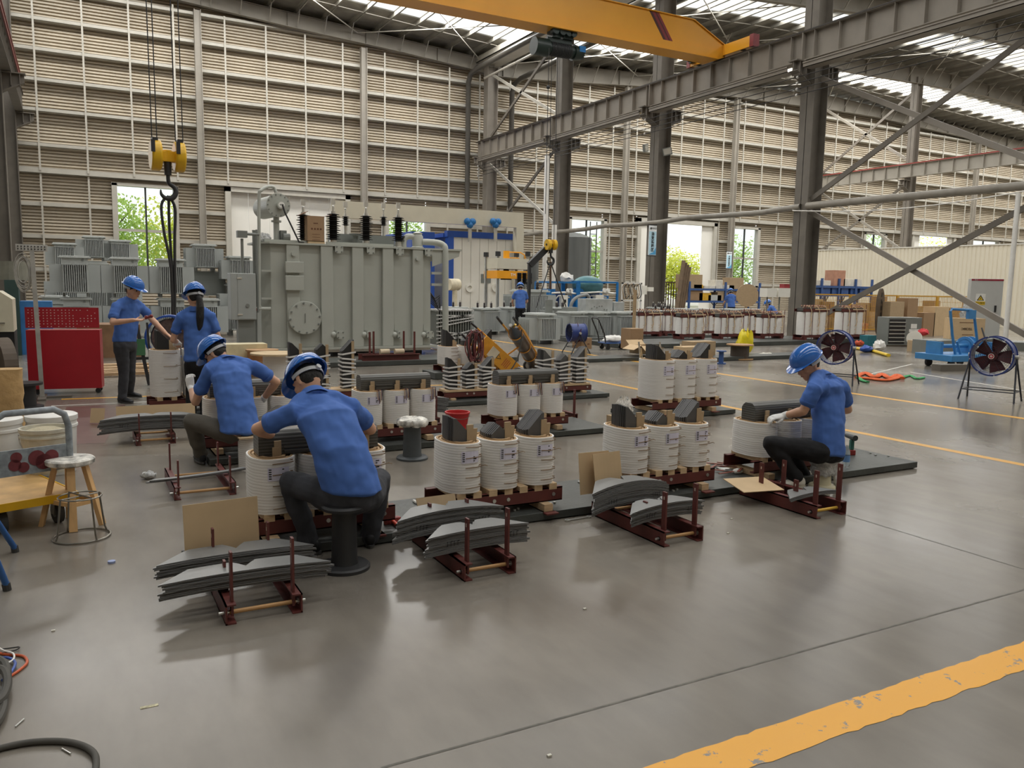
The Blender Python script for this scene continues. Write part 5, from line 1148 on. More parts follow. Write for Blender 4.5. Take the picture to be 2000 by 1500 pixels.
tag(MB().box(-1.05, -.45, 20.3, 20.9, 0, 1.15).obj('blue_cabinet', mat('mid_blue_paint', '3a78b4', .5)), 'blue cabinet behind the leaning pole', 'cabinet')
tag(MB().cyl((-1.15, 20.9, 1.6), (-1.15, 20.9, 2.0), .35, .3, n=24).obj('grey_vessel', mat('olive_grey_vessel', '7a786a', .5)), 'grey vessel top behind the hanging cable bundle', 'vessel')
tag(MB().cyl((-.95, 12.4, .45), (-.8, 12.45, .45), .42, n=32).obj('brown_disc', mat('brown_disc', '57493a', .6)), 'dark brown round disc standing by the black bench', 'disc')
# ================================================================ the big grey power transformer
TG = mat('transformer_grey_paint', 'b2b4ab', .42, 0, .04, 1.5, bump=.04, bscale=20); TGD = mat('transformer_grey_dark', '7d807b', .5, 0, .05, 3)
SIL = mat('black_silicone_sheds', '161514', .75); BRASS = mat('bright_terminal_metal', 'd8d6cf', .3, .7)
BY = 18.0
c0 = AY(530, 600, BY).x; c1 = AY(841, 600, BY).x; ZT = 2.5
t = thing('power_transformer', ((c0+c1)/2, BY+.6, 0), 0, 'big grey power transformer tank with ribs, black bushings and bolted manhole', 'transformer'); T = t; OFFT = tuple(t.location)
PX = lambda x, y=600, Y=BY: AY(x, y, Y)
m = MB(OFFT); m.prism([(c0, BY), (c1, BY), (c1+.02, BY+1.2), (c0+.1, BY+1.2), (c0-.18, BY+1.0), (c0-.18, BY+.2)], .22, ZT-.03, 'xy'); m.obj('tank', TG, t, bevel=.012)
MB(OFFT).prism([(c0-.05, BY-.14), (c1+.1, BY-.14), (c1+.1, BY+1.35), (c0-.05, BY+1.35), (c0-.3, BY+1.1), (c0-.3, BY+.1)], .17, .22, 'xy').obj('base_flange', TG, t)
MB(OFFT).prism([(c0-.04, BY-.12), (c1+.75, BY-.12), (c1+.75, BY+1.3), (c0-.04, BY+1.3), (c0-.28, BY+1.1), (c0-.28, BY+.1)], ZT-.03, ZT+.01, 'xy').obj('cover_flange', TG, t)
MB(OFFT).box(c0+.1, c1, BY-.02, BY+1.1, .1, .17).obj('white_base_strip', WPL, t)
for x in (c0+.3, c0+1.5, c1-1.5, c1-.3): MB(OFFT).box(x-.12, x+.12, BY+.1, BY+1.1, 0, .17).obj('skid', BLK, t)
for i, (a, b) in enumerate(((559, 584), (625.5, 649), (686, 708), (745, 766), (803, 823.5))):
    xa, xb = PX(a).x, PX(b).x; MB(OFFT).box(xa, xb, BY-.1, BY, .22, ZT-.03).obj('stiffener_rib', TG, t, bevel=.012)
for (a, b, y0, y1) in ((555, 590, 511, 533), (555, 590, 538, 567)):
    z0, z1 = PX(570, y1, BY-.14).z, PX(570, y0, BY-.14).z; MB(OFFT).box(PX(a).x, PX(b).x, BY-.2, BY-.1, z0, z1).obj('terminal_cover', TG, t, bevel=.01)
p = PX(594.6, 620.8, BY-.12); m = MB(OFFT); m.cyl((p.x, BY-.03, p.z), (p.x, BY-.16, p.z), .37, n=40).cyl((p.x, BY-.16, p.z), (p.x, BY-.19, p.z), .36, n=40)
mh = m.obj('manhole_cover', TG, t, bevel=.006)
for k in range(12):
    a = k*math.pi/6+.1; q = V((p.x+.325*math.cos(a), BY-.19, p.z+.325*math.sin(a))); MB(OFFT).cyl(q, q-V((0, .035, 0)), .02, n=8).obj('manhole_bolt', TGD, mh)
MB(OFFT).bar((p.x, BY-.2, p.z-.1), (p.x, BY-.2, p.z+.1), .012, .02).obj('manhole_handle', TGD, mh)
def valve(x, y, low=False):
    p = PX(x, y, BY-.15); m = MB(OFFT); m.cyl((p.x, BY, p.z), (p.x, BY-.14, p.z), .07, n=16); s_ = .09; m.prism([(p.x-s_, p.z-s_*.6), (p.x-s_*.6, p.z-s_), (p.x+s_*.6, p.z-s_), (p.x+s_, p.z-s_*.6), (p.x+s_, p.z+s_*.6), (p.x+s_*.6, p.z+s_), (p.x-s_*.6, p.z+s_), (p.x-s_, p.z+s_*.6)], BY-.17, BY-.14)
    if low: m.ball((p.x-.14, BY-.08, p.z-.0), .07, 12, 8); m.prism([(p.x-.13, p.z+.1), (p.x-.04, p.z+.1), (p.x-.13, p.z+.24)], BY-.06, BY-.045)
    o = m.obj('valve_flange', TG, t)
    for dx in (-.055, .055):
        for dz in (-.055, .055): MB(OFFT).cyl((p.x+dx, BY-.17, p.z+dz), (p.x+dx, BY-.195, p.z+dz), .017, n=6).obj('flange_bolt', TGD, o)
for x, y in ((662, 487), (724, 489), (781, 491.6), (837, 493.5)): valve(x, y)
for x, y in ((665, 654), (724.5, 654), (783.7, 654), (840, 654)): valve(x, y, True)
for x, y in ((572.7, 495.8), (815, 505.4)):
    p = PX(x, y, BY-.12); MB(OFFT).cyl((p.x, BY-.1, p.z), (p.x, BY-.17, p.z), .045, n=16).obj('round_plug', TG, t)
p = PX(841, 523).z; q = MB(OFFT)
for yy in (BY-.08, BY+1.0): q.prism([(c1, ZT-.03), (c1+.72, ZT-.03), (c1+.70, ZT-.16), (c1, ZT-.42)], yy, yy+.02)
q.obj('side_bracket', TG, t)
def bushing(x, y0, y1, r, Y, n_sh, small=False):
    """x, top and bottom pixel rows of the shed stack"""
    a, b = AY(x, y0, Y), AY(x, y1, Y); X = b.x; z0, z1 = b.z, a.z; prof = []; h = (z1-z0)/n_sh
    for k in range(n_sh):
        z = z0+k*h; rr = r if k % 2 == 0 else r*.84; prof += [(r*.5, z), (r*.5, z+h*.35), (rr, z+h*.45), (rr, z+h*.55), (r*.5, z+h*.85)]
    o = MB(OFFT).lathe(prof, c=(X, Y, 0), n=20).obj('bushing', SIL, t, smooth=30)
    MB(OFFT).lathe([(r*.75, ZT), (r*.75, ZT+.02), (r*.55, ZT+.03), (r*.5, z0)], c=(X, Y, 0), n=16).obj('bushing_flange', BRASS, o)
    q = MB(OFFT); q.cyl((X, Y, z1), (X, Y, z1+.05), r*.35, n=12).cyl((X, Y, z1+.05), (X, Y, z1+.14), r*.2, n=10).ball((X, Y, z1+.16), .028, 8, 6).box(X-.05, X+.05, Y-.008, Y+.008, z1+.2, z1+.33).cyl((X, Y, z1+.14), (X, Y, z1+.2), .015, n=8)
    q.obj('terminal', BRASS, o)
bushing(593, 419, 469, .155, BY+.3, 11); bushing(651, 417, 469, .165, BY+.15, 12); bushing(715, 421, 470, .155, BY+.15, 12); bushing(778, 424, 472, .155, BY+.15, 12)
bushing(675, 422, 441, .09, BY+.95, 5); bushing(749, 423, 441, .09, BY+.95, 5)
a, b = PX(640, 448, BY+.75), PX(770, 470, BY+.75); MB(OFFT).box(a.x+.1, b.x, BY+.72, BY+1.1, ZT, ZT+.3).obj('turret_box', TGD, t)
a = PX(692, 450, BY+.6); MB(OFFT).lathe([(.07, ZT), (.07, ZT+.25), (.15, ZT+.28), (.15, ZT+.3)], c=(a.x, BY+.5, 0), n=18).obj('chimney', TGD, t)
m = MB(OFFT)
for x0, x1 in ((520, 610), (640, 700), (700, 770)): m.box(PX(x0).x, PX(x1).x, BY+.05, BY+.1, ZT+.01, ZT+.07)
m.obj('cover_edge_box', TG, t)
# conservator drum on its post, goose neck pipe
p = PX(543, 401, BY+.1); dr = MB(OFFT); dr.cyl((p.x, BY+.1, p.z), (p.x-.1, BY+1.15, p.z), .235, n=36).cyl((p.x, BY+.06, p.z), (p.x, BY+.1, p.z), .255, n=36)
dr = dr.obj('conservator_drum', TG, t)
for k in range(14):
    a = k*2*math.pi/14; q = V((p.x+.225*math.cos(a), BY+.06, p.z+.225*math.sin(a))); MB(OFFT).cyl(q, q-V((0, .02, 0)), .014, n=6).obj('drum_bolt', TGD, dr)
MB(OFFT).cyl((p.x+.04, BY+.06, p.z), (p.x+.04, BY-.06, p.z), .09, n=24).obj('gauge_body', TG, dr); MB(OFFT).cyl((p.x+.04, BY-.06, p.z), (p.x+.04, BY-.065, p.z), .065, n=24).obj('gauge_dial', WS, dr)
MB(OFFT).bar((p.x+.0, BY-.068, p.z), (p.x+.08, BY-.068, p.z+.01), .003, .012).obj('gauge_needle', BS, dr)
MB(OFFT).cyl((p.x-.0, BY+.3, ZT), (p.x, BY+.3, p.z-.2), .065, n=14).cyl((p.x, BY+.3, p.z-.35), (p.x, BY+.3, p.z-.31), .11, n=14).obj('drum_post', TG, t)
g = [PX(506, y, BY-.1) for y in (603, 480, 385)]+[PX(510, 372, BY-.1), PX(522, 365, BY), PX(534, 366, BY+.1), PX(539, 376, BY+.1)]
MB(OFFT).tube(smooth_pts([tuple(v) for v in g], 5), .035, 10).obj('gooseneck_pipe', TG, t, smooth=True)
MB(OFFT).tube([(p.x+.06, BY-.07, p.z), (p.x+.1, BY-.08, p.z-.15), (p.x+.25, BY-.06, p.z-.45), (p.x+.42, BY, ZT+.03), (p.x+.6, BY+.1, ZT+.03)], .018, 8).obj('black_gauge_cable', BLK, t)
MB(OFFT).box(p.x+.07, p.x+.2, BY+.2, BY+.4, ZT, ZT+.28).cyl((p.x+.1, BY+.1, ZT+.13), (p.x+.24, BY+.1, ZT+.13), .08, n=12).obj('relay', TGD, t)
# outlet elbow and long pipe at the right end, ladder steps
a = PX(817, 460, BY+.1); m = MB(OFFT); m.lathe([(.15, ZT), (.15, ZT+.03), (.12, ZT+.05), (.13, ZT+.28), (.1, ZT+.33), (.12, ZT+.36), (.02, ZT+.4)], c=(a.x, BY+.15, 0), n=18); m.obj('tap_changer_head', TG, t, smooth=40)
MB(OFFT).tube(smooth_pts([(a.x-.35, BY+.15, ZT), (a.x-.34, BY+.15, ZT+.18), (a.x-.25, BY+.15, ZT+.27), (a.x-.1, BY+.15, ZT+.27)], 4), .07, 12).obj('elbow_pipe', TG, t, smooth=True)
b = PX(869, 600, BY-.1); MB(OFFT).tube(smooth_pts([(a.x+.1, BY+.1, ZT+.16), (b.x-.2, BY, ZT+.15), (b.x-.04, BY-.06, ZT+.09), (b.x, BY-.1, ZT-.1), (b.x+.01, BY-.1, 1.2), (b.x+.02, BY-.1, .42)], 5), .075, 14).obj('outlet_pipe', TG, t, smooth=True)
for z in (1.9, 1.63): MB(OFFT).box(c1, b.x, BY-.06, BY-.02, z, z+.06).obj('pipe_bracket', TG, t)
for k in range(6): MB(OFFT).tube([(c1+.05, BY+.2, 1.5-.05*k), (c1+.15+.03*k, BY+.1, 1.32-.06*k), (c1+.3, BY+.15, 1.4-.04*k)], .014, 6).obj('coiled_cable', BLK, t)
# left side: pipes, valves
for x, y in ((520, 529), (520, 583)):
    p = PX(x, y, BY-.02); MB(OFFT).box(p.x-.12, c0, BY-.12, BY+.02, p.z-.02, p.z+.02).obj('pipe_clip', TG, t)
p = PX(508, 603, BY-.1); MB(OFFT).cyl((p.x-.1, BY-.1, p.z), (p.x+.22, BY-.1, p.z), .04, n=12).cyl((p.x, BY-.1, p.z-.05), (p.x, BY-.1, p.z+.06), .035, n=10).obj('drain_valve', TG, t)
for dz in (0, -.03): MB(OFFT).cyl((p.x-.11, BY-.14, p.z+dz), (p.x-.08, BY-.14, p.z+dz), .02, n=10).obj('red_valve_wheel', mat('red_valve', '9c2530', .5), t)
for xx in (500, 497): q = PX(xx, 500, BY); MB(OFFT).tube([(q.x, BY+.1, .3), (q.x, BY+.1, 2.75)], .02, 7).obj('side_pipe', TGD, t)
# carton on top between two bushings
a, b = PX(600, 468, BY-.05), PX(638, 424, BY-.05)
k = thing('open_carton', ((a.x+b.x)/2, BY+.1, ZT+.01), .0, 'open brown carton standing on the big transformer between two bushings', 'box'); hw = (b.x-a.x)/2; zz = b.z-ZT
CART = mat('brown_carton', 'a08262', .8, 0, .05, 6)
MB().box(-hw, hw*.75, -.15, -.145, .05, zz).box(-hw, hw*.75, .15, .155, .05, zz).box(-hw, -hw+.005, -.15, .15, .05, zz).box(hw*.75-.005, hw*.75, -.15, .15, .05, zz).box(-hw, hw*.75, -.15, .15, .05, .06).obj('carton_body', CART, k)
MB().obox((-hw-.06, 0, zz+.05), (.09, 0, .045), (0, .15, 0), (-.002, 0, .004)).obox((hw*.75+.08, 0, zz+.02), (.09, 0, .03), (0, .15, 0), (0, 0, .004)).obj('flaps', mat('dark_carton_inside', '7a563c', .8), k)
MB().box(-hw*.9, hw*.8, -.14, .14, 0, .05).obj('thin_box_below', BOARDL, k)
text('print', '▪▪▪▪', .07, mat('carton_print', '5c3f2c', .8), k, (-.05, -.152, zz*.55), (1, 0, 0), (0, 0, 1)) if False else None
q = MB()
for i in range(4): q.box(-hw*.6+i*.065, -hw*.6+i*.065+.04, -.152, -.1505, zz*.5, zz*.5+.04)
for i in range(3): q.box(-hw*.5, hw*.3, -.152, -.1505, zz*(.33-.1*i), zz*(.33-.1*i)+.008)
q.box(-hw*.35, hw*.1, -.152, -.1505, zz*.72, zz*.72+.02); q.obj('carton_print', mat('carton_print', '6e4a33', .8), k)
crumple((PX(517, 463, BY+.2).x, BY+.3, ZT+.01), .13, WRAP, 'crumpled film bundle on the left end of the big transformer cover', seed=20, sq=(1.1, .8, .7))
# control box beside the tank
a, b = AY(452, 625, 17.6), AY(499, 534, 17.6)
t = thing('control_box', ((a.x+b.x)/2, 17.8, 0), 0, 'grey control box on a stand left of the big transformer tank', 'control box'); hw = (b.x-a.x)/2
MB().box(-hw, hw, -.2, .2, a.z, b.z).obj('box_body', mat('control_box_grey', 'a3a7a4', .45, 0, .04, 3), t, bevel=.012)
MB().box(-hw*.45, hw, -.21, -.2, a.z+.02, b.z-.02).obj('box_door', mat('control_box_grey', 'a3a7a4', .45), t)
for z in (b.z-.12, a.z+.1): MB().box(-hw*.5, -hw*.1, -.225, -.21, z, z+.03).obj('hinge', SIL if False else BRASS, t)
MB().cyl((hw*.3, -.21, a.z+.3), (hw*.3, -.23, a.z+.3), .04, n=16).obj('door_knob', TGD, t)
MB().box(-.1, hw, -.1, .15, 0, a.z).obj('stand', TGD, t)
p = AY(474, 458, 17.7); MB().cyl((p.x-t.location.x, 0, b.z), (p.x-t.location.x, 0, p.z-.08), .03, n=10).box(p.x-t.location.x-.1, p.x-t.location.x+.1, -.08, .08, p.z-.06, p.z+.08).cyl((p.x-t.location.x+.1, 0, p.z+.02), (p.x-t.location.x+.35, 0, p.z+.02), .03, n=8).cyl((p.x-t.location.x+.3, 0, 1.0), (p.x-t.location.x+.3, 0, p.z+.12), .022, n=8).obj('gauge_post', TGD, t)
# ================================================================ distribution transformers
TLG = mat('pale_transformer_grey', 'bfc2be', .42, 0, .03, 2); FIN = mat('fin_grey', 'aeb2af', .45, 0, .03, 3)
def dist(name_label, w_=1.25, d_=.75, h=1.1, neck=.16, nf=12, lid=True, bush=0, group=None):
    t = thing('distribution_transformer', (0, 0, 0), 0, name_label, 'transformer', group); cw = w_*.52; fz0, fz1 = .14, h-neck-.06
    MB().box(-cw/2, cw/2, -d_/2, d_/2, .1, h-.02).obj('tank', TLG, t)
    m = MB()
    for k in range(nf):
        x = -cw*.44+cw*.88*k/(nf-1); m.box(x-.011, x+.011, -d_/2-.2, -d_/2, fz0, fz1)
    m.box(-cw*.5, cw*.5, -d_/2-.21, -d_/2-.02, fz1, fz1+.02).box(-cw*.5, cw*.5, -d_/2-.21, -d_/2-.02, fz0-.02, fz0)
    m.obj('front_fins', FIN, t)
    for s_ in (-1, 1):
        m = MB(); n = 7
        for k in range(n):
            y = -d_*.46+d_*.92*k/(n-1); m.box(*sorted((s_*cw/2, s_*w_/2)), y-.006, y+.006, fz0-.02, fz1+.02)
        m.box(*sorted((s_*w_*.495, s_*w_*.5)), -d_*.46, d_*.46, fz0, fz0+.02).box(*sorted((s_*w_*.495, s_*w_*.5)), -d_*.46, d_*.46, fz1-.02, fz1)
        m.obj('side_fins', FIN, t)
    MB().box(-cw*.62, cw*.62, -d_*.62, d_*.62, h-.03, h).box(-cw*.56, cw*.56, -d_*.56, d_*.56, h, h+.03).obj('lid', TLG, t, bevel=.006)
    MB().box(-cw*.5, -cw*.4, -d_*.5, d_*.5, 0, .1).obj('skid', TGD, t); MB().box(cw*.4, cw*.5, -d_*.5, d_*.5, 0, .1).obj('skid', TGD, t)
    MB().cyl((cw*.3, -d_/2-.0, h-neck*.5), (cw*.3, -d_/2-.04, h-neck*.5), .03, n=10).obj('plug', TGD, t)
    for k in range(bush):
        x = -cw*.42+cw*.84*k/max(1, bush-1); y = -d_*.25 if k % 2 else .1
        o = MB().lathe([(.035, 0), (.035, .05), (.05, .06), (.03, .08), (.05, .1), (.03, .12), (.045, .14), (.02, .17)], c=(x, y, h+.03), n=10).obj('bushing', mat('brown_bushing', '2d2320', .3), t)
        MB().cyl((x, y, h+.19), (x, y, h+.25), .02, n=8).obj('terminal', BRASS, o)
    return t
A = dist('front left stacked grey transformer standing lowest behind the red cabinet', group='stacked grey transformers at left')
B = dist('x', w_=1.1, d_=.7, h=.8, neck=.06, group='stacked grey transformers at left')
def put(proto, px, Y, z, label, first=[0], k=None, group=None):
    p = AY(px, 560, Y); o = dup(proto, (p.x, Y, z), label=label, group=group)
    if k: o.scale = k
    return o
used_A = False
ga = 'stacked grey transformers at left'
A.location = (AY(148, 560, 26).x, 26, 0)
for (px, z, lb) in ((148, 1.15, 'upper grey transformer of the leftmost stack behind the red cabinet'), (245, 0, 'lower grey transformer of the stack behind the standing man'), (245, 1.15, 'upper grey transformer of the stack behind the standing man'), (333, 0, 'lower grey transformer of the stack behind the hanging sling'), (333, 1.15, 'upper grey transformer of the stack behind the hanging sling'), (398, 0, 'lower grey transformer behind the ponytail'), (105, 0, 'grey transformer half hidden at the far left of the stacks')):
    put(A, px, 26 if px != 105 else 28.5, z, lb)
B.location = (AY(399, 560, 27.0).x, 27.0, 1.95); B['label'] = 'small grey transformer topping the stack right of the ponytail worker'
MB().box(B.location.x-.6, B.location.x+.6, 26.75, 27.3, 1.2, 1.95).obj('stacking_frame', TGD); tag(bpy.data.objects['stacking_frame'], 'grey frame between the stacked transformers right of the ponytail worker', 'frame')
for px, Y, z, lb in ((187, 31, 2.25, 'small grey transformer on the back row left of the tall window'), (237, 31, 2.15, 'small grey transformer on the back row before the tall window'), (466, 26.5, 1.6, 'small grey transformer above the control box at left of the big tank'), (130, 30, 1.95, 'grey transformer with round top ring at the back left')):
    put(B, px, Y, z, lb); p = AY(px, 560, Y)
    tag(dup(A, (p.x, Y, 0), label='grey transformer under: '+lb[:0]+'x'), 'lower grey transformer carrying the '+lb.split(' ', 1)[1][:60] if False else None)
# the lower ones that carry the back row get their own labels
low = [o for o in COL.objects if o.get('label', '') == 'grey transformer under: x']
for o, lb in zip(low, ('grey transformer on the floor below the small one left of the window', 'grey transformer on the floor below the small one before the window', 'grey transformer on the floor behind the control box', 'grey transformer on the floor at the back left below the ring top')):
    o['label'] = lb
for o, zt_ in zip(low, (2.25, 2.15, 1.6, 1.95)): o.scale = (1, 1, zt_/1.13)
gm = 'grey transformers in the middle of the hall'
C_ = dist('grey finned transformer in front right of the gas cylinder trolley', w_=1.05, d_=.7, h=.86, neck=.07, nf=10, bush=0, group=gm); C_.location = (AY(1055, 560, 20.6).x, 20.6, 0)
D_ = dist('x', w_=1.2, d_=.7, h=.88, neck=.05, nf=16, bush=5, group=gm); D_.location = (AY(949, 560, 25.0).x, 25.0, 0); D_['label'] = 'grey transformer with brown bushings right of the long grey pipe'
for px, Y, pr_, z, lb in ((888, 26, D_, 0, 'bushing topped grey transformer behind the grey outlet pipe'), (1000, 26, D_, 0, 'bushing topped grey transformer left of the worker under the hook'), (1118, 22.0, C_, 0, 'grey transformer behind the blue drum fan, left part'),
                          (1163, 22.0, C_, 0, 'grey transformer just right of the blue drum fan'), (1208, 22.0, C_, 0, 'grey transformer behind the leaning black handle'), (1252, 22.0, C_, 0, 'grey transformer behind the tall tan post'), (1297, 22.6, D_, 0, 'grey transformer with black bushings behind the cartons'),
                          (1090, 26, D_, 0, 'second row grey transformer behind the hook chain'), (1340, 25.5, C_, 0, 'grey transformer in the back row under the leaning planks'), (1385, 25.5, C_, 0, 'grey transformer in the back row before the blue shelf'), (1430, 25.5, C_, 0, 'grey transformer in the back row before the worker at the shelf'), (1466, 25.5, C_, 0, 'grey transformer at the right end of the back row'),
                          (1290, 26.5, D_, 0, 'grey transformer with pale bushings at the foot of the banner column')):
    put(pr_, px, Y, z, lb)
# open metal tanks and a panel lying on the row
def tank_box(px0, px1, y0, y1, Y, label, m_=None, d_=.5):
    a, b = AY(px0, y1, Y), AY(px1, y0, Y); q = MB().box(a.x, b.x, Y, Y+d_, a.z, b.z); q = q.obj('metal_box', m_ or mat('bare_zinc_panel', 'b5b9b8', .3, .4, .15, 4), bevel=.01); return tag(q, label, 'metal box')
tb = tank_box(1144, 1197, 584, 609, 22.2, 'bare metal box with round holes on top of the transformer row')
q = MB(tuple(tb.location)); rnd = random.Random(3)
for k in range(7):
    x = tb.location.x-.3+.1*k; z = tb.location.z+.06+.2*rnd.random(); q.cyl((x, 22.19, z), (x, 22.2, z), .025, n=12)
q.obj('holes', TGD, tb)
tank_box(1199, 1219, 590, 610, 22.3, 'small galvanised panel box right of the holed metal box')
tank_box(1066, 1080, 585, 611, 20.6, 'upright grey panel left of the blue drum fan', TGD, .06)
tank_box(1106, 1128, 600, 609, 22.0, 'open grey lid plate tilted on the transformer above the blue drum fan', TGD, .3)
# ================================================================ finished coil units with clamps
COPL = mat('copper_and_wood_leads', 'd0b592', .7, 0, .2, 15)
def finished(label, w_=1.0, h=.5, d_=.36, rod=True, group=None, tall=0):
    t = thing('clamped_coil_unit', (0, 0, 0), 0, label, 'coil unit', group); s = w_*.31; a, b = w_*.155, d_*.5
    for k in (-1, 0, 1): 
        o = ovals(MB(), [(a, b, .16), (a, b, .16+h), (a-.03, b-.03, .165+h)], cap=True).obj('coil', PAPER, t, smooth=50); o.location = (k*s, 0, 0)
    for z0 in (.08, .18+h):
        for y in (-d_*.4, d_*.4): MB().channel((-w_/2, y, z0+.04), (w_/2, y, z0+.04), .05, .09, .01, side=(1 if y > 0 else -1)).obj('clamp_beam', REDST, t)
    MB().box(-w_*.45, -w_*.36, -d_*.6, d_*.6, 0, .08).box(w_*.36, w_*.45, -d_*.6, d_*.6, 0, .08).obj('foot', REDST, t)
    MB().box(-w_*.46, w_*.46, -d_*.3, d_*.3, .2+h, .3+h).obj('yoke', LAMZ, t)
    for x in (-w_*.46, -w_*.155, w_*.48): MB().cyl((x, -d_*.55, .03), (x, -d_*.55, .42+h), .009, n=6).obj('clamp_rod', REDST, t)
    rnd = random.Random(int(w_*100)); m = MB()
    for k in range(3):
        x = (k-1)*s+a*.6
        m.tube([(x, -b-.005, .6*h), (x+.02, -b-.03, .8*h), (x-.01, -b-.02, h+.1), (x, -b-.03, h+.2), (x-.05, -b, h+.33), (x-.15, -b+.03, h+.36)], .013, 6)
        for j in range(3): m.tube([(x-.06, -b-.005, .2+h*.17*j), (x-.005, -b-.03, .2+h*.17*j), (x+.01, -b-.02, .24+h*.17*j)], .007, 5)
        m.tube([(x+.0, -b-.02, .2), (x+.01, -b-.03, .2+h*.5), (x-.02, -b-.02, .2+h*.7)], .006, 5)
    m.box(-w_*.1, w_*.46, -b-.06, -b-.04, h+.24, h+.27); m.obj('lead_wires', COPL, t)
    m = MB()
    for k in range(9):
        x = -w_*.4+w_*.1*k; m.tube([(x, -.05, h+.3), (x+.05, -.1, h+.38), (x+.12, .02, h+.36)], .014, 5).ball((x+.05, .05, h+.36), .025, 6, 5)
    m.obj('tap_leads', mat('copper_red_leads', 'b08670', .5, 0, .4, 20), t)
    return t
gf = 'clamped coil units on the right'
E_ = finished('clamped white coil unit in front, second from the left of its row', group=gf); E_.location = (AY(1345, 660, 19.6).x, 19.6, .12)
F_ = finished('x', w_=1.15, h=.72, d_=.4, group=gf); F_.location = (AY(1582, 660, 18.3).x, 18.3, .12); F_['label'] = 'taller clamped coil unit right of the thick column foot'
for px, Y, pr_, lb in ((1262, 21.0, E_, 'clamped coil unit at the left end behind the tall carton'), (1420, 19.4, E_, 'clamped coil unit behind the yellow bag'), (1500, 19.2, E_, 'clamped coil unit right before the thick column'), (1312, 21.2, E_, 'half hidden clamped coil unit in the second row at left'), (1382, 21.0, E_, 'half hidden clamped coil unit in the second row at centre'), (1462, 20.9, E_, 'half hidden clamped coil unit in the second row at right'), (1655, 18.2, F_, 'tallest right clamped coil unit above the middle fan')):
    p = AY(px, 660, Y); dup(pr_, (p.x, Y, .12), label=lb)
steel_plate(13.2, 23.6, 17.9, 19.95, 'long dark steel plate under the clamped coil units', .12)
steel_plate(13.2, 20.4, 20.5, 21.4, 'dark steel plate under the second row of clamped coil units', .12)
steel_plate(12.0, 16.4, 14.2, 14.9, 'low dark steel plate in front of the cartons and reels', .09)
steel_plate(9.95, 12.0, 14.9, 15.6, 'low dark steel plate under the blue hand truck', .08)
# ================================================================ machines, shelves and loose goods in the middle and far hall
CRM = mat('cream_white_panel', 'e9e6db', .5, 0, .03, 1); BLUF = mat('oven_blue_paint', '2d55ab', .4, 0, .05, 3); BEI = mat('beige_press_paint', 'cdc7b4', .45, 0, .04, 2)
ORG = mat('orange_yellow_paint', 'eda11c', .4, 0, .05, 4); CYANB = mat('machine_blue', '1f6fae', .4, 0, .15, 6); BLU2 = mat('shelf_blue', '3c5c94', .45, 0, .1, 6)
def bx(px0, px1, py0, py1, Y, d, name, m_, label, cat, par=None, z0=None):
    a, b = AY(px0, py1, Y), AY(px1, py0, Y); q = MB().box(a.x, b.x, Y, Y+d, a.z if z0 is None else z0, b.z)
    return tag(q.obj(name, m_), label, cat)
# drying oven with blue frame
Y = 37.0; a, b = AY(884, 600, Y), AY(1004, 463, Y); zt = AY(884, 463, Y).z
t = thing('drying_oven', (a.x+2, Y, 0), 0, 'large cream drying oven with blue frame behind the press', 'oven'); o_ = tuple(t.location)
m = MB(o_); n = 7
for k in range(n): m.box(a.x+(b.x-a.x)*k/n+.01, a.x+(b.x-a.x)*(k+1)/n-.01, Y, Y+5, .3, zt)
m.obj('cream_panels', CRM, t)
MB(o_).box(a.x-.35, b.x+.35, Y-.08, Y+.3, zt, zt+.3).box(a.x-.3, a.x, Y-.08, Y+.3, 0, zt).box(b.x, b.x+.25, Y-.08, Y+.3, 0, zt).box(a.x-.4, b.x+.35, Y+.3, Y+5.2, zt, zt+.2).box(a.x-2.1, a.x-.9, Y+.2, Y+5, 0, zt+.2).obj('blue_frame', BLUF, t)
for px in (916, 967):
    p = AY(px, 562, Y); MB(o_).ring((p.x, Y-.12, p.z), (p.x, Y, p.z), .22, .11, 20).cyl((p.x, Y-.03, p.z), (p.x, Y, p.z), .11, n=16).obj('port_flange', CRM, t)
p = AY(948, 545, Y); MB(o_).box(p.x-.25, p.x+.3, Y-.03, Y, p.z-.2, p.z+.25).obj('grey_plate', TGD, t)
p = AY(892, 556, Y-1.5); q = MB().cyl((p.x-.5, Y-1.6, p.z), (p.x+.1, Y-1.4, p.z), .28, n=24).cyl((p.x-.1, Y-1.5, 0), (p.x-.1, Y-1.5, p.z-.1), .12, n=12).box(p.x-.35, p.x+.2, Y-1.8, Y-1.2, 0, .12)
tag(q.obj('vacuum_duct', mat('cream_duct_paint', 'd9cfb4', .45)), 'cream duct on a stand in front of the drying oven', 'duct')
# gantry beam over the oven
Y = 36.5; a, b = AY(690, 418, Y), AY(1020, 440, Y); t = thing('gantry_frame', (b.x, Y, 0), 0, 'pale gantry frame with a long beam above the drying oven', 'gantry'); o_ = tuple(t.location)
MB(o_).box(a.x-1, b.x, Y-.15, Y+.15, 4.6+.0, 5.35).obj('beam', BEI, t); MB(o_).box(b.x-.42, b.x+.0, Y-.2, Y+.2, 0, 4.6).obj('post', BEI, t); MB(o_).box(a.x-1.2, a.x-.8, Y-.2, Y+.2, 0, 4.6).obj('post', BEI, t)
for px, lb in ((918, 'left'), (968, 'right')):
    p = AY(px, 436, Y-.3); k = thing('chain_hoist', (p.x, Y-.3, p.z), 0, 'small blue chain hoist hanging on the gantry beam, the %s one' % lb, 'hoist')
    MB().ball((-.14, 0, .08), .17, 12, 8).ball((.14, 0, .08), .17, 12, 8).ball((0, 0, -.08), .17, 12, 8).box(-.15, .15, -.1, .1, -.05, .1).obj('hoist_body', CYANB, k); MB().box(-.08, .08, -.04, .04, -.9, -.2).obj('hanger', GALV, k)
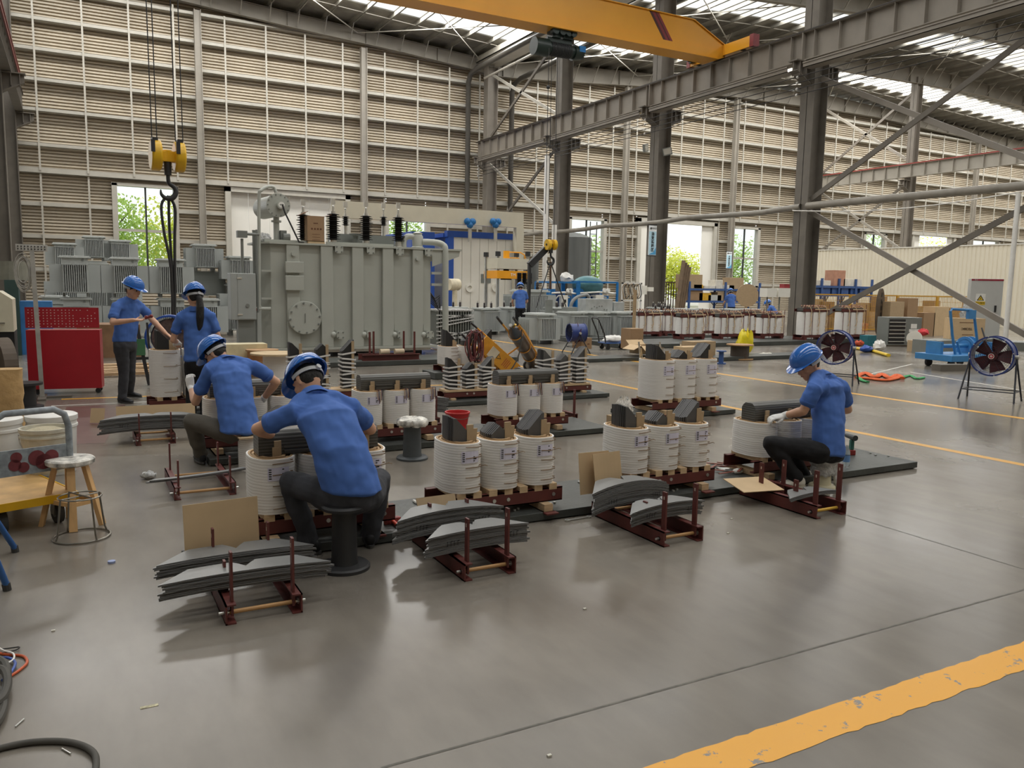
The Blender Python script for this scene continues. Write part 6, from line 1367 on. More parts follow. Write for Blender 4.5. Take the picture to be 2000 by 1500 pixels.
# press
Y = 31.0
t = thing('hydraulic_press', (AY(990, 540, Y).x, Y, 0), 0, 'hydraulic press with beige crosshead and orange yellow beam', 'press'); o_ = tuple(t.location)
def hb(x0, x1, y0, y1, d0, d1, nm_, m_):
    a, b = AY(x0, y1, Y), AY(x1, y0, Y); c_ = AY(x0+26, y1, Y); a = V((AY(x0, y1, Y+d1).x, 0, a.z)); MB(o_).prism([(c_.x, Y+d0), (b.x, Y+d0), (b.x, Y+d1), (a.x, Y+d1)], a.z, b.z, 'xy').obj(nm_, m_, t)
hb(945, 1033, 506, 524, 0, 1.2, 'crosshead', BEI); hb(945, 1033, 530, 543, 0, 1.2, 'moving_beam', ORG)
for px, d in ((972, .15), (1030, .15), (949, 1.0), (1008, 1.0)):
    p = AY(px, 540, Y+d); z1 = AY(px, 500, Y).z; MB(o_).cyl((p.x, Y+d, 0), (p.x, Y+d, z1+.1), .07, n=12).obj('press_column', mat('chromed_column', 'a9a9a4', .25, .7), t)
    MB(o_).cyl((p.x, Y+d, z1-.0), (p.x, Y+d, z1+.2), .12, n=8).obj('column_nut', BLK, t)
a = AY(989, 506, Y+.5); b = AY(989, 490, Y+.5); MB(o_).cyl((a.x, Y+.5, a.z), (a.x, Y+.5, b.z), .14, n=18).obj('ram_cylinder', ORG, t); MB(o_).cyl((a.x, Y+.5, a.z-.9), (a.x, Y+.5, a.z-.4), .25, .1, n=14).obj('ram_head', BLK, t)
z1 = b.z; MB(o_).tube([(a.x+.1, Y+.5, z1-.05), (a.x+.7, Y+.5, z1-.05), (a.x+.9, Y+.5, z1-.15), (a.x+.95, Y+.5, a.z)], .03, 6).tube([(a.x+.1, Y+.5, z1-.3), (a.x+.6, Y+.5, z1-.3), (a.x+.75, Y+.5, z1-.4), (a.x+.8, Y+.5, a.z)], .03, 6).obj('oil_pipes', ORG, t)
text('press_text', 'TM', .18, WS, t, (AY(1002, 537, Y).x-o_[0], -.01, AY(1002, 537, Y).z), (1, 0, 0), (0, 0, 1))
# transformer with tall bushings behind the worker under the hook
k = dup(D_, (AY(1035, 560, 27.5).x, 27.5, 0), label='grey transformer with three tall black bushings beside the press', group=gm); k.scale = (1.6, 1.2, 1.7)
for px in (1014, 1024, 1034):
    p = AY(px, 555, 27.3); z0, z1 = p.z, AY(px, 532, 27.3).z; prof = []
    for j in range(9): z = z0+(z1-z0)*j/9; prof += [(.07, z), (.12, z+(z1-z0)/22), (.07, z+(z1-z0)/11)]
    tag(MB().lathe(prof, c=(p.x, 27.3, 0), n=12).obj('tall_bushing', SIL), 'tall black bushing in the row of three beside the press', 'bushing', 'three tall bushings beside the press')
# oil tanks
Y = 41.0; a, b = AY(1103, 575, Y), AY(1172, 460, Y); r = (b.x-a.x)/2*.96
t = thing('oil_tank', ((a.x+b.x)/2, Y+r, 0), 0, 'tall grey cylindrical oil tank with a ladder behind the blue pumps', 'tank')
TK = mat('tank_blue_grey', '6a6d6b', .5, 0, .12, 1.2, stretch=(3, 3, .3)); MB().lathe([(r, 0), (r, b.z-.15), (r*.5, b.z+.1), (.01, b.z+.2)], n=48).obj('shell', TK, t, smooth=30)
m = MB(); 
for s_ in (.45, .85): m.bar((s_*r, -r*.95, 0), (s_*r, -r*.95, b.z+.8), .05, .05)
z = .3
while z < b.z+.5: m.bar((.45*r, -r*.95, z), (.85*r, -r*.95, z), .04, .04); z += .35
m.obj('ladder', TK, t)
a, b = AY(1040, 575, Y-2), AY(1068, 507, Y-2); tag(MB().cyl(((a.x+b.x)/2, Y-1, 0), ((a.x+b.x)/2, Y-1, b.z), (b.x-a.x)/2, n=36).obj('small_oil_tank', TK, smooth=40), 'shorter dark grey oil tank left of the tall one', 'tank')
# blue pump skids
Y = 28.5
def skid(px0, px1, label, seed):
    a, b = AY(px0, 600, Y), AY(px1, 552, Y); t = thing('oil_pump_skid', ((a.x+b.x)/2, Y+.6, 0), 0, label, 'pump skid'); hw = (b.x-a.x)/2; zt = b.z
    m = MB()
    for x in (-hw, hw): 
        for y in (-.6, .6): m.bar((x, y, 0), (x, y, zt), .08, .08, up=(0, 1, 0))
    for y in (-.6, .6): m.bar((-hw, y, zt), (hw, y, zt), .07, .07).bar((-hw, y, .15), (hw, y, .15), .1, .1)
    for x in (-hw, hw): m.bar((x, -.6, zt), (x, .6, zt), .07, .07)
    m.obj('frame', CYANB, t)
    MB().cyl((-hw*.6, 0, .2), (-hw*.6, 0, zt*.85), .3, n=20).obj('filter_vessel', CYANB, t, smooth=40); MB().cyl((hw*.65, -.1, .2), (hw*.65, -.1, zt*.7), .22, n=20).obj('filter_vessel', CYANB, t, smooth=40)
    MB().box(-hw*.3, hw*.35, -.2, .5, .2, zt*.8).obj('oil_heater', mat('dark_blue_box', '1d3768', .4), t)
    MB().box(-hw*.15, hw*.25, -.66, -.4, .35, zt*.72).obj('control_panel', CRM, t); MB().box(-hw*.06, hw*.12, -.67, -.66, zt*.55, zt*.62).box(-hw*.02, hw*.05, -.67, -.66, zt*.4, zt*.45).obj('panel_meters', BS, t)
    MB().tube([(-hw, -.55, zt*.75), (0, -.6, zt*.78), (hw, -.55, zt*.75)], .04, 8).tube([(-hw*.5, -.4, zt*.6), (-hw*.3, -.5, zt*.7), (hw*.5, -.5, zt*.66)], .035, 8).obj('pipes', BRASS, t)
    for x in (hw*.3, hw*.5): MB().cyl((x, -.66, zt*.82), (x, -.6, zt*.82), .09, n=14).obj('gauge', WS, t)
    return t
skid(1074, 1128, 'blue oil pump skid just right of the hook chain', 1); skid(1130, 1206, 'wider blue oil pump skid with two round gauges', 2)
p = AY(1148, 553, Y+.6); tag(MB().ball((p.x, Y+.6, p.z-.1), .75, 20, 12, sq=(1, .6, .55)).obj('teal_vessel', mat('teal_vessel', '4b7c82', .4), smooth=True), 'teal rounded vessel on top of the wider pump skid', 'vessel')
crumple(AY(1107, 553, Y+.6), .28, WPL, 'white wrapped bundle lying on the left pump skid', name='wrapped_bundle', cat='bundle', sq=(1.2, .6, .7), seed=33)
p = AY(1141, 600, 24); q = MB(); q.tube(smooth_pts([(p.x-.6, 24, .03), (p.x-.58, 24, p.z-.1), (p.x-.45, 24, p.z+.25), (p.x-.1, 24, p.z+.4), (p.x+.2, 24, p.z+.3), (p.x+.25, 24, .03)], 5), .06, 10); tag(q.obj('grey_hose_arch', mat('grey_hose', '8d908f', .5), smooth=True), 'grey hose arching above the transformers left of the holed metal box', 'hose')
bx(1238, 1244, 566, 632, 20.3, .08, 'tan_post', mat('tan_timber_post', 'a98f6c', .7, 0, .15, 6), 'tall tan timber post standing before the transformers', 'post', z0=.0)
# cable rack left of the banner column
Y = 27.0; p = AY(1235, 560, Y); t = thing('cable_hanger_rack', (p.x, Y, 0), 0, 'white steel rack hung with looped cables beside the banner column', 'rack'); z1 = AY(1235, 552, Y).z
MB().box(-.5, -.44, 0, .06, 0, z1).box(.44, .5, 0, .06, 0, z1).box(-.5, .5, 0, .06, z1-.06, z1).box(-.5, .5, 0, .06, z1*.6, z1*.6+.05).obj('rack_frame', WPL, t)
rnd = random.Random(9)
for k in range(8):
    x = -.4+.1*k; MB().tube([(x+.12*math.cos(u), -.05+.04*math.sin(3*u), z1-.35+.3*math.sin(u)) for u in np.linspace(0, 2*math.pi, 14, endpoint=False)], .018, 5, closed=True).obj('cable_loop', [mat('tan_cable', 'a88f70', .6), mat('dark_cable', '3d3a37', .6), mat('pale_cable', 'c9c2b4', .6)][k % 3], t)
for (a, b, c, d, lb) in ((1242, 1251, 560, 573, 'beige electrical box left of the banner column'), (1254, 1264, 558, 575, 'white electrical box beside the banner column'), (1267, 1277, 561, 569, 'white socket box on the banner column')):
    bx(a, b, c, d, 29.1 if a > 1260 else 29.2, .15, 'electrical_box', CRM, lb, 'electrical box')
# banners on columns
def banner(px0, px1, py0, py1, Y, s, label, sub):
    a, b = AY(px0, py1, Y), AY(px1, py0, Y); t = thing('hanging_banner', ((a.x+b.x)/2, Y, (a.z+b.z)/2), 0, label, 'banner'); hw, hh = (b.x-a.x)/2, (b.z-a.z)/2
    MB().box(-hw, hw, 0, .02, -hh, hh).obj('banner_cloth', mat('banner_white', 'eef3f6', .6), t)
    MB().box(-hw*.95, hw*.95, -.004, 0, -hh*.97, hh*.6).obj('banner_field', mat('banner_pale_blue', 'b9dcec', .6), t)
    MB().add([(-hw*.95, -.006, -hh*.97), (hw*.95, -.006, -hh*.97), (hw*.95, -.006, -hh*.45), (hw*.3, -.006, -hh*.8), (-hw*.4, -.006, -hh*.88)], [(0, 1, 2, 3, 4)]).obj('banner_swoosh', mat('banner_blue', '4f9fd0', .6), t)
    n = len(s); fs = hh*1.35/n
    for i, ch in enumerate(s): text('banner_text', ch, fs*.95, BS, t, (0, -.01, hh*.42-fs*i), (1, 0, 0), (0, 0, 1), bold=.004)
    MB().ring((-hw*.55, -.008, hh*.8), (-hw*.55, -.002, hh*.8), hw*.22, hw*.12, 14).box(-hw*.56, -hw*.36, -.008, -.002, hh*.77, hh*.8).obj('banner_logo', BS, t); text('banner_logo_text', sub, hw*.42, BS, t, (hw*.25, -.01, hh*.8), (1, 0, 0), (0, 0, 1))
    MB().box(-hw*1.3, hw*1.0, .0, .04, -hh-.05, -hh-.01).box(-hw*1.3, hw, 0, .04, hh+.01, hh+.05).obj('banner_rods', BLK, t)
banner(1266, 1283, 441, 498, 29.1, '油变装箱区', 'long blue and white banner with black characters on the middle column', '奇辉电力')
banner(1418, 1430, 492, 524, 47.15, '大变装配区', 'smaller blue and white banner on the wall column by the two pane window', '奇辉电力')
for px, py, lb in ((1261, 289, 'left'), (1303, 296, 'right')):
    p = AY(px, py, 29.2); t = thing('flood_light', tuple(p), (.5 if lb == 'left' else -.5), 'small flood lamp on the %s side of the middle column' % lb, 'lamp'); MB().obox((0, 0, 0), (.2, 0, .05), (0, .05, 0), (-.04, 0, .16)).obj('lamp_head', TGD, t); MB().obox((0, -.055, 0), (.16, 0, .04), (0, .004, 0), (-.03, 0, .12)).obj('lamp_glass', GALV, t)
# yellow-blue shelf racks with goods
def shelf(px0, px1, ys, Y, label, m_=BLU2, posts=3):
    a, b = AY(px0, 600, Y), AY(px1, 600, Y); t = thing('shelf_rack', ((a.x+b.x)/2, Y, 0), 0, label, 'shelf'); hw = (b.x-a.x)/2; zs = [AY(px0, y, Y).z for y in ys]
    for i in range(posts):
        x = -hw+2*hw*i/(posts-1)
        for y in (0, .8): MB().box(x-.05, x+.05, y-.04, y+.04, 0, max(zs)+.35).obj('post', m_, t)
    for z in zs: MB().box(-hw, hw, -.03, .83, z-.1, z).obj('shelf_board', m_, t)
    m = MB()
    for i in range(posts-1):
        x0, x1 = -hw+2*hw*i/(posts-1), -hw+2*hw*(i+1)/(posts-1); m.bar((x0, .8, zs[-1]-.9), (x0+(x1-x0)*.4, .8, zs[-1]-.1), .05, .03); m.bar((x1, .8, zs[-1]-.9), (x1-(x1-x0)*.4, .8, zs[-1]-.1), .05, .03)
    m.obj('braces', DARKST, t); return t, zs
Y = 32.0; t, zs = shelf(1345, 1482, (587, 563), Y, 'long blue shelf rack loaded with cartons and tools behind the transformers')
def goods(specs, Y, zs, base, group):
    for (px, w_, h, lev, m_, nm_, lb) in specs:
        p = AY(px, 580, Y+.1); tag(MB().box(p.x-w_/2, p.x+w_/2, Y+.05, Y+.6, zs[lev]+.003, zs[lev]+h).obj(nm_, m_, bevel=.01), lb+base, 'box' if 'carton' in nm_ else nm_.split('_')[-1], group)
CREAMB = mat('white_goods', 'ddd9cd', .6); YB = mat('yellow_goods', 'd9a92c', .5)
goods([(1350, 1.3, .7, 1, BOARD, 'carton', 'large tan carton at the left end'), (1362, .6, .2, 1, YB, 'yellow_case', 'flat yellow case'), (1385, .8, .15, 1, CREAMB, 'white_bundle', 'flat white bundle'), (1402, .5, .45, 1, CREAMB, 'white_bundle', 'white pointed bundle'), (1436, 1.0, .6, 1, BOARD, 'carton', 'tan carton at the right'), (1425, .5, .2, 1, CREAMB, 'white_bundle', 'low white bundle beside the right carton'),
       (1358, .9, .55, 0, CART, 'carton', 'brown carton at the left of the lower level'), (1376, .8, .4, 0, YB, 'yellow_case', 'yellow case of the lower level'), (1395, .9, .3, 0, TLG, 'grey_bundle', 'grey bundle of the lower level'), (1440, .9, .5, 0, CART, 'carton', 'brown carton behind the blue helmet'), (1410, .7, .45, 0, BOARD, 'carton', 'tan carton at the middle of the lower level')], Y, zs, ' on the long blue shelf rack', None)
p = AY(1460, 577, 29); tag(MB().cyl((p.x, 29, p.z), (p.x+.02, 29.05, p.z), .55, n=28).box(p.x-.05, p.x+.05, 29.02, 29.1, 0, p.z).obj('cardboard_disc', BOARD, smooth=30), 'round tan disc standing on edge before the blue shelf', 'disc')
q = MB()
for k in range(4): a = AY(1318+4*k, 600, 29.5); q.bar((a.x, 29.5, 0), (a.x+.75, 29.9, 3.0-.1*k), .18, .04)
tag(q.obj('leaning_planks', mat('weathered_plank', '7d6a55', .8, 0, .2, 5)), 'brown planks leaning at the left end of the blue shelf', 'planks')
# railing in the doorway
q = MB(); a, b = AY(1286, 570, 33), AY(1330, 570, 33)
for k in range(10): x = a.x+(b.x-a.x)*k/9; q.bar((x, 33, 0), (x, 33, 2.0), .04, .04, up=(0, 1, 0))
q.bar((a.x, 33, 2.0), (b.x, 33, 2.0), .06, .06).bar((a.x, 33, 1.4), (b.x, 33, 1.4), .04, .04).bar((a.x-.1, 33, 0), (a.x-.1, 33, 3.2), .12, .12, up=(0, 1, 0)); tag(q.obj('door_railing', mat('brown_rail', '5d4a42', .6)), 'dark railing in front of the open doorway with yellow trees', 'railing')
# boxes on the thick column
for (a, b, lb) in ((1498, 1518, 'left'), (1520, 1544, 'right')):
    o = bx(a, b, 563, 580, 20.3, .35, 'wall_cabinet', CRM, 'cream electrical cabinet on posts before the thick column, the %s one' % lb, 'cabinet')
    MB().box(-.02, .02, .02, .05, -o.location.z, 0).obj('cabinet_post', TGD, o)
bx(1531, 1543, 555, 563, 20.4, .2, 'red_box', mat('dark_red_box', '8a2a30', .5), 'small dark red box on the right cream cabinet', 'box')
# right side: blue rack, yellow mesh fence, cartons, cream partition
t = thing('partition', (0, 0, 0), 0, 'long cream corrugated partition across the right of the hall', 'partition'); t['kind'] = 'structure'; t.name = 'wall_partition'; t['label'] = 'long cream corrugated partition wall at right'
A0, A1 = G(1577, 490, 4.2), G(1995, 477, 4.2); dd = V((A1.x-A0.x, A1.y-A0.y, 0)); Ln = dd.length; dd.normalize(); nn = V((dd.y, -dd.x, 0)); m = MB(); n = int((Ln+2)/.22); vs = []
for k in range(n+1):
    for (f_, o_) in ((0, 0), (.55, 0), (.7, .035), (.9, .035)):
        p = V((A0.x, A0.y, 0))-dd*1.0+dd*((k+f_)*.22)-nn*o_; vs += [(p.x, p.y, 0), (p.x, p.y, 4.2)]
m.add(vs, [(2*i, 2*i+2, 2*i+3, 2*i+1) for i in range(len(vs)//2-1)]); o = m.obj('partition_sheet', mat('cream_partition_sheet', 'ece4cf', .5, 0, .02, 1), fix=False); o.parent = t
o = MB().bar(V((A0.x, A0.y, 4.22))-dd, V((A1.x, A1.y, 4.22))+dd, .08, .06).obj('partition_cap', CRM); o.parent = t
Y = 27.0; t, zs = shelf(1568, 1700, (574, 557), Y, 'blue shelf rack with white rolls behind the yellow mesh fence', posts=5)
goods([(1580, .7, .3, 1, CREAMB, 'white_roll', 'white roll at the left end'), (1605, 1.0, .25, 1, CREAMB, 'white_roll', 'second white roll from the left'), (1636, .8, .75, 1, mat('pink_brown_carton', 'c09078', .8), 'carton', 'square pinkish carton'), (1662, 1.3, .35, 1, CREAMB, 'white_roll', 'wide white bundle right of the pinkish carton')]+
      [(1576+18*k, .5, .4, 0, BLU2, 'blue_bin', ('leftmost', 'second', 'third', 'fourth', 'fifth', 'sixth', 'rightmost')[k]+' dark blue bin') for k in range(7)], Y, zs, ' on the shelf behind the yellow fence', None)
YF = mat('yellow_mesh_paint', 'c79a3a', .5, 0, .1, 5)
for j, (pa, pb, lb) in enumerate(((1568, 1660, 'left'), (1662, 1752, 'middle'), (1754, 1830, 'third'), (1832, 1905, 'right'))):
    Y = 24.0-.9*j; a, b = AY(pa, 580, Y), AY(pb, 580, Y); t = thing('mesh_fence_panel', ((a.x+b.x)/2, Y, 0), 0, 'yellow wire mesh fence panel before the cartons, the %s one' % lb, 'fence'); hw = (b.x-a.x)/2; m = MB()
    zt = 1.55
    for x in (-hw, hw): m.box(x-.03, x+.03, -.03, .03, 0, zt)
    for z in (.1, zt): m.box(-hw, hw, -.02, .02, z-.03, z+.02)
    m.obj('fence_frame', YF, t); m = MB(); x = -hw
    while x < hw: m.box(x-.006, x+.006, -.005, .005, .1, zt); x += .11
    z = .2
    while z < zt: m.box(-hw, hw, -.005, .005, z-.006, z+.006); z += .22
    m.obj('fence_mesh', YF, t)
rnd = random.Random(21)
ORD = ['first', 'second', 'third', 'fourth', 'fifth', 'sixth', 'seventh', 'eighth', 'ninth', 'tenth', 'eleventh', 'twelfth', 'last']
for k in range(26):
    px = 1575+k*12.8; Y = 25.2-.9*(px-1575)/85+rnd.uniform(-.2, .5); h = rnd.uniform(.4, 1.0); w_ = rnd.uniform(.4, .75); p = AY(px, 600, Y); z = 0 if k % 2 == 0 else rnd.uniform(.5, .85)
    if z > 0: tag(MB().box(p.x-.4, p.x+.4, Y-.3, Y+.35, 0, z-.005).obj('carton', [BOARD, CART, BOARDL][k % 3]), 'large carton in the lower pile behind the yellow fence, %s from the left' % ORD[k//2], 'box', 'cartons piled behind the yellow fence')
    o = MB().box(-w_/2, w_/2, -.25, .25, 0, h*.75).obj('carton', [mat('orange_carton', 'cf8a5e', .8), BOARD, BOARDL, CART][k % 4]); o.location = (p.x, Y, z); o.rotation_euler = (0, 0, rnd.uniform(-.3, .3)); tag(o, '%s carton on the heap behind the yellow mesh fence, %s from the left' % (('orange', 'tan', 'pale tan', 'brown')[k % 4], ORD[k//4]), 'box', 'cartons heaped behind the yellow fence')
for px, y0, y1, w_, lb, m_ in ((1775, 590, 645, .8, 'upright brown carton at the middle of the heap', BOARD), (1805, 583, 645, .6, 'tallest tan carton with a dark edge in the heap', CART), (1862, 600, 655, .9, 'wide tan carton behind the blue winding machine', BOARDL), (1838, 612, 660, .7, 'brown carton leaning behind the blue winding machine', CART)):
    p = AY(px, y1, 19.6); o = MB().box(-w_/2, w_/2, 0, .5, 0, AY(px, y0, 19.6).z).obj('carton', m_); o.location = (p.x, 19.6+.4*(px % 3), 0); tag(o, lb, 'box')
# pointed dark oval reel leaning on the fence
p = AY(1718, 612, 20.5); t = thing('leaning_wood_reel', (p.x, 20.5, 0), .2, 'tall narrow brown slotted board leaning against the yellow fence', 'board'); q = MB(); z0, z1 = .05, AY(1718, 563, 20.5).z
RB_ = mat('dark_brown_board', '5b4c3c', .7, 0, .2, 5); n = 16; pts = [(.27*math.cos(u), (z0+z1)/2+(z1-z0)/2*math.copysign(abs(math.sin(u))**.8, math.sin(u))) for u in np.linspace(0, 2*math.pi, 32, endpoint=False)]
q.prism(pts, -.04, .04); q.obj('board_body', RB_, t); q = MB()
for k in range(6): q.box(-.04, .05, -.045, -.04, z0+.2+.25*k, z0+.36+.25*k)
q.obj('slots', BS, t)
# grey finned heater cabinet
a, b = AY(1740, 680, 16.4), AY(1793, 620, 16.4); t = thing('grey_slatted_cabinet', ((a.x+b.x)/2, 16.4, 0), -.35, 'grey metal cabinet with a black slatted opening on the plate', 'cabinet'); hw = (b.x-a.x)/2*.95; h = b.z
MB().box(-hw, hw, 0, .6, .03, h).obj('cabinet_body', TGD, t, bevel=.01); MB().box(-hw*.95, 0, -.01, 0, .08, h-.06).obj('dark_opening', BLK, t)
for k in range(6): MB().cyl((-hw*.95, -.03, .15+.12*k), (0, -.03, .15+.12*k), .014, n=8).obj('slat', GALV, t)
MB().box(hw*.35, hw*.7, -.01, 0, h*.62, h*.78).box(hw*.25, hw*.85, -.012, -.002, h*.5, h*.6).obj('plates', WS, t)
# electric cabinet at right, crate, white pipe
a, b = AY(1905, 662, 14.6), AY(1962, 545, 14.6); t = thing('electric_cabinet', ((a.x+b.x)/2+.25, 14.9, 0), -.85, 'tall grey electric cabinet with dark red top strip and yellow sign at right', 'cabinet'); hw = (b.x-a.x)/2*.72
MB().box(-hw, hw, 0, .55, .25, b.z).obj('body', SG, t, bevel=.01); MB().box(-hw, hw, -.006, 0, b.z-.06, b.z-.01).obj('red_header', mat('dark_red_header', '9c2338', .5), t)
text('header_text', 'XL-21', .035, WS, t, (-hw*.7, -.008, b.z-.035), (1, 0, 0), (0, 0, 1)); text('header_text', 'ATTN', .04, WS, t, (hw*.6, -.008, b.z-.035), (1, 0, 0), (0, 0, 1)) if False else None
warn(t, -hw*.35, b.z-.66, .26); MB().box(hw*.55, hw*.68, -.03, 0, b.z-1.0, b.z-.8).obj('door_lock', BLK, t); MB().box(-hw-.6, hw+.8, -.25, .8, 0, .25).obj('plinth', TGD, t)
a, b = AY(1866, 664, 13.9), AY(1918, 622, 13.9); t = thing('large_carton', ((a.x+b.x)/2+.1, 14.0, a.z), -.5, 'large tan carton with upside down dark lettering before the electric cabinet', 'box'); hw = (b.x-a.x)/2*.85; h = b.z-a.z
MB().box(-hw, hw, 0, .35, 0, h).obj('carton_body', BOARDL, t)
text('carton_print', 'TECBBC', .085, mat('carton_print_dark', '4d3a28', .8), t, (-hw*.05, -.003, h*.5), (-1, 0, 0), (0, 0, -1), bold=.003)
MB().box(-hw*.5, hw*.5, -.003, 0, h*.78, h*.81).box(-hw*.3, hw*.35, -.003, 0, h*.2, h*.23).obj('print_lines', mat('carton_print', '6e4a33', .8), t)
tag(MB().box(a.x-1.0, b.x+1.1, 13.75, 14.5, 0, a.z).obj('work_table', TGD), 'grey low table under the large tan carton', 'table')
a = AY(1980, 480, 13.2); tag(MB().cyl((a.x, 13.2, .05), (a.x, 13.2, 4.4), .065, n=14).obj('white_pipe', WPL, smooth=True), 'thick white pipe standing at the right edge beside the electric cabinet', 'pipe')
crumple(AY(1890, 612, 15.6)+V((0, 0, -.5)), .28, WRAP, 'clear wrapped bundle left of the electric cabinet', sq=(.8, .7, 1.6), seed=41)
# blue winding machine
t = thing('winding_machine', tuple(G(1866, 716)), -.12, 'blue steel winding machine with tall bent frame and drum', 'machine'); WB = mat('winder_blue', '3f83bb', .4, 0, .08, 6); s_ = 1.0
MB().box(-.72, .75, -.5, .5, .16, .30).obj('base_frame', WB, t, bevel=.01)
q = MB()
q.tube([(-.28, -.2, .3), (-.42, -.2, .75), (-.54, -.2, 1.28), (-.5, -.2, 1.32), (.1, -.2, 1.30), (.2, -.2, 1.22), (.4, -.2, .5), (.42, -.2, .3)], .03, 10)
q.box(.0, .22, -.24, -.16, 1.1, 1.3); q.tube([(-.26, -.2, .6), (-.12, -.2, .3)], .025, 8); q.obj('bent_frame', WB, t, smooth=40)
MB().cyl((-.55, .1, .47), (.65, .1, .47), .045, n=14).obj('drive_shaft', WB, t, smooth=True)
MB().box(-.62, -.54, -.1, .3, .3, .58).obj('bearing_block', WB, t); MB().box(.62, .72, -.45, .3, .3, .58).obj('bearing_block', WB, t)
MB().cyl((.42, .15, .42), (.62, .15, .42), .2, n=24).ring((.42, .15, .42), (.45, .15, .42), .26, .18, 24).ring((.6, .15, .42), (.63, .15, .42), .26, .18, 24).obj('winding_drum', WB, t, smooth=40)
MB().cyl((.22, -.28, .38), (.42, -.2, .38), .1, n=20).obj('motor', mat('cream_motor', 'c9c4b0', .4), t, smooth=40)
MB().tube([(.42, -.25, .9), (.34, -.45, .6), (.3, -.52, .35), (.33, -.55, .12), (.6, -.55, .1)], .018, 8).obj('black_cable', BLK, t)
for x, y in ((-.5, -.3), (-.5, .3), (.5, -.3), (.5, .3)): MB().cyl((x, y-.03, .09), (x, y+.03, .09), .09, n=16).obj('wheel', BLK, t)
c = G(1835, 722); tag(MB().bar((c.x-.35, c.y-.15, .07), (c.x+.35, c.y-.3, .07), .25, .14).obj('steel_block', DARKST), 'dark steel channel block under the left end of the winding machine', 'block')
# barrel fans
FB = mat('fan_blue_paint', '2c3f7e', .35, 0, .08, 5); FR = mat('fan_dark_red', '5a2a30', .45, 0, .1, 5); FBK = mat('fan_stand_dark', '34363c', .45, .2)
def fan(p, rz, label, tilt=0, r=.29, zc=.62, depth=.26, mesh=True, logo=True):
    t = thing('drum_fan', p, rz, label, 'fan')
    MB().ring((0, -depth/2, zc), (0, depth/2, zc), r, r-.008, 40).ring((0, -depth/2-.006, zc), (0, -depth/2+.01, zc), r+.012, r-.01, 40).ring((0, depth/2-.01, zc), (0, depth/2+.006, zc), r+.012, r-.01, 40).obj('drum_shell', FB, t, smooth=40)
    for k in range(5):
        a = k*2*math.pi/5; c_, s_ = math.cos(a), math.sin(a); q = MB(); vs = []
        for (rr, wv) in ((.06, .05), (.15, .085), (.25, .11)):
            for w2 in (-1, 1): 
                vs += [(rr*c_-w2*wv*s_, .03*w2+dy, zc+rr*s_+w2*wv*c_) for dy in (-.003, .003)]
        q.add(vs, [(0, 2, 3, 1), (0, 4, 6, 2), (1, 3, 7, 5), (4, 8, 10, 6), (5, 7, 11, 9), (8, 9, 11, 10), (0, 1, 5, 4), (4, 5, 9, 8), (2, 6, 7, 3), (6, 10, 11, 7)]); q.obj('blade', FR, t)
    MB().cyl((0, -.06, zc), (0, .1, zc), .07, n=20).obj('motor_hub', FR, t)
    for sy in (-1, 1):
        q = MB()
        for rr in [.04+.028*k for k in range(9)]: q.tube([(rr*math.cos(a), sy*(depth/2-.004)-sy*.02*(rr/.28)*0, zc+rr*math.sin(a)) for a in np.linspace(0, 2*math.pi, 28, endpoint=False)], .0016, 4, closed=True)
        for k in range(12): a = k*math.pi/6; q.bar((.03*math.cos(a), sy*depth/2, zc+.03*math.sin(a)), (r*math.cos(a), sy*depth/2, zc+r*math.sin(a)), .004, .004)
        q.obj('wire_guard', FBK, t)
    if logo:
        o = MB().cyl((0, -depth/2-.012, zc), (0, -depth/2-.008, zc), .042, n=24).obj('badge', mat('badge_red', 'b0273c', .5), t); MB().ring((0, -depth/2-.015, zc), (0, -depth/2-.012, zc), .042, .036, 24).box(-.02, .02, -depth/2-.015, -depth/2-.012, zc-.003, zc+.003).box(-.013, .013, -depth/2-.015, -depth/2-.012, zc+.008, zc+.013).box(-.013, .013, -depth/2-.015, -depth/2-.012, zc-.014, zc-.009).obj('badge_ring', WS, o)
    for s_ in (-1, 1):
        x = s_*(r+.025); MB().tube([(x+s_*.06, -.26, 0), (x, -.02, zc-.08), (x-s_*.0, 0, zc+.02), (x, .02, zc-.08), (x+s_*.06, .26, 0)], .0135, 8).obj('stand_leg', FBK, t, smooth=True)
        MB().tube([(x+s_*.035, -.19, .16), (x+s_*.035, .19, .16)], .009, 6).obj('side_bar', FBK, t); MB().cyl((x-.03*s_, 0, zc), (x+.025*s_, 0, zc), .03, n=12).obj('pivot_knob', GALV, t)
    for y in (-.19, .19): MB().tube([(-(r+.06), y, .16), (r+.06, y, .16)], .009, 6).obj('cross_bar', FBK, t)
    for k in range(8): a = k*math.pi/4+.2; MB().ball(((r+.004)*math.cos(a), -depth/2-.01, zc+(r+.004)*math.sin(a)), .009, 6, 4).obj('rim_bolt', GALV, t)
    return t
c = G(1945, 783); fan((c.x, c.y+.1, 0), -1.25, 'blue drum fan on a dark stand at the right edge of the picture', zc=.7, r=.30)
c = G(1636, 750); fan((c.x, c.y+.1, 0), -1.1, 'blue drum fan on a stand right behind the man at right', zc=.66, r=.3)
c = G(1125, 690); fan((c.x, c.y, 0), -1.75, 'blue drum fan turned sideways in front of the transformers', zc=.52, r=.225, depth=.4, logo=False)
